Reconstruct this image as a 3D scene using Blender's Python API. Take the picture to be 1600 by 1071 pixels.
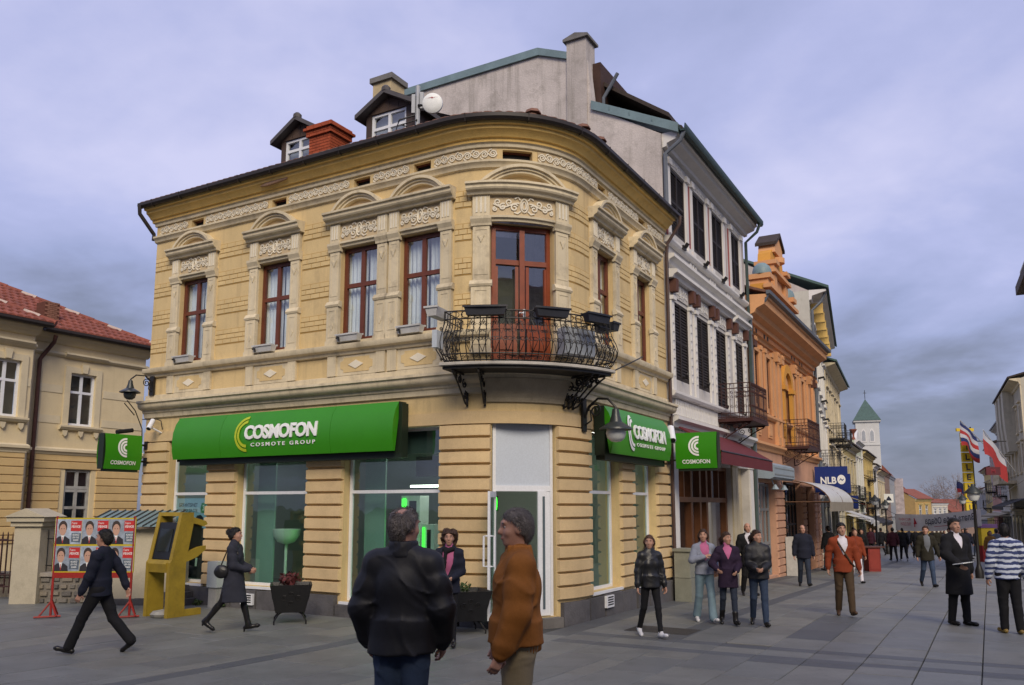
import bpy, bmesh, math, random
import numpy as np
from mathutils import Vector, Matrix
random.seed(7); rng = np.random.default_rng(7)
scene = bpy.context.scene
for o in list(bpy.data.objects): bpy.data.objects.remove(o)
R = math.radians

# ---------------------------------------------------------------- camera
FPX, CXP, PITCH, YH, CAMH = 1285.0, 800.0, R(8.0), 791.0, 2.05
CYP = YH - FPX*math.tan(PITCH)
cam = bpy.data.cameras.new('camera'); camo = bpy.data.objects.new('camera', cam)
scene.collection.objects.link(camo); scene.camera = camo
camo.location = (0, 0, CAMH); camo.rotation_euler = (R(90)+PITCH, 0, 0)
cam.sensor_fit = 'HORIZONTAL'; cam.sensor_width = 36.0
cam.lens = FPX/1600.0*36.0
cam.shift_x = 0.0; cam.shift_y = (CYP-535.5)/1600.0
cam.clip_start = 0.1; cam.clip_end = 3000

# ---------------------------------------------------------------- sky, sun, exposure
SUN_EL, SUN_AZ = R(36), R(172)      # azimuth clockwise from +Y: behind the camera
world = bpy.data.worlds.new('World'); scene.world = world; world.use_nodes = True
nt = world.node_tree; nt.nodes.clear()
def wn(t, **k):
    n = nt.nodes.new(t)
    for a, b in k.items(): setattr(n, a, b)
    return n
sky = wn('ShaderNodeTexSky', sky_type='NISHITA', sun_disc=False)
sky.sun_elevation = SUN_EL; sky.sun_rotation = SUN_AZ
tc = wn('ShaderNodeTexCoord'); sep = wn('ShaderNodeSeparateXYZ')
nt.links.new(tc.outputs['Generated'], sep.inputs[0])
def wmath(op, a, b=None, clamp=False):
    n = wn('ShaderNodeMath', operation=op, use_clamp=clamp)
    for i, v in enumerate((a, b)):
        if v is None: continue
        if isinstance(v, (int, float)): n.inputs[i].default_value = v
        else: nt.links.new(v, n.inputs[i])
    return n.outputs[0]
den = wmath('ADD', wmath('ABSOLUTE', sep.outputs[2]), 0.22)
comb = wn('ShaderNodeCombineXYZ')
nt.links.new(wmath('DIVIDE', sep.outputs[0], den), comb.inputs[0])
nt.links.new(wmath('DIVIDE', sep.outputs[1], den), comb.inputs[1])
comb.inputs[2].default_value = 3.7
n1 = wn('ShaderNodeTexNoise'); n1.inputs['Scale'].default_value = 1.05; n1.inputs['Detail'].default_value = 5; n1.inputs['Roughness'].default_value = 0.55; n1.inputs['Distortion'].default_value = 0.5
nt.links.new(comb.outputs[0], n1.inputs['Vector'])
n2 = wn('ShaderNodeTexNoise'); n2.inputs['Scale'].default_value = 3.0; n2.inputs['Detail'].default_value = 6; n2.inputs['Roughness'].default_value = 0.6
nt.links.new(comb.outputs[0], n2.inputs['Vector'])
# cloud base is darker low over the horizon (thick layer seen edge-on) and thinner overhead
low = wn('ShaderNodeMapRange'); low.inputs['From Min'].default_value = 0.02; low.inputs['From Max'].default_value = 0.36
low.inputs['To Min'].default_value = -0.18; low.inputs['To Max'].default_value = 0.15; low.interpolation_type = 'SMOOTHSTEP'
nt.links.new(sep.outputs[2], low.inputs[0])
fac = wmath('ADD', wmath('ADD', wmath('MULTIPLY', n1.outputs[0], 0.75), wmath('MULTIPLY', n2.outputs[0], 0.25)), low.outputs[0])
ramp = wn('ShaderNodeValToRGB'); el = ramp.color_ramp.elements
el[0].position = 0.22; el[0].color = (0.125, 0.14, 0.215, 1)
el[1].position = 0.80; el[1].color = (0.63, 0.63, 0.88, 1)
for p_, c_ in ((0.38, (0.215, 0.235, 0.35, 1)), (0.52, (0.345, 0.385, 0.62, 1)), (0.66, (0.46, 0.49, 0.77, 1))):
    e_ = el.new(p_); e_.color = c_
nt.links.new(fac, ramp.inputs[0])
mul = wn('ShaderNodeVectorMath', operation='SCALE'); mul.inputs['Scale'].default_value = 5.4
nt.links.new(ramp.outputs[0], mul.inputs[0])
mix = wn('ShaderNodeMix', data_type='RGBA'); mix.inputs['Factor'].default_value = 0.93
nt.links.new(sky.outputs[0], mix.inputs['A']); nt.links.new(mul.outputs[0], mix.inputs['B'])
bg = wn('ShaderNodeBackground'); bg.inputs['Strength'].default_value = 0.1
nt.links.new(mix.outputs['Result'], bg.inputs[0])
wo = wn('ShaderNodeOutputWorld'); nt.links.new(bg.outputs[0], wo.inputs[0])
sl = bpy.data.lights.new('sun', 'SUN'); slo = bpy.data.objects.new('sun', sl); scene.collection.objects.link(slo)
sl.energy = 1.5; sl.angle = R(28); sl.color = (1.0, 0.86, 0.66)
sd = Vector((math.sin(SUN_AZ)*math.cos(SUN_EL), math.cos(SUN_AZ)*math.cos(SUN_EL), math.sin(SUN_EL)))
slo.rotation_euler = (-sd).to_track_quat('-Z', 'Y').to_euler()
scene.view_settings.view_transform = 'Standard'; scene.view_settings.look = 'None'
scene.view_settings.gamma = 1.0; scene.view_settings.exposure = 0.95
scene.view_settings.use_curve_mapping = False

# ---------------------------------------------------------------- pixel helpers (photo pixel -> direction)
def pray(x, y):
    u = (x-CXP)/FPX; v = -(y-CYP)/FPX
    return np.array([u, math.cos(PITCH)-v*math.sin(PITCH), math.sin(PITCH)+v*math.cos(PITCH)])
AL_, AR_ = R(-60.2), R(29.8)
dL = np.array([math.sin(AL_), math.cos(AL_)]); dR = np.array([math.sin(AR_), math.cos(AR_)])
VTX = np.array([.4437, 13.8072])
TRX = VTX + dR*1.85
def gz(x, y):
    """height of the paving: rises a little towards the camera, falls away down the street"""
    t = x*dR[0] + y*dR[1] - float(TRX@dR) - 1.0
    a = 11.5 - y
    sp = lambda v, k: math.log1p(math.exp(-abs(v)/k))*k + max(v, 0)
    return 0.037*min(sp(a, .8), 11) - 0.026*sp(t, 1.2)
def pground(x, y):
    r = pray(x, y); z = 0.0
    for _ in range(25):
        t = (z-CAMH)/r[2]; z = gz(r[0]*t, r[1]*t)
    return np.array([r[0]*t, r[1]*t, z])
def pdist(x, y, Y):
    r = pray(x, y); t = Y/r[1]
    return np.array([r[0]*t, Y, CAMH+r[2]*t])

# ---------------------------------------------------------------- facade paths: (s along, z up, o outwards) -> world
class Line:
    def __init__(s, P, ang, side=1):
        s.P = np.array(P[:2], float); s.d = np.array([math.sin(ang), math.cos(ang)]); s.n = np.array([s.d[1], -s.d[0]])*side
    def __call__(s, a, z, o=0.0):
        q = s.P + s.d*a + s.n*o
        return (float(q[0]), float(q[1]), float(z))
    def px(s, x, y, o=0.0):
        r = pray(x, y); P = s.P + s.n*o; t = (P@s.n)/(r[:2]@s.n); q = r[:2]*t
        return float((q-P)@s.d), float(CAMH+r[2]*t)
    curved = staticmethod(lambda a, b: 1)
class Corner:
    RR = 1.85; L0 = 10.24-1.85; A = math.pi*1.85/2
    S0 = VTX + dL*10.24; C = VTX + (dL+dR)*1.85; TR = TRX
    def __call__(s, a, z, o=0.0):
        if a < s.L0: q = s.S0 - dL*a; n = -dR
        elif a < s.L0+s.A:
            th = (a-s.L0)/s.RR; n = -dR*math.cos(th) - dL*math.sin(th); q = s.C + n*s.RR
        else: q = s.TR + dR*(a-s.L0-s.A); n = -dL
        q = q + n*o
        return (float(q[0]), float(q[1]), float(z))
    def curved(s, a, b):
        lo, hi = max(a, s.L0), min(b, s.L0+s.A)
        return 1 if hi <= lo else max(1, int(math.ceil((hi-lo)/0.22)))
    def cuts(s, a, b):
        """sample positions along the path so that bends are followed"""
        out = [a]; lo, hi = s.L0, s.L0+s.A
        if a < lo < b: out.append(lo)
        n = int((hi-lo)/0.16)
        for i in range(1, n):
            v = lo+(hi-lo)*i/n
            if a+.01 < v < b-.01: out.append(v)
        if a < hi < b: out.append(hi)
        out.append(b); return sorted(set(out))
CB = Corner()
def cuts(path, a, b): return path.cuts(a, b) if hasattr(path, 'cuts') else [a, b]

# ---------------------------------------------------------------- mesh builder
class MB:
    def __init__(s): s.v = []; s.f = []
    def add(s, vs, fs):
        k = len(s.v); s.v += [tuple(map(float, v)) for v in vs]; s.f += [tuple(i+k for i in f) for f in fs]; return s
    def box8(s, c):
        return s.add(c, [(0,3,2,1),(4,5,6,7),(0,1,5,4),(1,2,6,5),(2,3,7,6),(3,0,4,7)])
    def box(s, x0, x1, y0, y1, z0, z1):
        return s.box8([(x0,y0,z0),(x1,y0,z0),(x1,y1,z0),(x0,y1,z0),(x0,y0,z1),(x1,y0,z1),(x1,y1,z1),(x0,y1,z1)])
    def fbox(s, P, s0, s1, z0, z1, o0, o1, flat=False):
        """box on a facade path, bent round the corner where needed"""
        c = [s0, s1] if flat else cuts(P, s0, s1)
        for a, b in zip(c[:-1], c[1:]): pass
        vs = []; fs = []
        for a in c: vs += [P(a,z0,o0), P(a,z0,o1), P(a,z1,o1), P(a,z1,o0)]
        n = len(c)
        for i in range(n-1):
            for j in range(4): fs.append((4*i+j, 4*i+(j+1)%4, 4*i+4+(j+1)%4, 4*i+4+j))
        fs += [(3,2,1,0), (4*n-4,4*n-3,4*n-2,4*n-1)]
        return s.add(vs, fs)
    def sweep(s, P, s0, s1, prof, closed=True):
        """profile [(o,z)...] swept along the path"""
        c = cuts(P, s0, s1); m = len(prof); vs = []; fs = []
        for a in c: vs += [P(a, z, o) for o, z in prof]
        for i in range(len(c)-1):
            for j in range(m if closed else m-1):
                k = (j+1) % m; fs.append((m*i+j, m*i+k, m*i+m+k, m*i+m+j))
        if closed: fs += [tuple(range(m))[::-1], tuple(m*(len(c)-1)+j for j in range(m))]
        return s.add(vs, fs)
    def prism(s, P, poly, o0, o1):
        """polygon in (s,z), extruded from o0 to o1"""
        n = len(poly)
        vs = [P(a,z,o0) for a, z in poly] + [P(a,z,o1) for a, z in poly]
        fs = [tuple(range(n))[::-1], tuple(range(n, 2*n))] + [(i, (i+1)%n, n+(i+1)%n, n+i) for i in range(n)]
        return s.add(vs, fs)
    def tube(s, pts, r, n=6, cap=True, flat=None):
        pts = [np.array(p, float) for p in pts]; m = len(pts); rs = r if hasattr(r, '__len__') else [r]*m
        k = len(s.v); up0 = None
        for i, p in enumerate(pts):
            t = pts[min(i+1, m-1)] - pts[max(i-1, 0)]; t = t/(np.linalg.norm(t)+1e-12)
            if up0 is None:
                up0 = np.array([0, 0, 1.]) if abs(t[2]) < .9 else np.array([1., 0, 0])
            a = up0 - t*(up0@t); a /= (np.linalg.norm(a)+1e-12); up0 = a; b = np.cross(t, a)
            for j in range(n):
                th = 2*math.pi*(j+.5)/n
                s.v.append(tuple(p + (a*math.cos(th) + b*math.sin(th))*rs[i]))
        for i in range(m-1):
            for j in range(n):
                s.f.append((k+i*n+j, k+i*n+(j+1)%n, k+(i+1)*n+(j+1)%n, k+(i+1)*n+j))
        if cap: s.f.append(tuple(k+j for j in range(n))[::-1]); s.f.append(tuple(k+(m-1)*n+j for j in range(n)))
        return s
    def lathe(s, c, prof, n=16, axis=None):
        """[(r,z)...] round a vertical axis through c"""
        k = len(s.v); m = len(prof)
        for r, z in prof:
            for j in range(n):
                th = 2*math.pi*j/n; s.v.append((c[0]+r*math.cos(th), c[1]+r*math.sin(th), c[2]+z))
        for i in range(m-1):
            for j in range(n): s.f.append((k+i*n+j, k+i*n+(j+1)%n, k+(i+1)*n+(j+1)%n, k+(i+1)*n+j))
        if prof[0][0] > 1e-4: s.f.append(tuple(k+j for j in range(n))[::-1])
        if prof[-1][0] > 1e-4: s.f.append(tuple(k+(m-1)*n+j for j in range(n)))
        return s
    def quad(s, a, b, c, d): return s.add([a, b, c, d], [(0,1,2,3)])
    def build(s, name, mat, parent=None, smooth=False, bevel=0.0, **tags):
        me = bpy.data.meshes.new(name); me.from_pydata(s.v, [], s.f); me.validate()
        bm = bmesh.new(); bm.from_mesh(me); bmesh.ops.recalc_face_normals(bm, faces=bm.faces)
        if bevel: bmesh.ops.bevel(bm, geom=[e for e in bm.edges if e.is_manifold and e.calc_face_angle(0) > .6], offset=bevel, segments=1, affect='EDGES')
        bm.to_mesh(me); bm.free()
        if smooth:
            me.polygons.foreach_set('use_smooth', [True]*len(me.polygons))
            me.set_sharp_from_angle(angle=R(38))
        return link(name, me, mat, parent, **tags)
def link(name, me, mat, parent=None, **tags):
    o = bpy.data.objects.new(name, me); scene.collection.objects.link(o)
    if mat is not None and len(me.materials) == 0: me.materials.append(mat)
    if parent is not None: o.parent = parent
    for k, v in tags.items(): o[k] = v
    return o
def thing(name, label, category, group=None, loc=(0,0,0), rz=0.0, scale=1.0):
    e = bpy.data.objects.new(name, None); scene.collection.objects.link(e); e.empty_display_size = .3
    e.location = loc; e.rotation_euler = (0, 0, rz); e.scale = (scale,)*3
    e['label'] = label; e['category'] = category
    if group: e['group'] = group
    return e
def tag(o, label, category, group=None):
    o['label'] = label; o['category'] = category
    if group: o['group'] = group
    return o
def Pt(p, q, t): return tuple(np.array(p)*(1-t)+np.array(q)*t)
def spiral(c, r0, r1, a0, a1, n=14):
    """2D spiral points"""
    out = []
    for i in range(n+1):
        t = i/n; r = r0+(r1-r0)*t; a = a0+(a1-a0)*t; out.append((c[0]+r*math.cos(a), c[1]+r*math.sin(a)))
    return out

# ---------------------------------------------------------------- materials
MATS = {}
def lin(c):
    f = lambda v: v/12.92 if v <= .04045 else ((v+.055)/1.055)**2.4
    return tuple(f(v/255.) for v in c)
def M(name, col, rough=.8, var=.12, scale=1.2, bump=.15, bscale=40, dirt=0.0, dcol=(.10,.085,.065), metal=0.0, spec=.4, vert=True, fine=0.06, streak=0.0, sheen=0.0, spots=0.0):
    if name in MATS: return MATS[name]
    m = bpy.data.materials.new(name); m.use_nodes = True; t = m.node_tree; b = t.nodes['Principled BSDF']; MATS[name] = m
    L = t.links.new; N = t.nodes.new
    b.inputs['Roughness'].default_value = rough; b.inputs['Metallic'].default_value = metal; b.inputs['Specular IOR Level'].default_value = spec
    if sheen: b.inputs['Sheen Weight'].default_value = sheen
    geo = N('ShaderNodeNewGeometry'); oi = N('ShaderNodeObjectInfo')
    ns = N('ShaderNodeTexNoise'); ns.inputs['Scale'].default_value = scale; ns.inputs['Detail'].default_value = 6; ns.inputs['Roughness'].default_value = .62
    L(geo.outputs['Position'], ns.inputs['Vector'])
    nf = N('ShaderNodeTexNoise'); nf.inputs['Scale'].default_value = bscale; nf.inputs['Detail'].default_value = 4
    L(geo.outputs['Position'], nf.inputs['Vector'])
    mr = N('ShaderNodeMapRange'); mr.inputs['From Min'].default_value = .25; mr.inputs['From Max'].default_value = .75
    mr.inputs['To Min'].default_value = 1-var; mr.inputs['To Max'].default_value = 1+var; L(ns.outputs[0], mr.inputs[0])
    mf = N('ShaderNodeMapRange'); mf.inputs['From Min'].default_value = .3; mf.inputs['From Max'].default_value = .7
    mf.inputs['To Min'].default_value = 1-fine; mf.inputs['To Max'].default_value = 1+fine; L(nf.outputs[0], mf.inputs[0])
    ml = N('ShaderNodeMath'); ml.operation = 'MULTIPLY'; L(mr.outputs[0], ml.inputs[0]); L(mf.outputs[0], ml.inputs[1])
    # a little difference from piece to piece
    rp = N('ShaderNodeMapRange'); rp.inputs['To Min'].default_value = 1-var*.5; rp.inputs['To Max'].default_value = 1+var*.5; L(oi.outputs['Random'], rp.inputs[0])
    m2 = N('ShaderNodeMath'); m2.operation = 'MULTIPLY'; L(ml.outputs[0], m2.inputs[0]); L(rp.outputs[0], m2.inputs[1])
    vs = N('ShaderNodeVectorMath'); vs.operation = 'SCALE'; vs.inputs[0].default_value = col; L(m2.outputs[0], vs.inputs['Scale'])
    out = vs.outputs[0]
    def dirtmix(out, vec, sc, lo, hi, amt, dc):
        nd = N('ShaderNodeTexNoise'); nd.inputs['Scale'].default_value = sc; nd.inputs['Detail'].default_value = 7; nd.inputs['Roughness'].default_value = .7; L(vec, nd.inputs['Vector'])
        md = N('ShaderNodeMapRange'); md.inputs['From Min'].default_value = lo; md.inputs['From Max'].default_value = hi; md.inputs['To Max'].default_value = amt; L(nd.outputs[0], md.inputs[0])
        mx = N('ShaderNodeMix'); mx.data_type = 'RGBA'; L(md.outputs[0], mx.inputs['Factor']); L(out, mx.inputs['A']); mx.inputs['B'].default_value = (*dc, 1)
        return mx.outputs['Result']
    if dirt: out = dirtmix(out, geo.outputs['Position'], 2.2, .52, .74, dirt, dcol)
    if streak:
        sc = N('ShaderNodeVectorMath'); sc.operation = 'MULTIPLY'; sc.inputs[1].default_value = (4.5, 4.5, .28); L(geo.outputs['Position'], sc.inputs[0])
        out = dirtmix(out, sc.outputs[0], 1.0, .5, .78, streak, dcol)
    if spots:      # trodden gum and drip marks
        for sc_, th_, am_ in ((2.3,.055,spots), (.9,.11,spots*.45)):
            vo = N('ShaderNodeTexVoronoi'); vo.inputs['Scale'].default_value = sc_; L(geo.outputs['Position'], vo.inputs['Vector'])
            mv = N('ShaderNodeMapRange'); mv.inputs['From Min'].default_value = th_; mv.inputs['From Max'].default_value = th_*.55; mv.inputs['To Max'].default_value = am_; L(vo.outputs['Distance'], mv.inputs[0])
            mx = N('ShaderNodeMix'); mx.data_type = 'RGBA'; L(mv.outputs[0], mx.inputs['Factor']); L(out, mx.inputs['A']); mx.inputs['B'].default_value = (*dcol, 1); out = mx.outputs['Result']
    L(out, b.inputs['Base Color'])
    if bump:
        bp = N('ShaderNodeBump'); bp.inputs['Strength'].default_value = bump; bp.inputs['Distance'].default_value = .02
        L(nf.outputs[0], bp.inputs['Height']); L(bp.outputs[0], b.inputs['Normal'])
    return m
def Mglass(name, tint=(.62,.72,.74), refl=1.0, rough=.02, alpha=.72):
    """thin window pane: clear body with a Fresnel reflection"""
    if name in MATS: return MATS[name]
    m = bpy.data.materials.new(name); m.use_nodes = True; t = m.node_tree; t.nodes.clear(); MATS[name] = m
    N = t.nodes.new; L = t.links.new
    tr = N('ShaderNodeBsdfTransparent'); tr.inputs[0].default_value = (*[c*alpha for c in tint], 1)
    gl = N('ShaderNodeBsdfGlossy'); gl.inputs['Roughness'].default_value = rough; gl.inputs[0].default_value = (.95, .97, 1, 1)
    geo = N('ShaderNodeNewGeometry'); ns = N('ShaderNodeTexNoise'); ns.inputs['Scale'].default_value = 1.7; L(geo.outputs['Position'], ns.inputs['Vector'])
    bp = N('ShaderNodeBump'); bp.inputs['Strength'].default_value = .06; bp.inputs['Distance'].default_value = .04; L(ns.outputs[0], bp.inputs['Height']); L(bp.outputs[0], gl.inputs['Normal'])
    dt = N('ShaderNodeVectorMath'); dt.operation = 'DOT_PRODUCT'; L(geo.outputs['Normal'], dt.inputs[0]); L(geo.outputs['Incoming'], dt.inputs[1])
    def mt(op, x, y=None):
        n = N('ShaderNodeMath'); n.operation = op
        for i, v in enumerate((x, y)):
            if v is None: continue
            if isinstance(v, (int, float)): n.inputs[i].default_value = v
            else: L(v, n.inputs[i])
        return n.outputs[0]
    sch = mt('POWER', mt('SUBTRACT', 1.0, mt('ABSOLUTE', dt.outputs['Value'])), 5.0)
    mu = N('ShaderNodeMath'); mu.operation = 'MULTIPLY_ADD'; mu.use_clamp = True; mu.inputs[1].default_value = .85; mu.inputs[2].default_value = .085*refl; L(sch, mu.inputs[0])
    mx = N('ShaderNodeMixShader'); L(mu.outputs[0], mx.inputs[0]); L(tr.outputs[0], mx.inputs[1]); L(gl.outputs[0], mx.inputs[2])
    o = N('ShaderNodeOutputMaterial'); L(mx.outputs[0], o.inputs[0]); return m
def Memit(name, col, s):
    if name in MATS: return MATS[name]
    m = bpy.data.materials.new(name); m.use_nodes = True; b = m.node_tree.nodes['Principled BSDF']; MATS[name] = m
    b.inputs['Base Color'].default_value = (*col, 1); b.inputs['Emission Color'].default_value = (*col, 1); b.inputs['Emission Strength'].default_value = s
    return m
# shared palette (base colours)
YEL = M('plaster_yellow', (.64,.485,.245), .9, .10, .9, .12, 60, dirt=.34, streak=.5, dcol=(.29,.21,.12))
YEL2 = M('plaster_yellow_groundfloor', (.61,.455,.25), .9, .13, 1.5, .14, 55, dirt=.22, streak=.15, dcol=(.26,.19,.12))
TRIM = M('stucco_cream', (.63,.545,.38), .85, .12, 1.6, .10, 60, dirt=.6, streak=.5, dcol=(.20,.165,.115))
ORN = M('stucco_pale', (.72,.665,.54), .85, .08, 3, .10, 60, dirt=.15, dcol=(.32,.27,.2))
OCH = M('cornice_ochre', (.78,.53,.17), .75, .12, 1.2, .08, 50, dirt=.25, streak=.3, dcol=(.27,.17,.06))
PLN = M('plinth_stone', (.095,.092,.098), .9, .30, 3, .5, 30, dirt=.4, dcol=(.17,.15,.12))
WOOD = M('window_wood_red', (.13,.036,.018), .45, .25, 4, .08, 60)
DOORW = M('door_wood_red', (.20,.048,.02), .4, .25, 4, .08, 60)
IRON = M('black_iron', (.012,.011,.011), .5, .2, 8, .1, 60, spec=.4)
IRONR = M('rusty_iron', (.045,.014,.012), .6, .3, 8, .1, 60)
WPVC = M('white_frame', (.72,.74,.78), .4, .04, 3, 0, 40)
GREEN = M('sign_green', (.035,.235,.006), .38, .05, 2, .02, 60)
GREEND = M('sign_back_dark', (.012,.022,.012), .5, .1, 3, 0)
WHITE = M('print_white', (.78,.80,.78), .5, .03, 3, 0)
ROOF = M('roof_dark', (.045,.032,.026), .8, .3, 6, .3, 30)
GUT = M('gutter_dark', (.028,.022,.02), .55, .2, 5, .05, 40)
GLASS = Mglass('window_glass', (.92,.95,.97), 1.9, .02, .93)
SHOPG = Mglass('shop_glass', (.66,.86,.79), 1.7, .012, .84)
CURT = M('curtain', (.72,.78,.80), .9, .08, 4, 0)
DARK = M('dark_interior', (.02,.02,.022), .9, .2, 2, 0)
ZINC = M('zinc_sheet', (.16,.23,.25), .5, .2, 2, .05, 20, dirt=.3, dcol=(.09,.12,.12))
PIPE = M('downpipe_grey', (.11,.125,.15), .5, .2, 4, .05, 30)
# ---------------------------------------------------------------- text as mesh
TEXTC = {}
def text_vf(*a, **k):
    key = (a, tuple(sorted(k.items())))
    if key not in TEXTC: TEXTC[key] = text_vf0(*a, **k)
    return TEXTC[key]
def text_vf0(body, size, bold=0.0, width=1.0, spacing=1.0, align='LEFT', ext=0.0):
    cu = bpy.data.curves.new('lettering', 'FONT'); cu.body = body; cu.size = size; cu.offset = bold; cu.space_character = spacing
    cu.align_x = align; cu.resolution_u = 3; cu.extrude = ext; cu.fill_mode = 'BOTH'
    ob = bpy.data.objects.new('lettering', cu); scene.collection.objects.link(ob)
    me = bpy.data.meshes.new_from_object(ob.evaluated_get(bpy.context.evaluated_depsgraph_get()))
    vs = [(v.co.x*width, v.co.y, v.co.z) for v in me.vertices]; fs = [tuple(p.vertices) for p in me.polygons]
    bpy.data.objects.remove(ob); bpy.data.curves.remove(cu); bpy.data.meshes.remove(me)
    return vs, fs
def text_fit(body, w, h, bold=0.0, spacing=1.0, ext=0.0):
    """lettering scaled into a w x h box with its lower left corner at 0,0"""
    vs, fs = text_vf(body, 1.0, bold, 1.0, spacing, 'LEFT', ext)
    a = np.array(vs); lo = a.min(0); hi = a.max(0); sx = w/(hi[0]-lo[0]); sy = h/(hi[1]-lo[1])
    return [((v[0]-lo[0])*sx, (v[1]-lo[1])*sy, v[2]) for v in vs], fs
def letter(name, vf, fn, mat, parent):
    vs, fs = vf; mb = MB(); mb.add([fn(*v) for v in vs], fs)
    me = bpy.data.meshes.new(name); me.from_pydata(mb.v, [], mb.f); me.validate()
    return link(name, me, mat, parent)
def arcs_vf(x, y, rr, w, a0, a1, n=20):
    """the ring segments of the emblem"""
    vs = []; fs = []
    for r in rr:
        k = len(vs)
        for i in range(n+1):
            a = a0+(a1-a0)*i/n
            for q in (r-w/2, r+w/2): vs.append((x+q*math.cos(a), y+q*math.sin(a), 0))
        for i in range(n): fs.append((k+2*i, k+2*i+1, k+2*i+3, k+2*i+2))
    return vs, fs
# ---------------------------------------------------------------- walls with openings
def wall_grid(mb, P, s0, s1, z0, z1, openings, o=0.0, depth=.25):
    ss = sorted(set([s0, s1] + [v for q in openings for v in q[:2]])); zs = sorted(set([z0, z1] + [v for q in openings for v in q[2:4]]))
    inside = lambda a, z: any(q[0]-1e-6 < a < q[1]+1e-6 and q[2]-1e-6 < z < q[3]+1e-6 for q in openings)
    for a, b in zip(ss[:-1], ss[1:]):
        c = cuts(P, a, b)
        for z, zz in zip(zs[:-1], zs[1:]):
            if inside((a+b)/2, (z+zz)/2): continue
            for u, v in zip(c[:-1], c[1:]):
                mb.quad(P(u,z,o), P(v,z,o), P(v,zz,o), P(u,zz,o))
    for q in openings:
        a, b, z, zz = q[:4]; d = o-(q[4] if len(q) > 4 else depth)
        mb.quad(P(a,z,o), P(a,zz,o), P(a,zz,d), P(a,z,d)); mb.quad(P(b,z,o), P(b,zz,o), P(b,zz,d), P(b,z,d))
        mb.quad(P(a,z,o), P(b,z,o), P(b,z,d), P(a,z,d)); mb.quad(P(a,zz,o), P(b,zz,o), P(b,zz,d), P(a,zz,d))
def block(mb, P, s0, s1, z0, z1, o0, o1, ch=.02):
    """one rusticated block with chamfered edges"""
    c = cuts(P, s0, s1); vs = []; fs = []; n = len(c)
    for i, a in enumerate(c):
        b = a + (ch if i == 0 else -ch if i == n-1 else 0)
        vs += [P(a,z0,o0), P(a,z1,o0), P(b,z1-ch,o1), P(b,z0+ch,o1)]
    for i in range(n-1):
        for j in range(4): fs.append((4*i+j, 4*i+(j+1)%4, 4*i+4+(j+1)%4, 4*i+4+j))
    fs += [(0,1,2,3), (4*n-1,4*n-2,4*n-3,4*n-4)]
    mb.add(vs, fs)
def window(P, parent, s0, s1, z0, z1, o, fw=.06, mull=(.5,), bars=(.55,), fmat=None, gmat=None, inner=None, innero=.12, th=.06, name='window', flat=True, imat=None):
    """casement: outer frame + mullions + transoms, one pane child, and what hangs behind it"""
    f = MB()
    f.fbox(P, s0, s0+fw, z0, z1, o-th, o, flat); f.fbox(P, s1-fw, s1, z0, z1, o-th, o, flat)
    f.fbox(P, s0+fw, s1-fw, z0, z0+fw, o-th, o-.002, flat); f.fbox(P, s0+fw, s1-fw, z1-fw, z1, o-th, o-.002, flat)
    for m in mull:
        a = s0+(s1-s0)*m; f.fbox(P, a-fw*.6, a+fw*.6, z0+fw, z1-fw, o-th, o-.004, flat)
    for m in bars:
        b = z0+(z1-z0)*m; f.fbox(P, s0+fw, s1-fw, b-fw*.55, b+fw*.55, o-th, o-.001, flat)
    w = f.build(name, fmat or WOOD, parent)
    g = MB(); g.quad(P(s0+.01,z0+.01,o-th*.6), P(s1-.01,z0+.01,o-th*.6), P(s1-.01,z1-.01,o-th*.6), P(s0+.01,z1-.01,o-th*.6)); g.build('pane', gmat or GLASS, w)
    if inner:
        c = MB(); q = o-th-innero; n = 14
        if inner == 'curtain':      # two gathered curtains with a gap between them
            for a, b in ((s0-.02, s0+(s1-s0)*.49), (s0+(s1-s0)*.56, s1+.02)):
                for i in range(n):
                    u, v = a+(b-a)*i/n, a+(b-a)*(i+1)/n
                    k, l = q+.03*math.sin(i*2.1), q+.03*math.sin((i+1)*2.1)
                    c.quad(P(u,z0-.1,k), P(v,z0-.1,l), P(v,z1+.1,l), P(u,z1+.1,k))
            c.build('curtain', imat or CURT, w)
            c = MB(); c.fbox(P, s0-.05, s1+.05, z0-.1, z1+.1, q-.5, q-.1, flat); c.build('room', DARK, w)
        else:
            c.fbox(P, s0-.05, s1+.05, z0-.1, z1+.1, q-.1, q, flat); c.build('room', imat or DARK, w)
    return w
def shutter(P, parent, s0, s1, z0, z1, o, mat, n=14, name='shutter'):
    """louvred shutter: stiles, rails and every slat"""
    f = MB(); f.fbox(P, s0, s0+.05, z0, z1, o, o+.045); f.fbox(P, s1-.05, s1, z0, z1, o, o+.045); f.fbox(P, (s0+s1)/2-.04, (s0+s1)/2+.04, z0, z1, o, o+.046)
    for z in (z0, z0+(z1-z0)*.5-.03, z1-.07): f.fbox(P, s0+.05, s1-.05, z, z+.07, o, o+.043)
    w = f.build(name, mat, parent)
    sl = MB()
    for i in range(n):
        z = z0+.08+(z1-z0-.16)*i/n; d = (z1-z0-.16)/n
        sl.box8([P(s0+.05,z,o+.036),P(s1-.05,z,o+.036),P(s1-.05,z+.012,o+.036),P(s0+.05,z+.012,o+.036),P(s0+.05,z+d*.85,o+.004),P(s1-.05,z+d*.85,o+.004),P(s1-.05,z+d*.95,o+.004),P(s0+.05,z+d*.95,o+.004)])
    sl.build('louvre', mat, w, kind='stuff'); 
    b = MB(); b.fbox(P, s0, s1, z0, z1, o-.06, o-.01); b.build('backing', DARK, w)
    return w
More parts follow.
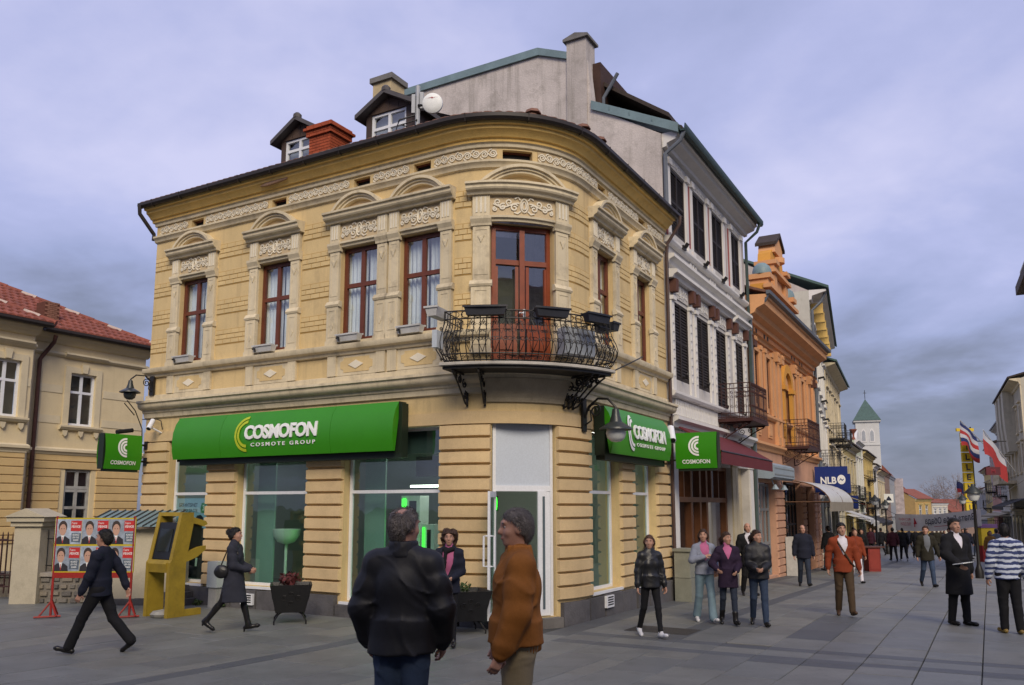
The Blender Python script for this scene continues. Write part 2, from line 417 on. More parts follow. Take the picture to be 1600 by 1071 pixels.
def scroll2d(L, h, n=1):
    """one rinceau wave: list of 2D polylines within L x h (centred on 0 height)"""
    out = []
    out.append([(L*t, h*.30*math.sin(2*math.pi*t)) for t in np.linspace(0, 1, 11)])
    out.append(spiral((L*.27, -h*.05), h*.36, h*.07, R(95), R(95)-R(560), 20))
    out.append(spiral((L*.77, h*.05), h*.36, h*.07, R(-85), R(-85)+R(560), 20))
    out.append([(L*.02, -h*.25), (L*.08, -h*.42), (L*.2, -h*.47)]); out.append([(L*.5, h*.2), (L*.58, h*.42), (L*.7, h*.47)])
    return out
def relief(mb, P, lines, s, z, o, r, n=4):
    for l in lines: mb.tube([P(s+a, z+b, o) for a, b in l], r, n)
def pediment_scrolls(w, h):
    """window panel ornament, mirror symmetric about 0"""
    out = [[(h*.20*math.cos(a), h*.38*math.sin(a)) for a in np.linspace(0, 2*math.pi, 17)], [(h*.10*math.cos(a), h*.22*math.sin(a)) for a in np.linspace(0, 2*math.pi, 11)]]
    for sg in (-1, 1):
        for c, r, a0, tw in (((w*.16,-h*.14), h*.22, R(150), -1), ((w*.24,h*.16), h*.21, R(-150), 1), ((w*.34,-h*.10), h*.20, R(120), -1), ((w*.42,h*.17), h*.19, R(-120), 1), ((w*.46,-h*.22), h*.13, R(90), -1)):
            out.append([(sg*x, y) for x, y in spiral(c, r, r*.2, a0, a0+tw*R(470), 13)])
        out.append([(sg*w*t, h*.12*math.sin(t*14)) for t in np.linspace(.08, .49, 12)])
        out.append([(sg*h*.22, h*.30), (sg*h*.34, h*.46), (sg*h*.52, h*.36)]); out.append([(sg*h*.2, -h*.32), (sg*h*.36, -h*.46), (sg*h*.56, -h*.4)])
    return out
# ================================================================ the corner building
B = thing('corner_building', 'yellow two-storey corner building with rounded corner, green shop signs and wrought iron balcony', 'building', loc=(0,0,0))
S_END = 16.0
WINS = [(1.42,.48), (3.95,.48), (6.25,.48), (7.74,.48), (9.815,.62), (12.34,.45), (14.50,.45)]
GO = [(.85,2.15,.42,3.57), (3.05,5.03,.44,3.55), (5.98,8.22,.27,3.55), (9.23,10.46,.14,3.63), (11.54,13.0,.45,3.55), (13.75,15.15,.40,3.55)]
VENT = [(1.22,1.62), (3.78,4.20), (6.06,6.48), (7.56,7.96), (9.42,9.98), (12.05,12.42), (14.32,14.72)]
UO = [(c-h, c+h, 4.62 if i == 4 else 5.24, 7.2) for i, (c, h) in enumerate(WINS)]
mb = MB()
wall_grid(mb, CB, 0, S_END, -.6, 3.52, [q for q in [(a,b,z,3.52) for a,b,z,_ in GO]], o=-.03, depth=.3)
wall_grid(mb, CB, 0, S_END, 3.72, 8.36, [(*q, .30) for q in UO], o=0.0)
wall_grid(mb, CB, 0, S_END, 8.36, 8.8, [(a, b, 8.41, 8.58, .2) for a, b in VENT], o=0.02)
for a, b, _, zt in GO:     # lintel strip over each shop opening
    pass
wall_grid(mb, CB, 0, S_END, 3.52, 3.72, [(9.23,10.46,3.52,3.63)], o=0.0, depth=.3)
# end wall on the side street and floor slabs that close the volume
q0 = CB(0, 0); q1 = np.array(q0[:2]) + dR*9
mb.quad((q0[0],q0[1],-.6), (q1[0],q1[1],-.6), (q1[0],q1[1],8.8), (q0[0],q0[1],8.8))
mb.build('wall', YEL, B)
lp = MB(); lp.sweep(CB, 0, S_END, [(-.03,3.50),(.03,3.50),(.03,3.72),(-.03,3.72)]); lp.build('lintel_band', YEL2, B)
# rusticated blocks of the ground floor piers
PIERS = [(0,.85), (2.15,3.05), (5.03,5.98), (8.22,9.23), (10.46,11.54), (13.0,13.75), (15.15,16.0)]
for a, b in PIERS:
    for k in range(13):
        z = .40+.2385*k; m = MB(); j = random.uniform(-.004, .004)
        block(m, CB, a+.004+abs(j), b-.004-abs(j), z+.012, z+.2385-.012, -.03, .045+j, .018); m.build('block', YEL2, B)
# plinth of rough dark stones
z_of = lambda a: 0.02*math.sin(a*3)
a = 0.0
while a < S_END-.05:
    w = random.uniform(.55, .95); b = min(a+w, S_END)
    if S_END-b < .3: b = S_END
    m = MB(); top = .385
    for (g0, g1, gz_, _) in GO:
        if (a+b)/2 > g0-.1 and (a+b)/2 < g1+.1: top = min(top, gz_-.05)
    block(m, CB, a+.004, b-.004, -.55, top+random.uniform(-.012,.012), -.25, .075+random.uniform(-.02,.02), .02); m.build('plinth_stone', PLN, B); a = b
for a, z in ((3.62,.10), (12.15,.16)):      # white cellar vents in the plinth
    m = MB(); m.fbox(CB, a-.17, a+.17, z-.02, z+.2, .06, .115); 
    v = m.build('cellar_vent', WPVC, B)
    m = MB(); [m.fbox(CB, a-.13, a+.13, z+.02+i*.045, z+.045+i*.045, .115, .118) for i in range(4)]; m.build('slot', DARK, v)
# string courses and cornices, swept round the corner
m = MB(); m.sweep(CB, -.02, S_END, [(0,4.03),(.05,4.05),(.07,4.14),(.10,4.16),(.11,4.21),(.20,4.24),(.24,4.30),(.24,4.35),(.28,4.37),(.28,4.42),(0,4.47)]); m.build('string_course', TRIM, B, smooth=True)
for a_, b_ in ((-.02,9.2), (10.43,S_END)): m = MB(); m.sweep(CB, a_, b_, [(.001,4.98),(.06,4.99),(.08,5.05),(.16,5.08),(.18,5.12),(.18,5.18),(.001,5.215)]); m.build('sill_course', TRIM, B, smooth=True)
for a_, b_ in ((-.02,9.2), (10.43,S_END)): m = MB(); m.sweep(CB, a_, b_, [(.002,4.46),(.045,4.46),(.045,4.56),(.002,4.58)]); m.build('panel_base', TRIM, B)
m = MB(); m.sweep(CB, -.02, S_END, [(.001,8.22),(.05,8.24),(.07,8.30),(.11,8.33),(.11,8.37),(.022,8.39)]); m.build('architrave_moulding', TRIM, B, smooth=True)
m = MB(); m.sweep(CB, -.03, S_END, [(.022,8.62),(.06,8.63),(.07,8.69),(.11,8.71),(.022,8.74)]); m.build('frieze_moulding', TRIM, B, smooth=True)
m = MB(); m.sweep(CB, -.12, S_END+.05, [(0,8.72),(.07,8.725),(.085,8.79),(.13,8.795),(.16,8.84),(.20,8.87),(.24,8.90),(.255,8.905),(.26,8.965),(.32,8.972),(.33,9.03),(-.1,9.03)]); co_ = m.build('cornice', OCH, B, smooth=True)
m = MB(); m.prism(CB, [(3.62,8.855),(3.8,8.90),(4.1,8.91),(4.45,8.915),(4.4,8.87),(4.1,8.85),(3.8,8.835)], .18, .24)
m.build('bare_patch', M('bare_mortar', (.30,.19,.13), .95, .3, 8, .5, 30), B)
m = MB(); m.sweep(CB, -.2, S_END+.1, [(.32,9.035),(.35,9.01),(.41,9.01),(.45,9.05),(.45,9.12),(.435,9.12),(.425,9.06),(.34,9.06),(.32,9.08)]); m.build('gutter', GUT, B, smooth=True)
a = .3
while a < S_END:      # gutter brackets
    m = MB(); m.tube([CB(a,9.12,.32), CB(a,9.125,.458), CB(a,9.0,.43), CB(a,8.995,.34)], .010, 4); m.build('gutter_bracket', GUT, B); a += .95
# roof of the corner building (tiles show only along the eave)
rf = MB(); c = cuts(CB, -.15, S_END)
c2 = []
for u, v in zip(c[:-1], c[1:]):
    k = max(1, int((v-u)/.5)); c2 += [u+(v-u)*i/k for i in range(k)]
c2.append(c[-1])
ap = np.array([*(VTX+dL*4.6+dR*4.6), 11.5])
for u, v in zip(c2[:-1], c2[1:]):
    def rp(a):
        e = np.array(CB(a, 9.08, .38)); q = np.array(CB(a, 11.15, -4.2)) if not (8.0 < a < 11.7) else ap
        return e, q
    e0, t0 = rp(u); e1, t1 = rp(v); rf.quad(e0, e1, t1, t0)
rf_o = rf.build('roof', ROOF, B)
TILE = M('roof_tile', (.17,.085,.06), .85, .35, 5, .3, 40, dirt=.4, dcol=(.07,.06,.05))
a = -.1; k = 0
while a < S_END and k < 110:
    m = MB(); w = .16
    pts = [(math.cos(t)*w*.5, math.sin(t)*.055) for t in np.linspace(0, math.pi, 6)]
    m.add([CB(a+x,9.10+y,.42) for x, y in pts] + [CB(a+x,9.32+y,-.02) for x, y in pts], [(i,i+1,i+7,i+6) for i in range(5)] + [tuple(range(6))])
    m.build('tile', TILE, rf_o); a += .175; k += 1
for a in (9.9, 10.9, 11.5):      # loose ridge tiles that stick up over the corner
    m = MB(); m.lathe(CB(a, 9.19, .30), [(.16,0),(.13,.06),(.05,.1),(0,.1)], 7); m.build('loose_tile', TILE, rf_o)
# frieze: scroll reliefs between the vents
edges = [0.06] + [v for q in VENT for v in q] + [S_END-.06]
for a, b in zip(edges[0::2], edges[1::2]):
    a += .10; b -= .10; L = b-a
    if L < .3: continue
    m = MB(); m.sweep(CB, a, b, [(.021,8.395),(.034,8.395),(.034,8.60),(.021,8.60)]); fr = m.build('frieze_panel', M('frieze_ground', (.46,.36,.22), .9, .1, 4, .1, 50), B)
    n = max(1, round(L/.30)); l = L/n; m = MB()
    for i in range(n): relief(m, CB, scroll2d(l, .19), a+i*l, 8.497, .045, .014)
    m.build('scroll_relief', ORN, fr)
for a, b in VENT:
    m = MB(); m.fbox(CB, a-.02, b+.02, 8.40, 8.59, -.17, -.12); v = m.build('attic_vent', DARK, B)
    m = MB(); m.fbox(CB, a, b, 8.545, 8.58, -.10, -.07); m.fbox(CB, a, b, 8.41, 8.44, -.10, -.07); m.build('slat', WOOD, v)
# brick-course bands on the upper storey
gaps = [(0.0,.66), (2.18,3.19), (4.71,5.49), (8.50,8.86), (10.77,11.60), (13.09,13.76), (15.25,16.0)]
BRK = M('plaster_yellow_bricks', (.63,.475,.235), .9, .10, 2, .12, 60, dirt=.12, dcol=(.3,.22,.13))
GRV = M('groove_ochre', (.40,.245,.075), .9, .1, 3, .1, 50)
nb = 0; rest = MB()
for a, b in gaps:
    for zt in (7.83, 7.20, 6.55, 5.87):
        m = MB(); m.sweep(CB, a+.01, b-.01, [(.001,zt-.325),(.004,zt-.325),(.004,zt+.012),(.001,zt+.012)]); m.build('brick_band', GRV, B)
        for r_ in range(3):
            z1 = zt-.105*r_; z0 = z1-.088; n = max(1, round((b-a)/.235)); w = (b-a-.02)/n; off = .5*w if r_ % 2 else 0
            c = [a+.01] + [a+.01+off+i*w for i in range(0 if off else 1, n)] + [b-.01]
            for u, v in zip(c[:-1], c[1:]):
                if v-u < .03: continue
                tgt = MB() if nb < 290 else rest
                tgt.fbox(CB, u+.007, v-.007, z0, z1, .002, .013); nb += 1
                if nb <= 290: tgt.build('brick', BRK, B)
if rest.v: rest.build('bricks', BRK, B, kind='stuff')
# windows of the upper storey
class Shallow:
    def __call__(q, a, z, o=0.0): return CB(a, z, o*.66)
    def cuts(q, a, b): return CB.cuts(a, b)
CBP = Shallow()
def panel_moulding(mb, s0, s1, z0, z1, o, t=.03, h=.02):
    mb.fbox(CBP, s0, s1, z0, z0+t, o, o+h); mb.fbox(CBP, s0, s1, z1-t, z1, o, o+h); mb.fbox(CBP, s0, s0+t, z0+t, z1-t, o, o+h); mb.fbox(CBP, s1-t, s1, z0+t, z1-t, o, o+h)
def pilaster(a, b, zb=5.2):
    c = (a+b)/2
    m = MB(); m.fbox(CBP, a-.02, b+.02, zb, 5.98, .001, .13); m.fbox(CBP, a-.035, b+.035, zb, zb+.09, .001, .15)
    panel_moulding(m, a+.03, b-.03, zb+.16, 5.92, .13, .022, .012)
    m.sweep(CBP, a-.045, b+.045, [(.001,5.98),(.15,5.98),(.175,6.02),(.13,6.07),(.10,6.10),(.001,6.10)])
    m.fbox(CBP, a+.005, b-.005, 6.10, 7.13, .001, .09); panel_moulding(m, a+.035, b-.035, 6.2, 7.06, .09, .018, .010)
    m.prism(CBP, [(c-.06,6.93),(c,6.80),(c+.06,6.93),(c+.05,6.95),(c,6.90),(c-.05,6.95)], .09, .115)
    m.prism(CBP, [(c, 5.50), (c+.045,5.58), (c,5.66), (c-.045,5.58)], .13, .145)
    m.sweep(CBP, a-.03, b+.03, [(.001,7.12),(.12,7.12),(.13,7.16),(.16,7.20),(.19,7.24),(.19,7.29),(.001,7.31)])
    p = m.build('pilaster', TRIM, B)
    m = MB(); m.fbox(CBP, a, b, 7.31, 7.72, .001, .115); q = m.build('pilaster_block', TRIM, B)
    for i in range(3): 
        x = a+(b-a)*(i+1)/4; n = MB(); n.fbox(CBP, x-.018, x+.018, 7.37, 7.66, .115, .13); n.build('flute', ORN, q)
def arch(c, hw, z0, rise, thick=.15, o0=.001, o1=.20, cornw=None):
    """segmental arched moulding over the window"""
    Rr = (hw*hw+rise*rise)/(2*rise); a1 = math.asin(min(1, hw/Rr)); n = 16
    m = MB()
    for (t0, t1, o) in ((0, .055, o1), (.055, .10, o1-.045), (.10, thick, o1-.08)):
        vs = []; fs = []
        for i in range(n+1):
            t = -a1+2*a1*i/n
            for r_ in (Rr-t0, Rr-t1):
                for oo in (o0, o): vs.append(CB(c+r_*math.sin(t), max(z0, z0+rise-Rr+r_*math.cos(t)), oo))
        for i in range(n):
            k = 4*i; fs += [(k+1,k+5,k+7,k+3), (k,k+4,k+5,k+1), (k+2,k+3,k+7,k+6)]
        m.add(vs, fs)
    return m.build('arched_pediment', TRIM, B, smooth=True)
def hood(a, b, breaks=()):
    m = MB(); m.sweep(CB, a, b, [(.001,7.70),(.12,7.70),(.14,7.74),(.20,7.77),(.22,7.80),(.22,7.85),(.26,7.87),(.26,7.91),(.001,7.94)]); m.build('window_hood', TRIM, B)
for i, (c, h) in enumerate(WINS):
    zb = 4.62 if i == 4 else 5.2
    pw = .31 if i == 4 else .25
    if i not in (3,): pilaster(c-h-pw, c-h, zb if i != 4 else 4.75)
    else: pilaster(c-h-pw+.005, c-h, zb)
    pilaster(c+h, c+h+pw - (.005 if i == 2 else 0), zb if i != 4 else 4.75)
    m = MB(); m.sweep(CB, c-h, c+h, [(.001,7.2),(.05,7.2),(.06,7.24),(.10,7.26),(.10,7.30),(.001,7.31)]); m.build('lintel', TRIM, B)
    m = MB(); m.sweep(CB, c-h, c+h, [(.001,7.31),(.03,7.31),(.03,7.70),(.001,7.70)]); pn = m.build('ornament_panel', M('ornament_ground', (.52,.41,.255), .9, .1, 3, .1, 50), B)
    m = MB(); relief(m, CB, pediment_scrolls(h*1.85, .34), c, 7.51, .042, .017); m.build('scroll_relief', ORN, pn)
    arch(c, h+.15, 7.93, .33, .15)
    m = MB(); m.prism(CB, [(c-h*.85, 7.93)] + [(c+h*.85*math.sin(t), 7.93+.20*math.cos(t)) for t in np.linspace(-1.3,1.3,9)] + [(c+h*.85,7.93)], .002, .03); m.build('tympanum', YEL2, B)
for a, b in ((.62,2.22), (3.15,4.75), (5.44,8.53), (8.80,10.83), (11.56,13.12), (13.72,15.28)): hood(a, b)
for c, h in WINS:      # end blocks over the hood
    pass
for i, (c, h) in enumerate(WINS):
    if i == 4: continue
    window(CB, B, c-h+.012, c+h-.012, 5.27, 7.18, -.10, .075, (.5,), (.60,), WOOD, GLASS, 'curtain', .10, name='window')
    m = MB(); m.fbox(CB, c-h, c+h, 5.19, 5.27, -.28, .02); m.build('window_sill', TRIM, B)
# balcony door: two leaves with glass above and panels below
cD, hD = WINS[4]
w = window(CB, B, cD-hD+.012, cD+hD-.012, 4.68, 7.18, -.11, .085, (.5,), (.725,), DOORW, GLASS, 'room', .9, name='balcony_door', imat=M('room_olive', (.16,.17,.13), .9, .2, 2, 0))
for sg in (-1, 1):
    x0 = cD+sg*.31; m = MB(); m.fbox(CB, x0-.21, x0+.21, 4.77, 5.28, -.17, -.125, True); m.fbox(CB, x0-.14, x0+.14, 4.85, 5.18, -.125, -.105, True); m.fbox(CB, x0-.24, x0+.24, 5.24, 5.33, -.17, -.115, True); m.build('door_panel', DOORW, w)
    m = MB(); m.fbox(CB, x0-.235, x0-.17, 5.33, 6.40, -.17, -.12, True); m.fbox(CB, x0+.17, x0+.235, 5.33, 6.40, -.17, -.12, True); m.build('leaf_stile', DOORW, w)
m = MB(); m.fbox(CB, cD+.01, cD+.05, 5.42, 5.60, -.11, -.08); m.tube([CB(cD+.03,5.52,-.08), CB(cD+.03,5.52,-.04), CB(cD-.08,5.52,-.04)], .012, 6); m.build('door_handle', WPVC, w)
# panel zone below the sills: posts, panels with cut corners, diamonds
for i, (c, h) in enumerate(WINS):
    if i == 4: continue
    for a, b in ((c-h-.24, c-h-.02), (c+h+.02, c+h+.24)):
        m = MB(); m.fbox(CB, a, b, 4.58, 4.98, .001, .055); m.build('panel_post', TRIM, B)
    m = MB(); k = .08; a, b, z0, z1 = c-h+.08, c+h-.08, 4.64, 4.93
    m.prism(CB, [(c-h-.02,4.58),(c+h+.02,4.58),(c+h+.02,4.98),(c-h-.02,4.98)], .001, .022); pz = m.build('panel_surround', TRIM, B)
    m = MB(); m.prism(CB, [(a+k,z0),(b-k,z0),(b-k,z0+.05),(b,z0+k),(b,z1-k),(b-k,z1-.05),(b-k,z1),(a+k,z1),(a+k,z1-.05),(a,z1-k),(a,z0+k),(a+k,z0+.05)], .022, .03); m.build('panel_field', YEL, pz)
    m = MB(); m.prism(CB, [(c-.19,4.785),(c,4.70),(c+.19,4.785),(c,4.87)], .03, .045); m.build('diamond', ORN, pz)
# shop front windows (white frames, big panes) with the shop behind
SHOP = thing  # noqa
TRZ = 2.32
for k, (a, b, z0, z1) in enumerate(GO):
    if k == 3: continue
    if k in (0, 1, 2): vm = ()
    else: vm = ()
    window(CB, B, a+.005, b-.005, z0, z1-.06, -.2, .055, vm, ((TRZ-z0)/(z1-.06-z0),), WPVC, SHOPG, None, name='shop_window', flat=True)
    m = MB(); m.fbox(CB, a-.01, b+.01, z0-.05, z0-.002, -.3, .03); m.build('shop_sill', WPVC, B)
m = MB(); m.fbox(CB, 5.99, 8.21, 3.02, 3.48, -.3, -.262, True); m.build('roller_box', M('box_grey', (.10,.115,.125), .6, .1, 2, 0), B)
# shop door on the corner
m = MB(); dz0, dz1, dzt = .14, 3.60, 2.36; da, db = 9.245, 10.445
for q in ((da,da+.06,dz0,dz1), (db-.06,db,dz0,dz1), (da+.06,db-.06,dz1-.06,dz1), (da+.06,db-.06,dzt-.05,dzt+.05)): m.fbox(CB, *q, -.2, -.10 if q[1]-q[0] < .2 else -.102, True)
dr = m.build('shop_door_frame', WPVC, B)
m = MB(); m.fbox(CB, da+.06, db-.06, dzt+.05, dz1-.06, -.17, -.13, True); m.build('blank_panel', M('panel_pale', (.50,.55,.62), .5, .03, 2, 0), dr)
m = MB(); m.fbox(CB, 10.13, db-.06, dz0+.01, dzt-.05, -.165, -.12, True); lf = m.build('door_leaf', WPVC, dr)
m = MB(); m.fbox(CB, 10.225, 10.275, dz0+.12, dzt-.14, -.12, -.114, True); m.build('leaf_slot', M('slot_grey', (.10,.13,.15), .3, .1, 2, 0), lf)
ax = CB(da+.05, 0, -.12); dirn = np.array(CB(da+.05, 0, .9))[:2]-np.array(ax[:2]); dirn /= np.linalg.norm(dirn); dirn = dirn*.96 + dL*.12; pn_ = np.array([dirn[1], -dirn[0]])
def OD(a, z, o): q = np.array(ax[:2]) + dirn*a + pn_*o; return (q[0], q[1], z)
m = MB(); [m.fbox(OD, *q, -.022, .022, True) for q in ((0,.08,.17,2.3),(.62,.70,.17,2.3),(.08,.62,.17,.27),(.08,.62,2.2,2.3))]; ol = m.build('open_door_leaf', WPVC, dr)
m = MB(); m.fbox(OD, .08, .62, .27, 2.2, -.005, .005, True); m.build('pane', SHOPG, ol)
m = MB()
for sg in (-1, 1): m.tube([OD(.66,1.05,.02*sg), OD(.66,1.05,.10*sg), OD(.66,1.55,.10*sg), OD(.66,1.55,.02*sg)], .018, 6)
m.build('door_handle', WPVC, ol)
m = MB(); m.fbox(CB, 9.2, 10.5, -.2, .13, -.3, .12); m.build('doorstep', M('step_stone', (.16,.15,.14), .9, .2, 3, .3), B)
# inside of the shop
SI = M('shop_wall', (.36,.41,.38), .8, .05, 1, 0); SIF = M('shop_floor', (.28,.30,.29), .35, .1, 1, 0); SIW = M('shop_white', (.75,.80,.78), .4, .03, 1, 0)
m = MB(); pts = [CB(.3,0,-.45), CB(8.3,0,-.45), CB(9.84,0,-.45), CB(11.4,0,-.45), CB(15.8,0,-.45)]; q2 = np.array(CB(.3,0))[:2]+dR*5.6; q3 = np.array(CB(15.8,0))[:2]+dL*5.4; cc = VTX+dL*5.6+dR*5.6
poly = [p[:2] for p in pts] + [tuple(q3), tuple(cc), tuple(q2)]
m.add([(*p, .16) for p in poly], [tuple(range(len(poly)))]); m.build('shop_floor', SIF, B)
m = MB(); m.add([(*p, 3.72) for p in poly], [tuple(range(len(poly)))]); m.build('shop_ceiling', SI, B)
m = MB(); 
for p, q in ((poly[-1], poly[-2]), (poly[-2], poly[-3]), (poly[0], poly[-1]), (poly[4], poly[5])): m.quad((*p,.16), (*q,.16), (*q,3.72), (*p,3.72))
m.build('shop_back_wall', SI, B)
LAMPE = Memit('shop_lamp', (1,.97,.85), 6.0); GRE = Memit('green_light', (.06,1,.05), 1.6)
for a in (1.5, 4.0, 6.5, 7.6, 9.8, 12.3, 14.4):
    for o in (-1.2, -2.6):
        m = MB(); m.lathe(CB(a, 3.66, o), [(.16,0),(.16,.05),(0,.05)], 14); m.build('ceiling_lamp', LAMPE, B)
m = MB(); m.fbox(CB, 6.75, 8.0, 2.42, 2.46, -1.2, -1.12, True); m.build('light_tube', LAMPE, B)
def fixture(s0, s1, z0, z1, o, green, name='display_stand'):
    m = MB(); m.fbox(CB, s0, s1, z0, z1, o-.3, o, True); f = m.build(name, SIW, B); w = s1-s0
    m = MB(); m.fbox(CB, s0+w*.45, s1-.08, z0+(z1-z0)*.55, z1-.1, o, o+.01, True); m.build('screen', DARK, f)
    if green:
        m = MB(); m.fbox(CB, s0+.04, s0+w*.26, z0+.15, z1-.06, o, o+.03, True); m.build('light_strip', GRE, f)
fixture(4.45, 4.98, .16, 1.95, -.75, True); fixture(6.7, 7.15, .16, 2.25, -.9, True); fixture(7.2, 7.5, .16, 1.7, -.9, True)
m = MB(); m.tube([CB(3.85,.16,-.7), CB(3.85,1.25,-.7)], .03, 8); ped = m.build('pedestal_display', SIW, B)
m = MB(); m.lathe(CB(3.85,1.25,-.7), [(.03,0),(.18,.05),(.27,.18),(.29,.32),(.26,.32),(.2,.2),(0,.1)], 18); m.build('bowl', SIW, ped, smooth=True)
m = MB(); m.prism(CB, [(7.85,.16),(8.2,.16),(8.2,2.1),(8.16,2.22),(8.02,2.3),(7.89,2.22),(7.85,2.1)], -.62, -.58); m.build('arched_display', M('display_blue', (.42,.60,.62), .5, .05, 1, 0), B)
for a, b in ((6.05,6.55), (3.1,3.6), (11.55,12.2), (13.8,14.3)):
    m = MB(); m.fbox(CB, a, b, .3, 3.45, -.62, -.58, True); m.build('window_screen', M('screen_mint', (.30,.43,.40), .6, .06, 1, 0), B)
for a in (12.3, 14.5):      # wire racks in the right-hand windows
    m = MB()
    for z in (.9, 1.3, 1.7, 2.1): m.tube([CB(a-.3,z,-.6), CB(a+.3,z,-.6), CB(a+.3,z,-.9)], .012, 5)
    for x in (-.3, .3): m.tube([CB(a+x,.16,-.6), CB(a+x,2.2,-.6)], .012, 5)
    m.build('wire_rack', M('rack_teal', (.05,.13,.13), .4, .1, 2, 0), B)
for a, z in ((6.6,2.65), (7.3,2.6)):
    m = MB(); m.fbox(CB, a, a+.55, z, z+.4, -1.6, -1.5, True); m.build('monitor', DARK, B)
m = MB(); m.fbox(CB, 9.55, 10.0, 1.95, 2.25, -2.2, -2.15, True); em = m.build('emblem_board', M('emblem_dark', (.02,.09,.02), .5, .1, 2, 0), B)
letter('emblem', arcs_vf(0, 0, (.05,.085,.12), .022, R(90), R(270), 12), lambda x, y, z: CB(9.80+x, 2.10+y, -2.145), GRE, em)
# advertising print in the first shop window (blue sky, person in a dark suit, lettering)
AD = M('ad_blue', (.42,.56,.80), .6, .10, .8, 0)
m = MB(); m.fbox(CB, .92, 2.09, .50, 2.22, -.262, -.255, True); ad = m.build('window_poster', AD, B)
NAVY = M('print_navy', (.015,.018,.03), .6, .1, 2, 0)
m = MB(); m.prism(CB, [(1.30,.5),(2.08,.5),(2.08,1.0),(2.04,1.25),(2.0,1.48),(1.78,1.58),(1.52,1.5),(1.42,1.1),(1.3,.8)], -.254, -.252); m.prism(CB, [(1.52,1.72),(1.60,1.62),(1.72,1.60),(1.80,1.68),(1.79,1.80),(1.70,1.86),(1.58,1.84)], -.254, -.252); m.build('printed_figure', NAVY, ad)
m = MB(); m.prism(CB, [(1.60,.75),(1.66,.75),(1.72,1.5),(1.64,1.5)], -.251, -.2505); m.prism(CB, [(1.85,.98),(2.07,.94),(2.07,1.02),(1.88,1.04)], -.251, -.2505); m.build('printed_shirt', WHITE, ad)
letter('lettering', text_fit('БРЗ ИНТЕРНЕТ', .60, .085, .01), lambda x, y, z: CB(.99+x, 2.06+y-.03, -.25), NAVY, ad)
letter('lettering', text_fit('КАДЕ И ДА СТЕ', .60, .085, .01), lambda x, y, z: CB(.99+x, 1.90+y, -.25), NAVY, ad)
m = MB(); m.prism(CB, [(1.70,1.90),(1.96,1.90),(2.0,2.0),(1.98,2.12),(1.72,2.12),(1.69,2.0)], -.253, -.25); m.build('badge', M('badge_green', (.05,.28,.12), .5, .05, 2, 0), ad)
letter('lettering', text_fit('3G', .18, .12, .03), lambda x, y, z: CB(1.755+x, 1.95+y, -.248), WHITE, ad)
# dormers
DW = M('dormer_brown', (.060,.040,.034), .7, .2, 4, .1, 40); DR = M('dormer_roof', (.075,.068,.068), .6, .2, 3, .1, 30); GTILE = M('gable_brown', (.085,.055,.042), .8, .2, 4, .1, 40)
def dormer(s0, s1, zb, ze, za, o, wa, wb):
    c = (s0+s1)/2; m = MB()
    m.fbox(CB, s0, wa, zb-.3, ze, o-2.0, o); m.fbox(CB, wb, s1, zb-.3, ze, o-2.0, o-.001); d = m.build('dormer', DW, B)
    m = MB(); m.prism(CB, [(s0,ze-.03),(s1,ze-.03),(c,za-.09)], o-2, o+.01); m.build('dormer_gable', GTILE, d)
    for i in range(5):
        x = s0+.1+(s1-s0-.2)*i/4; m = MB(); m.fbox(CB, x-.008, x+.008, ze, ze+max(.03,(za-.16-ze)*(1-abs(x-c)/((s1-s0)/2))), o+.01, o+.02); m.build('gable_board', DW, d)
    for sg in (-1, 1):
        e = c+sg*((s1-s0)/2+.17); m = MB(); m.prism(CB, [(c,za-.08),(c,za+.02),(e,ze-.03),(e,ze-.13)], o-2.2, o+.2); m.build('dormer_roof', DR, d)
    window(CB, d, wa, wb, zb, ze-.04, o-.03, .055, (.5,), (.5,), WPVC, GLASS, 'room', .1, name='dormer_window', imat=M('room_grey', (.25,.28,.30), .9, .2, 2, 0))
    m = MB(); m.lathe(CB(c, za, o+.12), [(.10,-.03),(.10,.05),(.05,.10),(0,.11)], 8); m.build('ridge_cap', DR, d)
dormer(2.98, 4.16, 9.93, 10.50, 10.90, -.95, 3.10, 3.98)
dormer(5.52, 6.76, 9.80, 10.50, 10.88, -.95, 5.66, 6.60)
# red brick chimney, brick by brick
CHB = M('chimney_brick', (.33,.068,.025), .85, .22, 6, .3, 40); CHM = M('chimney_mortar', (.12,.045,.03), .95, .2, 6, .2, 40)
ch = MB(); s0, s1, o0, o1 = 4.36, 4.98, -1.02, -.42
ch.fbox(CB, s0+.01, s1-.01, 9.1, 10.28, o0+.01, o1-.01); cho = ch.build('brick_chimney', CHM, B)
for k in range(13):
    z = 9.45+.066*k; g = 0.0 if k < 9 else (.05 if k < 11 else (.10 if k == 11 else .05)); h_ = .054; off = .1 if k % 2 else 0
    def run(a, b, fn):
        x = a-off
        while x < b-.01:
            u, v = max(a, x), min(b, x+.21); x += .21
            if v-u > .03:
                m = MB(); fn(m, u+.007, v-.007); m.build('brick', CHB, cho)
    run(s0-g, s1+g, lambda m, u, v: m.fbox(CB, u, v, z, z+h_, o1-.03, o1+g))
    run(o0-g, o1+g-.004, lambda m, u, v: m.fbox(CB, s1-.03, s1+g, z, z+h_, u, v))
m = MB(); m.fbox(CB, s0-.1, s1+.1, 9.25, 9.47, o0, o1+.06); m.build('chimney_foot', M('lead_flash', (.10,.06,.06), .7, .2, 4, .2), cho)
